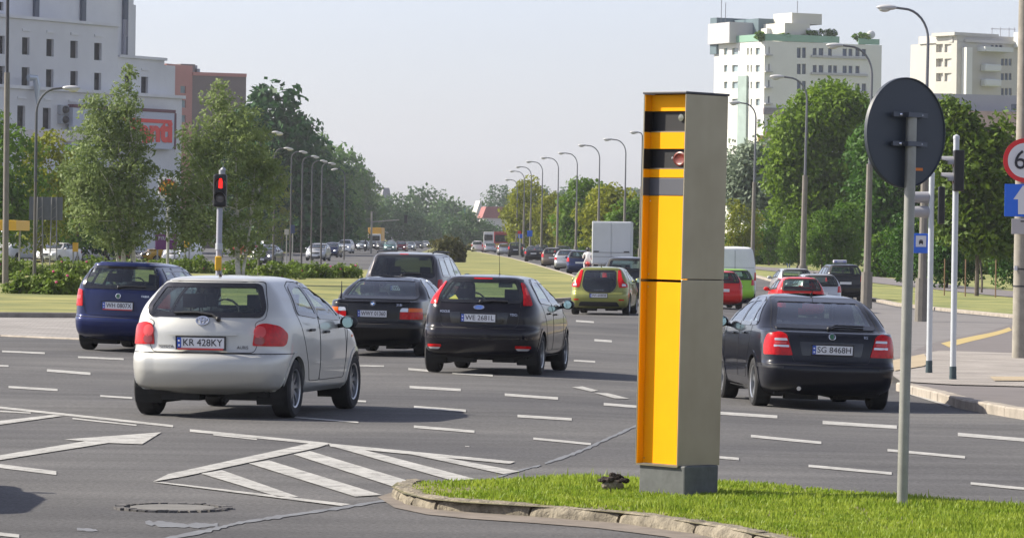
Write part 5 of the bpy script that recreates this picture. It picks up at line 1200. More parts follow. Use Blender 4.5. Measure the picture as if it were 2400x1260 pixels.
# parked on the left, seen past the birches
for i, (px, py, c, lb) in enumerate([(612,594,'grey','grey parked car at the left end of the row beside the lamp posts'),(632,592,'silver','silver parked car in the middle of the row beside the lamp posts'),(650,590,'silver','silver parked car with its nose to the verge, right of the middle'),(664,587,'steel','blue-grey parked car at the right end of the row beside the lamp posts'),(598,600,'wine','dark red parked car low behind the right birch')]):
    car_at('hatch' if i % 2 else 'sedan', c, px, py, -28, lb, 'cars parked beside the left carriageway')
car_at('sedan','white',98,619,20,'pale silver sedan facing the camera behind the left bushes',G3,True)
car_at('sedan','silver',160,612,40,'silver saloon parked behind the pale silver sedan',G3,True)
car_at('hatch','wine',232,612,25,'dark red car behind the left birch',G3,True)
car_at('smallvan','white',398,619,18,'small white van facing the camera between the two birches',G3,True,'van')
car_at('van','white',-8,614,22,'white delivery van cut off by the left edge of the photo',G3,True,'van')
car_at('hatch','yellow',332,617,60,'yellow car hidden low behind the birch trunks',G3,True)
for px, py, c, lb in [(1334,590,'white','white car parked under the trees beside the box truck'),(1360,589,'cream','cream car parked under the trees left of the box truck')]: car_at('hatch', c, px, py, 60, lb, 'cars parked under the right-hand trees')
# a car outside the left edge of the frame whose shadow reaches the foreground
sc = dup(CARS[8]) if False else None
c_ = car_at('hatch','grey',-760,1195,-2,'grey hatchback just outside the left edge whose shadow falls on the road','cars crossing the junction')
q = MB(); q.box((0, 1.0, 1.78), (.62, .22, .15)); ts = q.build('taxi_roof_sign', mat('taxi_sign', (.55, .55, .62), .5), tx, bevel=.04)
q = MB(); 
for x_ in (-.2, .2): q.box((x_, .885, 1.78), (.12, .01, .07))
q.build('blue_field', mat('taxi_blue', (.25, .28, .55), .5), ts)
# box truck
p = P(1432, 655); e = empty('box_truck', p, -R(3), 'white box truck with closed rear doors beside the right-hand trees', 'truck', G1); s = F/p.y
bw = 92/s; bh = 101/s
WBX = mat('truck_white', (.62, .64, .66), .45, var=.04, scale=1); q = MB(); q.box((0, 2.6, .85+bh/2), (bw, 5.2, bh)); q.build('cargo_box', WBX, e, bevel=.04)
for sd_ in (-1, 1): q = MB(); q.box((sd_*bw/4, -.025, .85+bh/2), (bw/2-.08, .03, bh-.15)); q.build('rear_door', WBX, e, bevel=.01)
q = MB(); q.box((0, -.045, .85+bh*.28), (bw-.12, .02, .04)); q.box((0, -.045, .85+bh*.18), (bw-.12, .02, .03)); q.build('tail_lift', VIS, e)
for sd_ in (-1, 1): q = MB(); q.box((sd_*(bw/2-.25), -.06, .85+bh*.3), (.3, .03, .06)); q.build('hinge', BLK, e)
q = MB(); q.box((0, 3.2, .65), (.9, 7.0, .25)); q.box((0, .05, .55), (bw-.2, .12, .18)); q.build('chassis', UNDER, e)
q = MB(); q.box((0, 6.2, 1.35), (2.1, 1.8, 1.7)); q.build('cab', WBX, e, bevel=.12)
ty, rm = wheel_meshes(.42, .26, 'steel')
for y_ in (1.2, 5.9):
    for sd_ in (-1, 1): wo = link('wheel', ty, None, e); wo.location = (sd_*(bw/2-.2), y_, .42); wo.rotation_euler = (0, 0, 0 if sd_ > 0 else math.pi); link('rim', rm, None, wo)
for sd_ in (-1, 1): q = MB(); q.box((sd_*(bw/2-.2), -.08, .62), (.3, .04, .12)); q.build('taillight', REDL, e)
# bus and distant trucks
def truck(px0, py0, px1, py1, ybase, body, cabc, label, name='delivery_truck', cat='truck', group=G2, facing=True, L=7.0, glass=True):
    p = P((px0+px1)/2, ybase); s = F/p.y; Hn = HZ+ROLL*(px0-CX); w_ = (px1-px0)/s; h = 2+(Hn-py0)/s-p.z
    e = empty(name, p, R(-3), label, cat, group); q = MB(); q.box((0, L/2+.0, .55+(h-.55)/2), (w_, L, h-.55)); q.build('body', body, e, bevel=.08)
    if glass:
        q = MB(); gh = h*.33; q.box((0, -.03, .55+(h-.55)*(.42 if facing else .62)), (w_*.86, .06, gh)); q.build('windscreen' if facing else 'rear_window', BLKG, e, bevel=.03)
    if cabc: q = MB(); q.box((0, -.5, .55+(h-.55)*.34), (w_*.92, 1.1, (h-.55)*.62)); q.build('cab', cabc, e, bevel=.12); q = MB(); q.box((0, -1.07, .55+(h-.55)*.42), (w_*.80, .06, h*.22)); q.build('windscreen', BLKG, e)
    for y_ in (.9, L-1.3):
        for sd_ in (-1, 1): q = MB(); q.lathe([(.42, -.13), (.45, 0), (.42, .13)], 16, (sd_*(w_/2-.14), y_, .45), 'X'); q.build('wheel', RUBBER, e)
    for sd_ in (-1, 1): q = MB(); q.box((sd_*w_*.38, -.05 if not cabc else -1.07, .8), (.28, .05, .14)); q.build('headlight' if facing else 'taillight', HEADL if facing else REDL, e)
    return e
YB = mat('truck_yellow', (.62, .33, .02), .5); RB = mat('bus_red', (.30, .03, .03), .4); WB = mat('truck_pale', (.62, .62, .62), .5)
b_ = truck(1157, 543, 1200, 590, 592, RB, None, 'dark red city bus seen from behind in the right carriageway', 'city_bus', 'bus', G1, False, 11)
q = MB(); s = F/b_.location.y; q.box((0, -.04, 1.0), (40/s, .05, .7)); q.build('yellow_rear_panel', YB, b_)
truck(1133, 543, 1156, 566, 586, WB, None, 'pale bus or lorry left of the dark red bus', 'lorry', 'lorry', G1, False, 8)
truck(862, 533, 894, 566, 583, YB, WB, 'yellow box truck at the left of the far oncoming queue', L=6, glass=False)
truck(897, 543, 918, 562, 578, WB, None, 'white van-bodied truck right of the yellow box truck', L=5)
truck(925, 537, 947, 562, 577, WB, None, 'tall white truck in the middle of the far queue', L=7)
truck(950, 540, 976, 564, 577, YB, WB, 'yellow truck right of the tall white truck', L=6, glass=False)
truck(1000, 546, 1019, 562, 575, mat('truck_red', (.5, .05, .05), .5), WB, 'red-topped truck at the far right of the oncoming queue', L=6, glass=False)
truck(1024, 543, 1046, 562, 574, mat('truck_blue', (.03, .08, .3), .5), None, 'blue truck farthest in the oncoming queue beside the dark bush', L=6)
# ================================================================ PEOPLE
SKIN = mat('skin', (.45, .26, .18), .6); JKT = mat('dark_clothes', (.02, .025, .045), .85, var=.2, scale=10); HAIR = mat('dark_hair', (.02, .014, .01), .7)
def figure(name, pts, edges, rad, m, parent=None, sub=2, hands=None):
    me = bpy.data.meshes.new(name); me.from_pydata(pts, edges, []); o = link(name, me, m, parent)
    md = o.modifiers.new('skin', 'SKIN'); md.use_smooth_shade = True
    for i, r_ in enumerate(rad): 
        a = r_ if isinstance(r_, tuple) else (r_, r_); me.skin_vertices[0].data[i].radius = a
    me.skin_vertices[0].data[0].use_root = True
    s_ = o.modifiers.new('s', 'SUBSURF'); s_.levels = s_.render_levels = sub
    bpy.context.view_layer.update(); dg = bpy.context.evaluated_depsgraph_get(); n = bpy.data.meshes.new_from_object(o.evaluated_get(dg)); o.modifiers.clear(); o.data = n
    n.name = name; return o
def head_mesh(c, tall=.115):
    b = MB(); b.ball(c, (.077, .095, tall), 16, 12); b.ball((c[0], c[1]+.095, c[2]-.015), (.014, .022, .025), 8, 6)
    for sd_ in (-1, 1): b.ball((c[0]+sd_*.079, c[1], c[2]-.01), (.012, .022, .032), 8, 6)
    b.ball((c[0], c[1]+.085, c[2]-.06), (.028, .012, .010), 8, 5)
    return b
def driver(root, S, side, label, cloth=JKT):
    """seated upper body behind the wheel; local +y is the way the car faces"""
    xs_ = (S['W']/2-.42)*side; y0 = S['seaty'][1]-S['ro']+.06; z0 = S['belt']-.42
    M = root.matrix_basis.copy(); e = empty('person', (0, 0, 0), 0, label, 'person'); e.matrix_world = Matrix.Translation(root.location) @ root.rotation_euler.to_matrix().to_4x4() @ Matrix.Translation((xs_, y0, z0))
    pts = [(0,.12,0),(0,.03,.22),(0,-.02,.42),(0,0,.52),(.19,-.01,.44),(.25,.18,.25),(.16,.42,.34),(-.19,-.01,.44),(-.25,.18,.25),(-.16,.42,.34),(.12,.45,.0),(-.12,.45,.0)]
    ed = [(0,1),(1,2),(2,3),(2,4),(4,5),(5,6),(2,7),(7,8),(8,9),(0,10),(0,11)]
    figure('clothing', pts, ed, [(.15,.11),(.15,.11),(.13,.09),.055,.07,.05,.035,.07,.05,.035,.08,.08], cloth, e, 1)
    b = head_mesh((0, .03, .66)); b.tube([(0, 0, .48), (0, .02, .6)], .052, 10); b.build('head', SKIN, e, True)
    b = MB(); b.ball((0, .012, .685), (.088, .10, .112), 14, 10); b.build('hair', HAIR, e, True)
    for sd_ in (-1, 1):
        b = MB(); b.ball((sd_*.16, .44, .345), (.035, .045, .02), 8, 6)
        for k in range(4): b.tube([(sd_*.16+(k-1.5)*.016, .47, .35), (sd_*.16+(k-1.5)*.018, .505, .34), (sd_*.16+(k-1.5)*.017, .50, .31)], [.009, .008, .006], 6)
        b.tube([(sd_*.16-sd_*.03, .44, .34), (sd_*.16-sd_*.05, .47, .36)], [.01, .007], 6); b.build('hand', SKIN, e, True)
roots = {o['label'][:24]: o for o in bpy.data.objects if o.get('label')}
def root_of(t): return [o for o in bpy.data.objects if o.get('label') and t in o['label'] and not o.parent][0]
driver(root_of('KR 428KY'), AUR, -1, 'driver of the silver hatchback seen through its rear window'); driver(root_of('WH 0807X') if False else root_of('navy blue estate'), FAB, -1, 'driver in the navy blue estate car, dark clothes')
driver(root_of('navy blue estate'), FAB, 1, 'passenger sitting right of the driver in the navy blue estate car')
driver(root_of('WWY 01360'), BMW, -1, 'driver of the black sedan seen through its rear window'); driver(root_of('WWY 01360'), BMW, 1, 'front passenger of the black sedan, on the right side')
driver(root_of('WE 2681L'), FOC, -1, 'driver of the black hatchback with the yellow window sign'); driver(root_of('SG 8468H'), OCT, -1, 'driver of the black liftback sedan', mat('pale_shirt', (.4, .4, .42), .8))
def walker(p, rz, label, top, bot, H=1.75):
    e = empty('person', p, rz, label, 'person'); k = H/1.75
    pts = [(0,0,.95),(0,0,1.15),(0,0,1.38),(0,.01,1.50),(.18,0,1.42),(.24,.02,1.15),(.23,.10,.92),(-.18,0,1.42),(-.24,-.04,1.15),(-.23,.0,.90),(.10,0,.90),(.11,.12,.50),(.11,.06,.10),(.11,.18,.04),(-.10,0,.90),(-.11,-.05,.50),(-.11,-.22,.12),(-.11,-.12,.05)]
    ed = [(0,1),(1,2),(2,3),(2,4),(4,5),(5,6),(2,7),(7,8),(8,9),(0,10),(10,11),(11,12),(12,13),(0,14),(14,15),(15,16),(16,17)]
    rd = [(.155,.11),(.14,.10),(.15,.10),.05,.065,.048,.032,.065,.048,.032,.09,.062,.042,.04,.09,.062,.042,.04]
    o = figure('body', [(a*k, b*k, c*k) for a, b, c in pts], ed, [((r_[0]*k, r_[1]*k) if isinstance(r_, tuple) else r_*k) for r_ in rd], [top, bot], e, 1)
    for f in o.data.polygons: f.material_index = 1 if sum(o.data.vertices[i].co.z for i in f.vertices)/len(f.vertices) < .93*k else 0
    b = head_mesh((0, .01, 1.63*k), .11); b.build('head', SKIN, e, True); b = MB(); b.ball((0, -.006, 1.655*k), (.085, .098, .105), 12, 8); b.build('hair', HAIR, e, True)
    for sx, yy, zz in ((.225, .12, .86), (-.225, .0, .84)):
        b = MB(); b.ball((sx*k, yy*k, zz*k), (.02, .035, .05), 8, 6)
        for j in range(4): b.tube([(sx*k, (yy+(j-1.5)*.017)*k, (zz-.04)*k), (sx*k, (yy+(j-1.5)*.017)*k, (zz-.085-.006*(j in (1, 2)))*k)], .008, 5)
        b.tube([(sx*k, (yy+.03)*k, (zz-.01)*k), (sx*k, (yy+.05)*k, (zz-.045)*k)], .009, 5); b.build('hand', SKIN, e, True)
    return e
walker(P(1848, 629), R(10), 'person in dark clothes and blue jeans walking on the verge under the trees', JKT, mat('jeans', (.03, .06, .16), .85))
def biker(px, py, rz, label, mc, cloth, helmet):
    p = P(px, py); e = empty('motorcycle', p, rz, label, 'motorcycle', 'motorcycles on the road'); 
    for y_ in (-.7, .7):
        b = MB(); b.lathe([(.20, -.04), (.30, -.05), (.31, 0), (.30, .05), (.20, .04)], 18, (0, y_, .31), 'X'); b.build('wheel', RUBBER, e, True)
    b = MB(); b.tube([(0, .7, .31), (0, .5, .85), (0, .42, 1.0)], .04, 8); b.tube([(-.36, .30, 1.05), (-.15, .42, 1.02), (.15, .42, 1.02), (.36, .30, 1.05)], .018, 6); b.build('handlebar', BLK, e, True)
    b = MB(); b.ball((0, .1, .78), (.15, .34, .15), 12, 8); b.ball((0, -.55, .78), (.14, .32, .09), 12, 8); b.ball((0, .45, .85), (.17, .16, .2), 12, 8); b.ball((0, .05, .45), (.16, .28, .2), 10, 8); b.build('bodywork', mc, e, True)
    b = MB(); b.lathe([(.08, 0), (.06, .02), (.001, .03)], 14, (0, .60, .86), 'Y'); b.build('headlight', HEADL, e, True)
    b = MB(); b.box((0, -.86, .75), (.16, .03, .06)); b.build('taillight', REDL, e)
    r_ = empty('person', p, rz, 'rider of the '+label.split(' with a rider')[0].split(', rider')[0], 'person', 'motorcycle riders')
    pts = [(0,-.3,.88),(0,-.26,1.1),(0,-.15,1.32),(0,-.1,1.44),(.2,-.12,1.36),(.3,.08,1.16),(.32,.28,1.08),(-.2,-.12,1.36),(-.3,.08,1.16),(-.32,.28,1.08),(.16,-.2,.85),(.22,.15,.78),(.2,-.05,.38),(.2,.06,.33),(-.16,-.2,.85),(-.22,.15,.78),(-.2,-.05,.38),(-.2,.06,.33)]
    ed = [(0,1),(1,2),(2,3),(2,4),(4,5),(5,6),(2,7),(7,8),(8,9),(0,10),(10,11),(11,12),(12,13),(0,14),(14,15),(15,16),(16,17)]
    figure('body', pts, ed, [(.15,.12),(.15,.11),(.16,.11),.06,.07,.055,.045,.07,.055,.045,.09,.075,.055,.05,.09,.075,.055,.05], cloth, r_, 1)
    b = MB(); b.ball((0, -.06, 1.58), (.13, .15, .145), 14, 10); b.build('helmet', helmet, r_, True); b = MB(); b.ball((0, .045, 1.58), (.10, .06, .06), 12, 8); b.build('visor', BLKG, r_, True)
HW = mat('helmet_white', (.7, .7, .7), .3); HB = mat('helmet_black', (.02, .02, .02), .3); 
biker(856, 589, R(176), 'motorcycle with a lit lamp, nearest of the oncoming two, rider in black', mat('bike_dark', (.03, .03, .035), .3), JKT, HB)
biker(882, 583, R(176), 'motorcycle with a lit lamp farther right among the oncoming cars', mat('bike_dark', (.03,.03,.035), .3), JKT, HW)
biker(903, 578, R(176), 'motorcycle behind the other two, rider in a yellow vest', mat('bike_dark', (.03,.03,.035), .3), mat('yellow_vest', (.6, .6, .1), .8), HW)
biker(1378, 648, R(-4), 'scooter with a rider in a white top and red shorts beside the box truck', mat('scooter_red', (.5, .03, .03), .3), mat('white_jacket', (.6, .6, .62), .8), HB)
# ================================================================ TREES AND SHRUBS
def leafset(C, n, spread, size, asp=.55, flat=.0):
    """n leaf faces around each clump centre"""
    C = np.asarray(C); K = len(C); c = np.repeat(C, n, 0)
    d = nr.normal(size=(K*n, 3)); d /= np.linalg.norm(d, axis=1)[:, None]; sp = np.repeat(np.broadcast_to(spread, (K,)), n)[:, None]
    p = c+d*sp*(.55+.45*nr.rand(K*n, 1)**.5)*np.array([1, 1, .75])
    nrm = d*.6+nr.normal(size=(K*n, 3))*.6+np.array([0, 0, .35]); nrm /= np.linalg.norm(nrm, axis=1)[:, None]
    t = np.cross(nrm, nr.normal(size=(K*n, 3))); t /= np.linalg.norm(t, axis=1)[:, None]; b = np.cross(nrm, t)
    s = size*(.55+.9*nr.rand(K*n, 1))
    V = np.stack([p-t*s, p-b*s*asp, p+t*s, p+b*s*asp], 1).reshape(-1, 3)
    return V, np.arange(K*n*4).reshape(-1, 4)
def clumps(ells, K, lo=.35):
    out = []; w_ = np.array([e[3]*e[4]*e[5] for e in ells])**.7; w_ = w_/w_.sum()
    for e, k in zip(ells, np.maximum(1, (w_*K).astype(int))):
        d = nr.normal(size=(k, 3)); d /= np.linalg.norm(d, axis=1)[:, None]; r_ = lo+(1.04-lo)*nr.rand(k, 1)**.55
        out.append(np.array(e[:3])+d*r_*np.array(e[3:6]))
    return np.concatenate(out)
def tree(name, label, cat, px, Y, ells, K, n, cs, leaf, m, bark, trunks, group=None, lo=.35, asp=.55, py=None, limbs=10, wob=.05):
    """ells: (px, py, rx px, ry px[, depth factor]) traced crown lobes at depth Y; trunks: (px offsets, top py, base radius)"""
    b = at(px, Y); s = F/Y; e = empty(name, b, 0, label, cat, group); E = []
    for q in ells:
        c = at(q[0], Y, q[1])-b; df = q[4] if len(q) > 4 else 1.0; E.append((c.x, (rnd.random()-.5)*q[2]/s*.6, c.z, q[2]/s, q[2]/s*df, q[3]/s))
    C = clumps(E, K, lo); V, Fc = leafset(C, n, cs*(.6+.8*nr.rand(len(C))), leaf, asp); link('crown', npmesh('crown', V, Fc), m, e)
    if trunks:
        mb = MB()
        for (x0, x1, pt, r_) in trunks:
            a = at(px+x0, Y)-b; c = at(px+x1, Y, pt)-b; pts = []; k = 7
            for j in range(k): t = j/(k-1); pts.append((a.x+(c.x-a.x)*t+(rnd.random()-.5)*wob*2, (rnd.random()-.5)*wob*2, -.15+(c.z+.15)*t))
            mb.tube(pts, [r_*(1-.8*j/(k-1)) for j in range(k)], 8)
            for j in range(limbs):
                t = .35+.6*rnd.random(); i = int(t*(k-1)); o_ = Vector(pts[i]); tgt = Vector(C[nr.randint(len(C))])
                if (tgt-o_).length > 6 or tgt.z < o_.z-.5: continue
                mid = (o_+tgt)/2+Vector((0, 0, .25*(tgt-o_).length*.3)); mb.tube([o_, mid, tgt], [r_*.32, r_*.2, r_*.06], 5)
        mb.build('trunk', bark, e, True)
    return e
BARK = mat('bark', (.11, .09, .07), .95, var=.4, scale=6); BIRCH = mat('birch_bark', (.50, .48, .44), .85, var=.35, scale=7)
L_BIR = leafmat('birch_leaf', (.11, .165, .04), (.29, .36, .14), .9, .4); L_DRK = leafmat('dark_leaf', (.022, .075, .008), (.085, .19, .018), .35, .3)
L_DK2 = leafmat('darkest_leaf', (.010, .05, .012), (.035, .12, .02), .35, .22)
L_MID = leafmat('mid_leaf', (.045, .115, .008), (.155, .26, .02), .3, .4); L_YEL = leafmat('linden_leaf', (.12, .16, .008), (.31, .32, .02), .35, .4)
L_WIL = leafmat('willow_leaf', (.06, .13, .008), (.20, .305, .022), .35, .4); L_SIL = leafmat('silver_leaf', (.13, .18, .11), (.30, .36, .25), .6, .3, .5)
L_ROSE = leafmat('rose_leaf', (.07, .13, .015), (.20, .27, .035), 1.2, .35); L_BRN = leafmat('brownish_leaf', (.06, .07, .02), (.12, .11, .035), .8, .3)
L_FAR = leafmat('far_leaf', (.035, .09, .03), (.09, .16, .045), .08, .3)
L_POP = leafmat('poplar_leaf', (.04, .12, .015), (.13, .25, .03), .25, .35)
GT_ = 'two birches on the median'
tree('birch_tree','left birch with white trunks and open drooping crown','tree',290,165,[(285,250,45,55),(240,310,70,60),(305,320,45,55),(225,400,75,70),(310,410,65,70),(235,490,75,65),(330,500,70,75),(280,560,60,35),(300,190,18,40),(225,250,30,40),(180,430,35,60)],780,24,.34,.088,L_BIR,BIRCH,[(0,-12,330,.12),(22,28,240,.12),(-6,-45,380,.08)],GT_,.12,.45)
tree('birch_tree','right birch behind the pedestrian signal','tree',560,165,[(520,270,50,60),(570,310,60,60),(470,340,60,60),(600,370,55,60),(510,400,85,70),(430,450,60,60),(600,470,60,70),(480,520,80,60),(570,560,65,45),(430,540,50,50),(515,220,20,30),(640,420,30,60)],860,24,.34,.088,L_BIR,BIRCH,[(0,-10,300,.13),(-38,-70,400,.08),(8,40,380,.08)],GT_,.12,.45)
# rose bushes along the median
GB_ = 'rose bushes along the median'
PINK = mat('rose_flower', (.65, .06, .22), .6)
def bush(px, py, rx, ry, label, m=L_ROSE, K=60, n=34, leaf=.085, group=GB_, flowers=3, cs=.28, name='rose_bush', cat='bush', lobes=5):
    p = P(px, py); s = F/p.y; e = empty(name, p, 0, label, cat, group); E = []
    for j in range(lobes):
        a = (j+.5)/lobes*2-1; h = 1-.35*abs(a)+.25*(rnd.random()-.5); E.append((a*rx/s*.72, (rnd.random()-.5)*rx/s*.5, ry/s*h*.9, rx/s*.42, rx/s*.55, ry/s*h*1.1))
    E.append((0, 0, ry/s*.8, rx/s*.7, rx/s*.6, ry/s*.75)); C = clumps(E, K, .55); C = C[C[:, 2] > .05]; V, Fc = leafset(C, n, cs*(.7+.6*nr.rand(len(C))), leaf, .6)
    V[:, 2] = np.maximum(V[:, 2], .02); link('foliage', npmesh('foliage', V, Fc), m, e)
    mb = MB()
    for j in range(5): a = rnd.random()*6.28; mb.tube([(0, 0, -.1), (math.cos(a)*rx/s*.3, math.sin(a)*rx/s*.3, ry/s*.7), (math.cos(a)*rx/s*.5, math.sin(a)*rx/s*.5, ry/s*1.3)], [.03, .02, .008], 5)
    mb.build('stem', BARK, e)
    if flowers:
        mb = MB()
        for j in range(flowers):
            c = C[nr.randint(len(C))]; mb.ball((c[0]*1.05, c[1]-.2, c[2]+.12), (.055, .05, .045), 6, 4)
        o = mb.build('flowers', PINK, e); o['kind'] = 'stuff'
    return e
for i, a in enumerate([(-10,668,60,36,'rose bush at the far left edge, low'),(60,694,55,26,'rose bush in front at the left, nearest the road'),(135,696,60,34,'large rose bush in front, left of the navy estate car'),(60,650,75,20,'rose bush in the rear row at the left'),(170,652,60,24,'rose bush in the rear row behind the large front one'),(225,640,50,18,'low rose bush behind the roof of the navy estate car'),(22,640,40,14,'small rose bush behind the left edge bushes'),
    (300,634,60,14,'low rose bush under the left birch'),(380,634,60,13,'low rose bush between the two birches'),(455,644,60,20,'rose bush left of the signal pole'),(560,650,60,22,'rose bush right of the signal pole'),(650,658,62,25,'rose bush with pink flowers above the silver hatchback roof'),(735,656,55,20,'rose bush in the middle of the right hedge'),(810,656,52,21,'rose bush next to the grey minivan'),(700,650,50,18,'rose bush in the rear of the right hedge')]): bush(*a)
bush(1054,617,56,34,'round dark shrub on the narrow end of the median',L_BRN,110,30,.13,'shrubs on the median',0,.4,'round_shrub','shrub',4)
# helper for rows of far trees
def rowtree(px, Y, top, base, w_, m, label, group, K=110, n=26, shape='round', trunk=True, leafk=1.0, bark=BARK, name='tree'):
    h = base-top; E = []
    if shape == 'round':
        E = [(px, top+h*.32, w_*.38, h*.30), (px-w_*.24, top+h*.45, w_*.28, h*.24), (px+w_*.24, top+h*.42, w_*.28, h*.24), (px-w_*.1, top+h*.66, w_*.36, h*.22), (px+w_*.16, top+h*.68, w_*.32, h*.2), (px+(rnd.random()-.5)*w_*.3, top+h*.14, w_*.2, h*.13)]
    elif shape == 'tall':
        E = [(px, top+h*.16, w_*.2, h*.15), (px-w_*.1, top+h*.35, w_*.36, h*.2), (px+w_*.14, top+h*.42, w_*.34, h*.2), (px-w_*.08, top+h*.62, w_*.42, h*.22), (px+w_*.1, top+h*.82, w_*.42, h*.19), (px-w_*.25, top+h*.75, w_*.25, h*.22)]
    s = F/Y; return tree(name, label, 'tree', px, Y, E, K, n, w_/s*.15, w_/s*.032*leafk, m, bark, [(0, 0, top+h*.5, w_/s*.03)] if trunk else None, group, .55, .6, limbs=5, wob=.1)
# dark wall of trees along the left carriageway
GW = 'tall trees along the left carriageway'
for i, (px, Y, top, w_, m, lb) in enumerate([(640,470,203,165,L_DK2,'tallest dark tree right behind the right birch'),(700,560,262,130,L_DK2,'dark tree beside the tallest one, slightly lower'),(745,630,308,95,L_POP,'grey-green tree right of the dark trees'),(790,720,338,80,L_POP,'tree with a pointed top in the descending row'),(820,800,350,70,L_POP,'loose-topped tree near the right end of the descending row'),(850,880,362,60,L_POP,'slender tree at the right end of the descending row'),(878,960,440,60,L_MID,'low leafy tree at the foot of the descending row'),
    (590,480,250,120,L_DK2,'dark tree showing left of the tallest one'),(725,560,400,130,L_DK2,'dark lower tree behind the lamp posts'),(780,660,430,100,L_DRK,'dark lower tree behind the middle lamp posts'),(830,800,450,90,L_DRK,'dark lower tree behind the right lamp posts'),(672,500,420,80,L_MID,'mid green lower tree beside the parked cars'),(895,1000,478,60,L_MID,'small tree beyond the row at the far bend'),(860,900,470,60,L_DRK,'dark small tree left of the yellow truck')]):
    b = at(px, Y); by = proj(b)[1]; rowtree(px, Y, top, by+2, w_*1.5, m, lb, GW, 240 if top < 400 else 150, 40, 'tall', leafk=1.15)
for i, (px, Y, top, w_, lb) in enumerate([(662,430,400,60,'young yellow-green tree in front of the dark trees'),(640,430,520,45,'small yellow-green tree by the parked cars')]):
    by = proj(at(px, Y))[1]; rowtree(px, Y, top, by, w_, L_YEL, lb, 'young trees on the left verge', 70, 24)
GL = 'leafy trees along the left edge'
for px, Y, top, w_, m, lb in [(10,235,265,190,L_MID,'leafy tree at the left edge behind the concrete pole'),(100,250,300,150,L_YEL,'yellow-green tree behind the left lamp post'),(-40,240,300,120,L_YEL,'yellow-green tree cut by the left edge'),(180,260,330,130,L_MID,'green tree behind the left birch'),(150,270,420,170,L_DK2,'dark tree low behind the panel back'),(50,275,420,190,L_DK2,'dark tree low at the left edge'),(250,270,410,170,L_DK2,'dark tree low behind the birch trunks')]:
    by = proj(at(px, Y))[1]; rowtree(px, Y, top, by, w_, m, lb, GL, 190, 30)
# linden row on the right of the carriageway
GR = 'linden trees beyond the right carriageway'
for px, Y, top, w_, m, lb in [(1240,480,424,92,L_YEL,'linden tree at the far left end of the right row'),(1222,500,450,60,L_YEL,'small linden at the start of the right row'),(1290,440,455,70,L_YEL,'second linden with a leaning trunk'),(1340,410,470,75,L_YEL,'low yellowish linden in the middle of the row'),(1375,390,425,110,L_MID,'tall linden behind the box truck, left'),(1440,360,442,130,L_YEL,'broad bright linden above the box truck'),(1490,340,470,110,L_MID,'darker linden touching the yellow pillar'),(1400,400,500,100,L_MID,'low linden under the tall one')]:
    by = proj(at(px, Y))[1]; rowtree(px, Y, top-4, by, w_*1.25, m, lb, GR, 230, 32)
# big trees right of the pillar
GS = 'big trees on the right'
tree('silver_tree','silvery grey-green tree right of the yellow pillar','tree',1765,340,[(1750,400,50,60),(1800,450,45,60),(1745,470,45,50),(1780,370,30,40)],300,34,1.1,.24,L_SIL,BARK,[(0,0,420,.2)],GS,.3,.5)
tree('willow_tree','large bright green willow between the lamp posts','tree',1935,300,[(1930,270,75,60),(1870,320,60,60),(1995,290,55,60),(1960,235,40,35),(1860,400,60,60),(1930,400,80,70),(2010,400,50,60),(1900,480,80,50),(1840,370,30,50),(1980,480,60,50)],760,40,1.15,.20,L_WIL,BARK,[(0,-20,330,.35),(5,30,360,.25)],GS,.55,.5)
tree('dark_tree','dark leafy tree behind the round sign','tree',2090,275,[(2070,360,70,70),(2120,400,70,80),(2060,470,80,70),(2140,500,80,60),(2080,290,50,50),(2180,440,60,80),(2020,530,60,40)],560,36,1.0,.2,L_DRK,BARK,[(0,0,400,.3)],GS,.3,.5)
tree('ornamental_tree','dark green tree with reddish tips right of the signal poles','tree',2290,190,[(2240,320,50,60),(2300,380,70,70),(2250,430,60,70),(2340,450,55,80),(2290,520,70,60),(2230,500,50,60),(2330,560,60,40),(2210,285,25,35),(2350,330,25,60),(2230,260,20,25)],620,34,.7,.16,leafmat('dark_red_leaf',(.04,.10,.008),(.16,.22,.02),1.3,.3),BARK,[(0,0,360,.12)],GS,.3,.5)
tree('bright_tree','bright green young tree under the ornamental tree','tree',2300,200,[(2290,470,50,50),(2320,520,50,40),(2270,540,40,40)],200,30,.5,.14,L_WIL,BARK,[(0,0,480,.06)],GS,.3,.5)
for px, Y, top, w_, m, lb in [(1740,330,470,90,L_YEL,'yellowish small tree beside the white panel van'),(1800,335,500,90,L_MID,'small green tree left of the willow foot'),(1870,290,510,90,L_MID,'young tree with a thin trunk on the verge'),(1925,262,490,100,L_MID,'young tree below the willow crown'),(1975,262,470,110,L_MID,'young leafy tree left of the third lamp post'),(2130,220,500,120,L_DRK,'dark bushy tree behind the bus stop sign'),(1990,340,520,140,L_DRK,'dark undergrowth tree behind the young trees'),(1850,390,530,160,L_DRK,'dark undergrowth tree behind the walking person'),(2220,215,540,140,L_DRK,'dark undergrowth tree behind the white poles'),(2380,210,520,120,L_DRK,'dark undergrowth tree behind the sign post'),(1760,390,540,140,L_DRK,'dark undergrowth tree behind the white panel van')]:
    by = proj(at(px, Y))[1]; rowtree(px, Y, top, by, w_, m, lb, 'small trees on the right verge', 150, 32)
bush(2075,652,48,52,'dense green bush right of the third lamp post',L_MID,110,30,.15,'bushes on the right verge',0,.45,'green_bush','bush',4)
bush(2205,652,26,40,'narrow bush behind the white signal poles',L_MID,60,28,.14,'bushes on the right verge',0,.4,'green_bush','bush',3)
bush(2300,645,60,45,'broad bush left of the sign post',L_ROSE,100,28,.14,'bushes on the right verge',0,.45,'green_bush','bush',4)
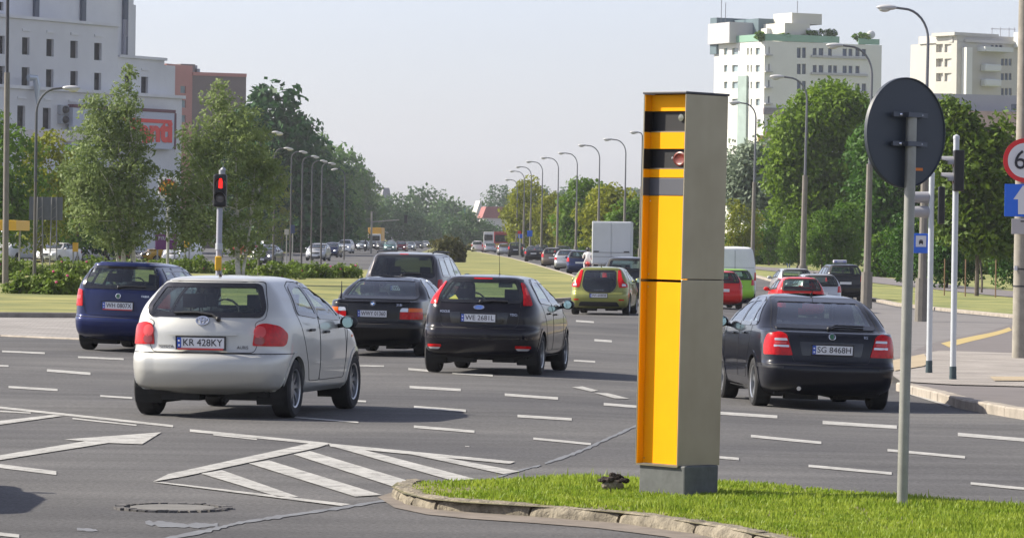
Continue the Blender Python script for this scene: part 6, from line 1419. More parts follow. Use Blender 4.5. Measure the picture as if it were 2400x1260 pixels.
for px_, py_, rx_, ry_, lb_ in [(2375,640,45,55,'dark bush behind the sign post'),(2250,634,50,45,'dark bush between the wooden stakes'),(1800,622,60,35,'dark bush at the foot of the yellowish tree'),(1900,618,60,32,'dark bush behind the street lamp in front of the willow'),(2140,640,40,45,'dark bush behind the bus stop pole')]: bush(px_,py_,rx_,ry_,lb_,L_DRK,90,28,.16,'bushes on the right verge',0,.5,'green_bush','bush',4)
bush(1960,640,30,22,'low bush at the foot of the young trees',L_DRK,40,28,.14,'bushes on the right verge',0,.4,'green_bush','bush',3)
# far woods
GF = 'distant trees at the end of the road'
for i, (px, Y, top, w_, lb) in enumerate([(930,900,458,90,'hazy tree left of the far gap'),(990,1000,440,110,'tallest hazy tree above the far traffic'),(1045,980,470,110,'hazy tree right of the tallest far one'),(1090,760,498,80,'paler rounded tree above the dark shrub'),(1165,1050,432,75,'hazy tree left of the linden row'),(1210,1080,440,80,'hazy tree behind the first linden'),(960,800,500,90,'lower hazy tree above the white trucks'),(1130,820,525,80,'low hazy tree above the red bus'),(1020,860,505,90,'low hazy tree in the middle of the far end'),(1270,1150,440,90,'far tree showing between the first lindens')]):
    by = proj(at(px, Y))[1]; rowtree(px, Y, top, by, w_*1.25, L_FAR, lb, GF, 110, 26, 'round', True)
WD = MB
pts = [ (x_, y_) for x_ in np.linspace(880, 1140, 16) for y_ in (1,)]
ells = [(at(px, 1250, 560-h*.5).x, 1250+nr.rand()*120, at(px, 1250, 560-h*.5).z, 9, 9, h*.5/7.2) for px, h in [(880+i*16, 60+25*math.sin(i*1.3)+10*nr.rand()) for i in range(18)]]+[(at(px, 1500, 560-h*.5).x, 1500+nr.rand()*100, at(px, 1500, 560-h*.5).z, 14, 10, h*.5/6) for px, h in [(1250+i*22, 112+14*math.sin(i*.9)) for i in range(16)]]
V, Fc = leafset(clumps(ells, 620, .4), 22, 2.6, .95, .6); o = link('far_wood', npmesh('far_wood', V, Fc), L_FAR); tag(o, 'bluish far-off wood closing the view at the end of the road', 'wood', None, 'stuff')
# ================================================================ LAMP POSTS
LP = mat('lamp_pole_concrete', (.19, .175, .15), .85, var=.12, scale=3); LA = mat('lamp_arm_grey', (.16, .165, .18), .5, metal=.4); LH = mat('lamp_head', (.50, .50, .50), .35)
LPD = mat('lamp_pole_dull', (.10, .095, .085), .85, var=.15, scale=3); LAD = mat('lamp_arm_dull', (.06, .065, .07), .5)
def lamp(px, Y, ptop, xhead, label, group, thick=.12, base=None, conc=.62, lean=0.0):
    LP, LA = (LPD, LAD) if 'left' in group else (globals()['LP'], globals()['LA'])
    b = at(px, Y); s = F/Y; e = empty('street_lamp', b, 0, label, 'street lamp', group); top = at(px, Y, ptop).z-b.z; reach = (xhead-px)/s; h1 = top-abs(reach)*.75
    q = MB(); q.tube([(0, 0, -.2), (0, 0, h1*conc)], [thick, thick*.8], 10); q.build('pole', LP, e, True)
    if thick > .12: q = MB(); q.tube([(0, 0, -.1), (0, 0, 1.5)], [thick*1.5, thick*1.45], 10); q.build('pole_base', LP, e, True)
    q = MB(); pts = [(0, 0, h1*conc-.05), (0, 0, h1)]
    for j in range(1, 9):
        t = R(90*j/8); pts.append((reach*.62*(1-math.cos(t)), 0, h1+(top-h1)*math.sin(t)))
    pts.append((reach*.82, 0, top+.03)); q.tube(pts, [.065, .05]+[.042]*9, 8); q.build('arm', LA, e, True)
    q = MB(); sg_ = 1 if reach > 0 else -1; kh = .62 if 'left' in group and Y > 160 else 1.0; q.ball((reach*.82+sg_*.28*kh, 0, top+.03), (.36*kh, .13, .10*kh), 14, 8); hd_ = q.build('lamp_head', LH, e, True)
    q = MB(); q.ball((reach*.82+sg_*.36, 0, top-.04), (.20, .11, .09), 12, 8); q.build('lamp_glass', mat('lamp_glass', (.55, .55, .50), .2, coat=.5), hd_, True)
    e.rotation_euler = (0, lean, 0); return e
GLm = 'street lamps along the right carriageway'
for px, Y, top, xh, lb in [(2159,132,22,2062,'tallest street lamp, rising behind the round sign, carrying the bus stop sign'),(2030,155,110,1942,'street lamp between the willow and the round sign'),(1880,183,183,1810,'street lamp in front of the willow'),(1762,220,243,1715,'street lamp right of the yellow pillar above the white van'),(1500,288,311,1488,'street lamp hidden by the yellow pillar, its head showing on the left'),(1462,302,328,1420,'street lamp nearest left of the yellow pillar'),(1401,322,342,1360,'second street lamp left of the yellow pillar'),(1349,350,360,1313,'third street lamp left of the yellow pillar'),(1305,372,371,1272,'fourth street lamp left of the yellow pillar'),(1268,394,380,1237,'fifth street lamp left of the yellow pillar'),(1242,422,392,1213,'sixth street lamp left of the yellow pillar'),(1226,450,402,1198,'seventh street lamp left of the yellow pillar'),(1210,478,422,1188,'farthest street lamp of the right row')]:
    lamp(px, Y, top, xh, lb, GLm, .16 if Y < 200 else .13, lean=.010 if Y < 250 else 0.004)
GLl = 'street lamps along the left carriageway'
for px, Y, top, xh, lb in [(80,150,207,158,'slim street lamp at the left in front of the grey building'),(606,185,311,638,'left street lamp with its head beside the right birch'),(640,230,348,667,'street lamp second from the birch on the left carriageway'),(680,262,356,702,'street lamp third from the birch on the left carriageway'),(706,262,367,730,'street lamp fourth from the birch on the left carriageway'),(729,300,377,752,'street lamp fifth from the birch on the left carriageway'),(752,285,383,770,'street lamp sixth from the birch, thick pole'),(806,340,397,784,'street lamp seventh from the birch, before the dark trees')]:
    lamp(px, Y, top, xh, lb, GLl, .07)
b = at(12, 140); e = empty('utility_pole', b, 0, 'thick concrete pole with a black upper half at the left edge', 'utility pole'); s = F/140
q = MB(); q.tube([(0, 0, -.2), (-.03, 0, at(10, 140, 170).z-b.z)], [.115, .10], 12); q.build('pole', LP, e, True)
q = MB(); q.tube([(-.03, 0, at(10, 140, 172).z-b.z), (-.05, 0, at(7, 140, -60).z-b.z)], .06, 10); q.build('upper_pole', mat('black_pole', (.03, .03, .035), .5), e, True)
# bus stop sign on the tallest lamp
b = at(2158, 131.5, 570); e = empty('bus_stop_sign', b, 0, 'blue bus stop sign on the concrete lamp pole left of the white poles', 'bus stop sign'); s = F/131.5
q = MB(); q.box((0, -.05, 0), (34/s, .03, 46/s)); q.build('sign_panel', SBL, e, bevel=.02)
q = MB(); q.box((0, -.075, .07), (24/s, .01, 26/s)); pn = q.build('white_field', SW, e)
q = MB(); q.box((0, -.085, .04), (.14, .008, .09)); q.box((0, -.085, .105), (.10, .008, .03)); q.ball((-.05, -.085, -.02), (.02, .006, .02), 8, 5); q.ball((.05, -.085, -.02), (.02, .006, .02), 8, 5); q.build('bus_mark', INK, pn)
# small signs along the road
def smallsign(px, Y, py0, py1, w_, m_, label, post=True):
    b = at(px, Y); e = empty('road_sign', b, 0, label, 'road sign'); z0_, z1_ = at(px, Y, py1).z-b.z, at(px, Y, py0).z-b.z; q = MB(); q.box((0, -.06, (z0_+z1_)/2), (w_*Y/F, .03, z1_-z0_)); q.build('panel', m_, e, bevel=.02); q = MB(); q.tube([(0, 0, -.1), (0, 0, z1_)], .04, 8); q.build('post', POLE, e, True); return e
smallsign(671, 255, 537, 550, 10, mat('cream_panel', (.5, .48, .38), .6), 'small cream sign on a thin post beside the parked cars'); smallsign(685, 258, 527, 547, 10, mat('dim_blue', (.05, .07, .14), .5), 'dim blue panel beside the small cream sign')
smallsign(1241, 400, 540, 554, 12, SBL, 'small blue sign at the foot of the linden row'); smallsign(1219, 430, 548, 558, 10, SBL, 'blue sign under a red round one by the linden row'); smallsign(1217, 429.5, 541, 548, 8, SR, 'small red sign above the blue one by the linden row')
for px, Y, lb in [(2213,190,'thin wooden stake left of the broad bush'),(2262,188,'thin wooden stake right of the white poles'),(2333,186,'thin wooden stake nearest the sign post')]:
    b = at(px, Y); q = MB(); q.tube([(0, 0, -.1), (0, 0, 1.9)], .035, 6); o = q.build('wooden_stake', mat('stake_wood', (.22, .14, .08), .9)); o.location = b; tag(o, lb, 'stake', 'stakes on the verge')
# big panel back on lattice legs
b = at(112, 200); e = empty('direction_panel', b, 0, 'back of a large grey direction panel on lattice legs', 'direction sign'); a0, a1 = at(68, 200, 515)-b, at(147, 200, 462)-b; PG = mat('panel_grey', (.09, .10, .115), .55, var=.1, scale=2)
q = MB(); q.box(((a0.x+a1.x)/2, 0, (a0.z+a1.z)/2), (a1.x-a0.x, .05, a1.z-a0.z)); q.build('panel', PG, e)
for x_ in (92, 125):
    xx = (at(x_, 200)-b).x; q = MB()
    for dx in (-.12, .12): q.tube([(xx+dx*1.6, -.1, -.1), (xx+dx, -.1, a1.z)], .035, 6)
    for k in range(7): z_ = .3+k*.5; q.tube([(xx-.16, -.1, z_), (xx+.16, -.1, z_+.25)], .015, 5)
    q.build('lattice_leg', mat('lattice_grey', (.2, .2, .2), .6, metal=.4), e)
# traffic gantry arm far away
b = at(870, 480); e = empty('signal_gantry', b, 0, 'grey mast with a long arm over the far oncoming lanes', 'signal mast'); s = F/480
q = MB(); q.tube([(0, 0, -.1), (0, 0, (at(870, 480, 495)-b).z)], .12, 8); q.tube([(0, 0, (at(870, 480, 520)-b).z), ((935-870)/s, 0, (at(935, 480, 515)-b).z)], .07, 8); q.build('mast', POLE, e, True)
q = MB(); q.box(((950-870)/s, 0, (at(950, 480, 513)-b).z), (.4, .3, 1.0)); q.build('signal_head', HOUS, e)
# ================================================================ BUILDINGS
class Wall:
    """vertical wall through the column px0 at depth Y0 running in plan direction d"""
    def __init__(s, px0, Y0, ang): s.o = at(px0, Y0, 560.0); s.o.z = 0; s.d = Vector((math.sin(R(ang)), math.cos(R(ang)), 0)); s.n = Vector((s.d.y, -s.d.x, 0))
    def uv(s, px, py):
        r_ = ray(px, py); o = Vector((0, 0, CH)); t = (s.o-o).dot(s.n)/r_.dot(s.n); p = o+r_*t; return (p-s.o).dot(s.d), p.z
    def pt(s, u, z, w_=0): return s.o+s.d*u+s.n*w_+Vector((0, 0, z))
    def rect(s, x0, y0, x1, y1): a = s.uv(x0, y0); b = s.uv(x1, y1); c = s.uv(x0, y1); return (min(a[0], b[0]), max(a[0], b[0]), min(c[1], b[1]), (a[1]+s.uv(x1, y0)[1])/2)
    def box(s, mb, u0, u1, z0, z1, w0, w1):
        vs = [s.pt(u, z, w_) for z in (z0, z1) for u, w_ in ((u0, w0), (u1, w0), (u1, w1), (u0, w1))]; mb.add(vs, [(3,2,1,0),(4,5,6,7),(0,1,5,4),(1,2,6,5),(2,3,7,6),(3,0,4,7)])
def facade(wl, u0, u1, z0, z1, wins, parent, m, glass, w0=0, reveal=.25, depth=12, name='wall', frame=None, pane=True):
    """wall with real openings, a pane set back in each"""
    us = sorted(set([u0, u1]+[round(w_[i], 3) for w_ in wins for i in (0, 1)])); zs = sorted(set([z0, z1]+[round(w_[i], 3) for w_ in wins for i in (2, 3)])); mb = MB()
    W_ = [(round(a, 3), round(b, 3), round(c, 3), round(d, 3)) for a, b, c, d in wins]
    for a, b in zip(us, us[1:]):
        for c, d in zip(zs, zs[1:]):
            mu, mz = (a+b)/2, (c+d)/2
            if any(w_[0] < mu < w_[1] and w_[2] < mz < w_[3] for w_ in W_): continue
            mb.add([wl.pt(a, c, w0), wl.pt(b, c, w0), wl.pt(b, d, w0), wl.pt(a, d, w0)], [(0,1,2,3)])
    for (a, b, c, d) in W_:
        for (p, q) in (((a, c), (b, c)), ((b, c), (b, d)), ((b, d), (a, d)), ((a, d), (a, c))): mb.add([wl.pt(*p, w0), wl.pt(*q, w0), wl.pt(*q, w0-reveal), wl.pt(*p, w0-reveal)], [(0,1,2,3)])
    for (p, q) in (((u0, z0), (u0, z1)), ((u0, z1), (u1, z1)), ((u1, z1), (u1, z0))): mb.add([wl.pt(*p, w0), wl.pt(*q, w0), wl.pt(*q, w0-depth), wl.pt(*p, w0-depth)], [(0,1,2,3)])
    mb.add([wl.pt(u0, z0, w0-depth), wl.pt(u1, z0, w0-depth), wl.pt(u1, z1, w0-depth), wl.pt(u0, z1, w0-depth)], [(0,1,2,3)])
    mb.build(name, m, parent)
    if pane:
        for (a, b, c, d) in W_:
            g = MB(); wl.box(g, a, b, c, d, w0-reveal, w0-reveal-.05); g.build('window', glass, parent)
            if frame: 
                f = MB(); t = .07; mu = (a+b)/2
                wl.box(f, a+.002, a+t, c+.002, d-.002, w0-reveal+.06, w0-reveal+.002); wl.box(f, b-t, b-.002, c+.002, d-.002, w0-reveal+.06, w0-reveal+.002); wl.box(f, mu-t/2, mu+t/2, c+.002, d-.002, w0-reveal+.055, w0-reveal+.002); f.build('window_frame', frame, parent)
GLD = mat('dark_window', (.008, .009, .014), .35, var=.5, scale=.4, spec=.15); GLB = mat('blue_window', (.05, .075, .12), .1, var=.5, scale=.3); GLP = mat('pale_window', (.25, .32, .34), .15, var=.3, scale=.3)
# --- grey works building on the left
GRY = mat('grey_render', (.62, .62, .625), .9, var=.10, scale=.12, detail=10); e = empty('works_building', (0, 0, 0), 0, 'large grey stepped building with narrow dark windows at the left', 'building')
w1 = Wall(0, 400, 33); 
def R4(wl, lst): return [wl.rect(*q) for q in lst]
u_l = w1.uv(-140, 560)[0]; u_r = w1.uv(412, 560)[0]; u_m = w1.uv(270, 560)[0]
wins = R4(w1, [(-52,82,-35,123),(-5,84,11,126),(52,88,69,128),(109,92,126,132),(165,96,182,136),(221,101,238,141)]+[(-52,152,-35,205),(-5,155,11,208),(51,158,69,210),(108,163,125,212),(165,167,182,216),(221,171,237,218)])
lowz = w1.uv(0, 207)[1]
facade(w1, u_l, u_m, lowz-1, w1.uv(0, 40)[1], wins, e, GRY, GLD, 0, .35, 14)
wins = R4(w1, [(292,176,308,215),(331,180,347,218)]); facade(w1, u_m+.01, w1.uv(380, 560)[0], lowz-1, w1.uv(270, 134)[1], wins, e, GRY, GLD, 0, .35, 12); facade(w1, w1.uv(380, 560)[0]+.01, u_r, -.5, w1.uv(380, 152)[1], [], e, GRY, GLD, -.4, .2, 11)
wins = R4(w1, [(20,248,38,300),(80,253,98,302),(139,256,157,304),(196,260,212,306),(-42,244,-25,300)]); facade(w1, u_l, w1.uv(402, 560)[0], -.5, lowz, wins, e, GRY, GLD, 1.2, .35, 15)
q = MB(); w1.box(q, u_l, w1.uv(402, 560)[0]+.3, lowz, lowz+.35, 1.5, -.3); w1.box(q, u_l, u_m+.2, w1.uv(0, 40)[1], w1.uv(0, 40)[1]+.3, .3, -14); w1.box(q, u_m+.2, w1.uv(380, 560)[0]+.2, w1.uv(270, 134)[1], w1.uv(270, 134)[1]+.3, .25, -12); q.build('cornice', mat('cornice_grey', (.66, .66, .66), .9, var=.1, scale=.3), e)
q = MB()
for a, b_, c, d in R4(w1, [(52,68,70,73),(109,72,127,77),(165,77,183,82),(221,81,239,86),(20,227,40,231),(82,231,100,235),(140,235,158,239),(293,158,310,162),(331,161,348,165)]): w1.box(q, a, b_, c, d, .12, -.1) if c > lowz else w1.box(q, a, b_, c, d, 1.32, 1.1)
q.build('lintel', mat('cornice_grey', (.30,.30,.33)), e)
w2 = Wall(0, 412, 33); ztw = w2.uv(300, -60)[1]; facade(w2, w2.uv(-160, 560)[0], w2.uv(290, 560)[0], 18, ztw, R4(w2, [(-8,5,8,24),(-8,32,8,42)]), e, GRY, GLD, 0, .3, 16); facade(w2, w2.uv(290, 560)[0]+.01, w2.uv(314, 560)[0], 18, ztw, [], e, GRY, GLD, -.5, .3, 14); facade(w2, w2.uv(314, 560)[0]+.01, w2.uv(331, 560)[0], 18, w2.uv(331, 11)[1], [], e, GRY, GLD, -1.2, .3, 10)
q = MB()
for x_ in (82, 192, 291): u = w2.uv(x_, 0)[0]; w2.box(q, u-.35, u+.35, w2.uv(x_, 62+.32*(x_-82) if x_ < 290 else 134)[1], ztw, .35, 0)
q.build('drainpipe', mat('pipe_dark', (.07, .085, .12), .6), e)
q = MB()
for a in ((14,36,38,44),(127,47,152,53),(212,58,228,61)): a4 = w1.rect(*a); w1.box(q, a4[0], a4[1], w1.uv(0, 40)[1]+.3, w1.uv(0, 40)[1]+1.0, -3, -6)

q = MB(); a = w1.uv(341, 137); q.tube([w1.pt(a[0], w1.uv(270, 134)[1], -3), w1.pt(a[0], w1.uv(341, 45)[1], -3)], .22, 6); q.tube([w1.pt(a[0]+.5, w1.uv(341, 85)[1], -3), w1.pt(a[0]+.5, w1.uv(341, 45)[1], -3)], .12, 5); q.build('roof_mast', mat('mast_grey', (.25, .25, .28), .6), e)
q = MB(); u = w1.uv(50, 200)[0]; q.tube([w1.pt(u-.8, lowz+1.2, 1.6), w1.pt(u, lowz+1.2, 1.9), w1.pt(u+.2, lowz+.4, 2.0), w1.pt(u+.2, w1.uv(50, 255)[1], 2.0)], .38, 10); q.build('flue_pipe', mat('flue_zinc', (.45, .5, .55), .4, metal=.6), e, True)
for (x0, y0, x1, y1) in ((114,247,133,268),(114,271,133,290)):
    a4 = w1.rect(x0, y0, x1, y1); q = MB(); w1.box(q, a4[0], a4[1], a4[2], a4[3], 1.7, 1.21); ac = q.build('air_conditioner', mat('ac_grey', (.33, .35, .38), .6), e)
    c_ = w1.pt((a4[0]+a4[1])/2, (a4[2]+a4[3])/2, 1.72); q = MB(); q.ball(tuple(c_), (.45, .45, .42), 12, 8); q.build('fan', BLK, ac)
# advert board on the right end of the building
w0_ = w1; w1 = Wall(0, 400, 33); w1.o = w1.o+w1.n*2.2; a4 = w1.rect(283, 262, 408, 345); e2 = empty('advert_board', (0, 0, 0), 0, 'white board with big red letters on the grey building, half hidden by the birch', 'advertising board')
q = MB(); w1.box(q, a4[0]-8, a4[1], a4[2], a4[3], 0, -.6); q.build('board', mat('board_white', (.45, .48, .56), .6), e2); q = MB(); w1.box(q, a4[0]-8, a4[1]+.15, a4[3], a4[3]+.35, .05, -.7); w1.box(q, a4[1], a4[1]+.3, a4[2], a4[3], .05, -.7); q.build('board_frame', mat('board_frame', (.12, .03, .05), .6), e2)
t = textmesh('Xanti', 1.0, .01, bold=.052); xs = [v.co.x for v in t.vertices]; ys_ = [v.co.y for v in t.vertices]; t0 = w1.rect(284, 278, 403, 330)
for v in t.vertices: u = t0[0]+(v.co.x-min(xs))/(max(xs)-min(xs))*(t0[1]-t0[0]); z_ = t0[2]+(v.co.y-min(ys_))/(max(ys_)-min(ys_))*(t0[3]-t0[2]); v.co = w1.pt(u, z_, .06+v.co.z)
link('lettering', t, mat('letter_red', (.70, .03, .02), .5), e2)
q = MB(); a5 = w1.rect(300, 279, 401, 285); w1.box(q, a5[0], a5[1], a5[2], a5[3], .1, 0); a5 = w1.rect(320, 331, 350, 334); w1.box(q, a5[0], a5[1], a5[2], a5[3], .1, 0); w1 = w0_; q.build('red_stroke', mat('letter_red', (.7,.03,.02)), e2)
# --- pink and brown slab behind
e = empty('slab_block', (0, 0, 0), 0, 'pink and brown flat-roofed block beyond the grey building', 'building'); w3 = Wall(420, 560, 25); PK = mat('pink_render', (.46, .22, .19), .9, var=.06, scale=.2); BR = mat('brown_render', (.19, .155, .145), .9, var=.06, scale=.2)
a = w3.uv(385, 560)[0]; b_ = w3.uv(446, 560)[0]; z1_ = w3.uv(400, 150)[1]; facade(w3, a, b_, 0, z1_, R4(w3, [(423,202,436,218),(423,235,436,252),(423,270,436,286)]), e, PK, GLP, 0, .2, 8, frame=None)
w4 = Wall(446, w3.pt(b_, 0).y, 66); facade(w4, .01, w4.uv(572, 560)[0], 0, w4.uv(450, 177)[1], [], e, BR, GLP, 0, .2, 12); q = MB(); w4.box(q, 0, w4.uv(572, 560)[0], w4.uv(450, 177)[1], w4.uv(450, 177)[1]+.5, .2, -.4); q.build('pink_coping', PK, e)
q = MB(); c4 = w4.rect(420, 150, 452, 178); 
w5 = Wall(418, 575, 60); facade(w5, 0, w5.uv(452, 560)[0], 10, w5.uv(430, 150)[1], [], e, mat('stair_brown', (.20, .17, .16), .9), GLP, 0, .1, 6)
for x_, y_ in ((456, 152), (462, 160), (472, 168), (480, 170)): p_ = at(x_, 585, y_+14); q.box((p_.x, p_.y, p_.z), (.8, .8, 1.6))
q.build('roof_equipment', mat('equip_grey', (.3, .3, .33), .6), e)
# --- white flats right of the pillar
WHR = mat('white_render', (.66, .66, .61), .85, var=.05, scale=.15); GRN = mat('green_balustrade', (.22, .38, .28), .5); FR = mat('window_frame_white', (.6, .6, .6), .5)
e = empty('apartment_block', (0, 0, 0), 0, 'tall white flats with green roof terraces right of the yellow pillar', 'building'); YC = 640
wr_ = Wall(1788, YC, 66); wl_ = Wall(1788, YC, -29)      # long front, short sunlit side
zt_ = wr_.uv(1788, 96)[1]
wn = []
for r_, y in enumerate([113, 153, 194, 232]):
    for x in (1905, 1919, 1941, 1953, 1975, 1989, 2005, 2020): 
        if (r_*3+x) % 7: wn.append((x, y+(x-1905)*.02, x+9+(x % 3), y+17+(x-1905)*.02))
wn2 = [(1868+dx, y, 1877+dx, y+24) for y in (112, 150, 190) for dx in (0, 12)]+[(1796, y, 1804, y+16) for y in (110, 150, 188, 226, 280)]
uR = wr_.uv(2060, 560)[0]; facade(wr_, 0, uR, 0, zt_, R4(wr_, wn+wn2+[(1790, 278, 1806, 300), (1880, 228, 1888, 250)]), e, WHR, GLB, 0, .3, .6, frame=None)
q = MB()
for y in (132, 172, 212):
    a4 = wr_.rect(1900, y, 2032, y+3); q = MB(); wr_.box(q, a4[0], a4[1], a4[2], a4[3], .35, 0); q.build('sill_band', mat('band_grey', (.42, .42, .42), .8), e)
for y in (128, 167, 204, 242): a4 = wr_.rect(1789, y, 1806, y+3); q = MB(); wr_.box(q, a4[0], a4[1], a4[2], a4[3], .9, 0); q.build('balcony', mat('band_grey', (.42,.42,.42)), e)
a4 = wr_.rect(1788, 254, 1900, 268); q = MB(); wr_.box(q, a4[0], a4[1], a4[2], a4[3], .4, 0); q.build('tile_band', mat('tile_band', (.22, .20, .22), .8, var=.4, scale=1.2), e)
a4 = wr_.rect(1788, 310, 1900, 316); q = MB(); wr_.box(q, a4[0], a4[1], a4[2], a4[3], 1.2, 0); q.build('canopy', mat('canopy_dark', (.15, .10, .09), .8), e)
a4 = wr_.rect(1775, 318, 1850, 380); q = MB(); wr_.box(q, a4[0], a4[1], a4[2], a4[3], .3, 0); q.build('shop_front', mat('shop_yellow', (.55, .38, .12), .8), e)
# sunlit side: the wall runs to the left and away
uL = wl_.uv(1668, 560)[0]
def flip(wl, l): return [tuple(sorted((wl.uv(a, b)[0], wl.uv(c, b)[0])))+tuple(sorted((wl.uv(a, d)[1], wl.uv(a, b)[1]))) for a, b, c, d in l]
wl_.n = -wl_.n
wn3 = [(x, y, x+w_, y+16) for y, yy in ((113, 0), (153, 0), (192, 0), (232, 0)) for x, w_ in ((1771, 10), (1751, 4), (1759, 4), (1716, 14), (1697, 8))]
facade(wl_, 0, uL, 0, wl_.uv(1788, 96)[1], flip(wl_, wn3+[(1775, 280, 1783, 300)]), e, WHR, GLP, 0, .3, .6)
q = MB(); mid = wr_.pt(uR, 0, -24)
zt2 = zt_
P0, P1, P2 = wr_.pt(0, 0), wr_.pt(uR, 0), wl_.pt(uL, 0); P3 = P1+(P2-P0); q.add([tuple(v+Vector((0, 0, zt_-.05))) for v in (P0, P1, P3, P2)], [(0,1,2,3)]); q.add([tuple(v+Vector((0, 0, z_))) for z_ in (0, zt_-.05) for v in (P1, P3)]+[tuple(v+Vector((0, 0, z_))) for z_ in (0, zt_-.05) for v in (P3, P2)], [(0,1,3,2),(4,5,7,6)]); q.build('roof', mat('flat_roof', (.3, .3, .3), .9), e)
q = MB(); wr_.box(q, 0, wr_.uv(1960, 560)[0], zt_+.05, zt_+1.2, .1, 0); wl_.box(q, 0, wl_.uv(1690, 560)[0], zt_+.05, zt_+1.2, .1, 0); wr_.box(q, wr_.uv(2005, 560)[0], uR-.5, zt_+.05, zt_+1.0, .1, 0); q.build('balustrade', GRN, e)
def rbox(nm, x0, y0, x1, y1, back, m_, dd=6): # box on the roof
    a4 = wr_.rect(x0, y0, x1, y1); q = MB(); wr_.box(q, a4[0], a4[1], max(zt_, a4[2]-6) if False else zt_, a4[3], -back, -back-dd); return q.build(nm, m_, e)
rbox('penthouse', 1830, 66, 1960, 96, 5, WHR, 10); rbox('penthouse', 1768, 48, 1870, 96, 9, mat('pent_grey', (.45, .45, .45), .85), 8)
q = MB(); wl_.box(q, wl_.uv(1785, 560)[0], wl_.uv(1722, 560)[0], zt_, zt_+3.2, -4, -9); wl_.box(q, wl_.uv(1778, 560)[0], wl_.uv(1735, 560)[0], zt_+3.2, zt_+5.0, -6, -12); q.build('terrace_level', mat('terrace_cream', (.62, .60, .52), .85), e)
q = MB(); a = wl_.uv(1677, 560)[0]; c = wl_.uv(1662, 560)[0]; wl_.box(q, a, c, wl_.uv(1670, 128)[1], wl_.uv(1670, 43)[1], .4, -9); wl_.box(q, wl_.uv(1735, 560)[0], a, zt_, wl_.uv(1690, 46)[1], -3, -9); q.build('dark_stair_tower', mat('tower_slate', (.10, .15, .17), .7, var=.05, scale=.3), e)
q = MB(); wl_.box(q, wl_.uv(1718, 560)[0], wl_.uv(1676, 560)[0], zt_, wl_.uv(1690, 58)[1], .05, -.45); q.build('green_wall_panel', mat('panel_sage', (.38, .44, .42), .8), e)
for x0, x1, hh, lb in [(1776,1800,1.5,0),(1830,1858,1.6,0),(1890,1920,2.2,0),(1925,1965,2.6,0),(2008,2045,2.4,0)]:
    a, c = wr_.uv(x0, 90)[0], wr_.uv(x1, 90)[0]; E = [((a+c)/2+k*(c-a)*.25, 0, 0) for k in (-1, 0, 1)]; EE = []
    for u, _, _ in E: p_ = wr_.pt(u, zt_+hh*.6, -.9); EE.append((p_.x, p_.y, p_.z-hh*.1, (c-a)*.26, .8, hh*.45))
    V, Fc = leafset(clumps(EE, 36, .3), 20, .4, .22, .6); link('terrace_plants', npmesh('terrace_plants', V, Fc), L_MID, e)
q = MB(); wl_.box(q, wl_.uv(1748, 560)[0], wl_.uv(1728, 560)[0], 8, wl_.uv(1738, 178)[1], .35, 0); q.build('stair_glazing', mat('sage_glass', (.30, .38, .34), .25, var=.15, scale=.4), e)
for x_, h_ in ((1690, 4.5), (1868, 3.5), (1700, 3)):
    p_ = at(x_, YC+12, 70); q = MB(); q.tube([(p_.x, p_.y, zt_), (p_.x, p_.y, zt_+4+h_)], .06, 5); q.build('aerial', LA, e)
for x_ in (1895, 1955, 2043):
    p_ = wr_.pt(wr_.uv(x_, 560)[0], zt_+1.8, -1.2); q = MB(); q.ball(tuple(p_), (.7, .35, .7), 10, 6); q.build('satellite_dish', FR, e)
# lower wing seen left of the corner with a glazed stair strip
w6 = Wall(1712, 600, -18); w6.n = -w6.n
# --- second block at the right edge
e = empty('apartment_block', (0, 0, 0), 0, 'cream flats with square balconies at the right edge', 'building'); CRM = mat('cream_render', (.50, .48, .43), .85, var=.05, scale=.15); w7 = Wall(2236, 700, 62); w8 = Wall(2236, 700, -35); w8.n = -w8.n
zt7 = w7.uv(2236, 98)[1]; u7 = w7.uv(2470, 560)[0]
facade(w7, 0, u7, 0, zt7, R4(w7, [(2322+dx, y, 2329+dx, y+9) for y in (106,) for dx in (0, 10, 20)]+[(2346+dx, y, 2353+dx, y+16) for y in (138, 172, 207) for dx in (0, 9, 18)]+[(2268, y, 2277, y+14) for y in (138, 172, 207)]+[(2390, 138, 2400, 154),(2390,172,2400,188)]), e, CRM, GLB, 0, .25, 15)
facade(w8, 0, w8.uv(2190, 560)[0], 0, w8.uv(2236, 84)[1], flip(w8, [(x, y, x+16, y+19) for y in (104, 138, 172) for x in (2194, 2214)]), e, CRM, mat('balcony_shade', (.35, .31, .24), .8), 0, 1.2, 12)
q = MB(); w7.box(q, -.3, u7, w7.uv(2236, 98)[1]+.0, w7.uv(2236, 80)[1], -1, -12); w7.box(q, w7.uv(2255, 560)[0], u7, zt7, zt7+.5, .5, -1); q.build('roof_storey', mat('roof_cream', (.52, .5, .46), .85), e)
q = MB(); w8.box(q, -.2, w8.uv(2184, 560)[0], w8.uv(2236, 84)[1], w8.uv(2236, 80)[1]+.3, .8, -10); q.build('eaves', mat('roof_cream', (.52,.5,.46)), e)
for y in (151, 186):
    a4 = w7.rect(2297, y, 2335, y+17); q = MB(); w7.box(q, a4[0], a4[1], a4[2], a4[3], 1.8, .0); q.build('balcony', mat('balcony_white', (.60, .62, .60), .8), e, bevel=.3)
a4 = w7.rect(2290, 112, 2356, 121); q = MB(); w7.box(q, a4[0], a4[1], a4[2], a4[3], 2.6, 0); q.build('balcony_roof', mat('balcony_white', (.6,.62,.6)), e)
a4 = w7.rect(2254, 112, 2266, 230); q = MB(); w7.box(q, a4[0], a4[1], 0, a4[3], 1.6, 0.0); q.build('bay', WHR, e)
a4 = w7.rect(2376, 78, 2440, 112); q = MB(); w7.box(q, a4[0], a4[1], a4[2]+0, a4[3], 1.5, .0); q.build('corner_roof', mat('balcony_white', (.6,.62,.6)), e)
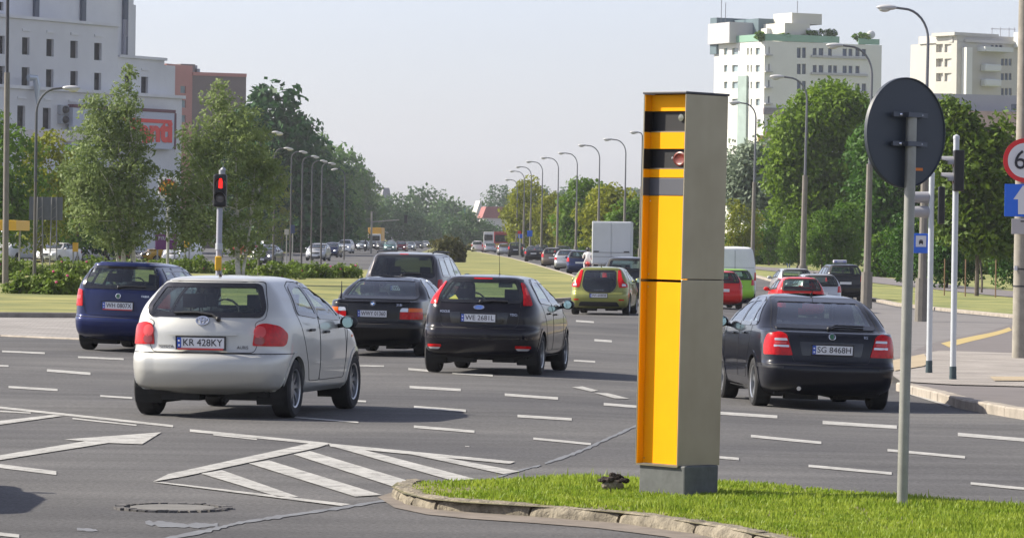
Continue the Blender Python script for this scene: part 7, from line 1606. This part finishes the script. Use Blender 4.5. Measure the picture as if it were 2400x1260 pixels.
q = MB()
for x_ in (2325, 2345, 2365, 2378): p_ = at(x_, 712, 75); q.tube([(p_.x, p_.y, p_.z-2), (p_.x, p_.y, p_.z+.8)], .07, 5)
a = at(2322, 712, 68); c = at(2380, 712, 69); q.tube([a, c], .07, 5); q.build('roof_rail', mat('rail_grey', (.3, .3, .33), .6), e)
# low grey wing in front of it
e = empty('low_wing', (0, 0, 0), 0, 'low grey flat-roofed wing below the cream flats', 'building'); w9 = Wall(2185, 560, 72)
facade(w9, w9.uv(2120, 560)[0], w9.uv(2500, 560)[0], 0, w9.uv(2300, 222)[1], R4(w9, [(2370,244,2386,258),(2394,246,2410,260)]), e, mat('wing_grey', (.30, .32, .35), .85, var=.05, scale=.2), GLB, 0, .2, 12)
a4 = w9.rect(2100, 262, 2500, 330); q = MB(); w9.box(q, a4[0], a4[1], 0, w9.uv(2300, 262)[1], 3, 0.01); q.build('pink_base', mat('pink_base', (.42, .30, .27), .85, var=.15, scale=.7), e)
# red-roofed houses and others far off between the trees
def house(px0, px1, py0, py1, Y, wallc, roofc, label, windows=3):
    a = at(px0, Y); w_ = (px1-px0)*Y/F; z1_ = at(px0, Y, py0).z; e = empty('house', a, R(8), label, 'house', 'far houses between the trees'); h = z1_-a.z; hw_ = h*.72
    wl = Wall(px0, Y, 90); q = MB(); q.box((w_/2, 4, hw_/2-.3), (w_, 8, hw_+.6)); q.build('wall', wallc, e)
    q = MB(); q.prism([(0-.4, hw_), (w_+.4, hw_), (w_-.6, h), (.6, h)], -.4, 8.4); q.build('roof', roofc, e)
    for k in range(windows): g = MB(); g.box((w_*(k+.5)/windows, -.02, hw_*.6), (w_/windows*.35, .05, hw_*.22)); g.build('window', GLD, e)
    return e
RR = mat('red_tile', (.30, .11, .10), .85, var=.15, scale=.5); CW = mat('far_white', (.60, .58, .52), .85)
house(1132, 1198, 484, 512, 930, CW, RR, 'red-roofed row left of the linden trees', 6); house(1055, 1092, 486, 515, 1100, CW, mat('blue_roof', (.12, .25, .45), .6), 'house with a blue roof among the hazy trees', 3); house(893, 915, 440, 520, 1150, mat('far_beige', (.45, .40, .35), .85), mat('far_grey', (.25,.25,.27),.8), 'beige tower house above the hazy trees at the left', 2); house(1118, 1130, 470, 540, 980, CW, CW, 'thin white building edge between hazy trees', 1)
# bits of a petrol station and stalls behind the bushes
b = at(392, 210, 440); e = empty('station_sign', at(392, 210), 0, 'white panel with a red-rimmed yellow shell-shaped emblem between the birches', 'station sign'); b0 = e.location.z
q = MB(); z_ = at(392, 210, 440).z-b0; q.box((0, .05, z_), (1.1, .2, 1.15)); q.build('panel', mat('station_white', (.6, .6, .6), .5), e, bevel=.05); q = MB(); q.tube([(0, .1, -.1), (0, .1, z_)], .08, 8); q.build('post', POLE, e, True)
def shellmark(r_, y0_, m_, nm):
    q = MB(); pts = [(0, y0_, -r_*.75), (r_*.35, y0_, -r_*.75)]+[(r_*math.cos(t)*(1+.03*math.cos(t*14)), y0_, r_*math.sin(t)*.95) for t in np.linspace(R(-25), R(205), 26)]+[(-r_*.35, y0_, -r_*.75)]
    q.add([(x, y, z+z_-.02) for x, y, z in pts]+[(x, y-.03, z+z_-.02) for x, y, z in pts], [tuple(range(len(pts))), tuple(reversed(range(len(pts), 2*len(pts))))]+[(i, (i+1) % len(pts), (i+1) % len(pts)+len(pts), i+len(pts)) for i in range(len(pts))]); q.build(nm, m_, e)
shellmark(.50, -.06, SR, 'red_rim'); shellmark(.42, -.10, mat('shell_yellow', (.85, .42, .02), .5), 'yellow_shell')
q = MB()
for k in range(5): a = R(50+20*k); q.box((.2*math.cos(a), -.14, z_-.02+.2*math.sin(a)), (.03, .012, .3))
q.build('red_ribs', SR, e)
def block(name, x0, y0, x1, y1, Y, m_, label, cat, dd=1.0, extra=None):
    p = at((x0+x1)/2, Y); e = empty(name, p, 0, label, cat); a = at(x0, Y, y0)-p; c = at(x1, Y, y1)-p; q = MB(); q.box(((a.x+c.x)/2, dd/2, (a.z+c.z)/2), (c.x-a.x, dd, a.z-c.z)); q.build('panel', m_, e, bevel=.03)
    q = MB()
    for x_ in (a.x*.8, c.x*.8): q.tube([(x_, dd/2, -.1), (x_, dd/2, c.z)], .06, 6)
    q.build('post', POLE, e); return e, a, c
block('station_canopy', -40, 515, 38, 540, 215, mat('canopy_yellow', (.75, .42, .02), .5), 'yellow edge of a petrol station canopy at the left edge', 'canopy', 6)
pe, a, c = block('shop_banner', 364, 548, 414, 585, 260, mat('banner_purple', (.16, .02, .14), .5), 'purple banner with white writing behind the small white van', 'banner', .2)
t = textmesh('PYRAMID', .4, .01); t.transform(Matrix.Translation(((a.x+c.x)/2, -.03, a.z-.3)) @ Matrix.Rotation(R(90), 4, 'X') @ Matrix.Diagonal((.62, .9, 1, 1))); link('lettering', t, SW, pe)
block('yellow_totem', 432, 540, 444, 580, 250, mat('canopy_yellow', (.75,.42,.02)), 'narrow yellow totem right of the small white van', 'totem', .4); block('yellow_totem', 170, 568, 182, 590, 250, mat('canopy_yellow', (.75,.42,.02)), 'small yellow stand behind the silver saloon', 'totem', .4)
# white low boundary wall at the left behind the trees
q = MB(); w10 = Wall(40, 330, 84); w10.box(q, w10.uv(40, 560)[0], w10.uv(330, 560)[0], w10.uv(100, 330)[1], w10.uv(100, 304)[1], 0, -6); o = q.build('shed_roof', mat('shed_white', (.55, .52, .5), .8)); tag(o, 'pale flat shed roof behind the left trees', 'shed')
# ================================================================ HAZE
hz = MB(); hz.box((0, 2300, 53.5), (5200, 5000, 116)); o = hz.build('haze', None); m = bpy.data.materials.new('haze'); m.use_nodes = True; t = m.node_tree; t.nodes.remove(t.nodes['Principled BSDF'])
pv = t.nodes.new('ShaderNodeVolumePrincipled'); pv.inputs['Color'].default_value = (.86, .90, .98, 1); pv.inputs['Density'].default_value = .00013; pv.inputs['Anisotropy'].default_value = .2
t.links.new(pv.outputs[0], t.nodes['Material Output'].inputs['Volume']); o.data.materials.append(m); o['kind'] = 'stuff'; o['label'] = 'thin summer haze over the road and the far trees'; o['category'] = 'haze'
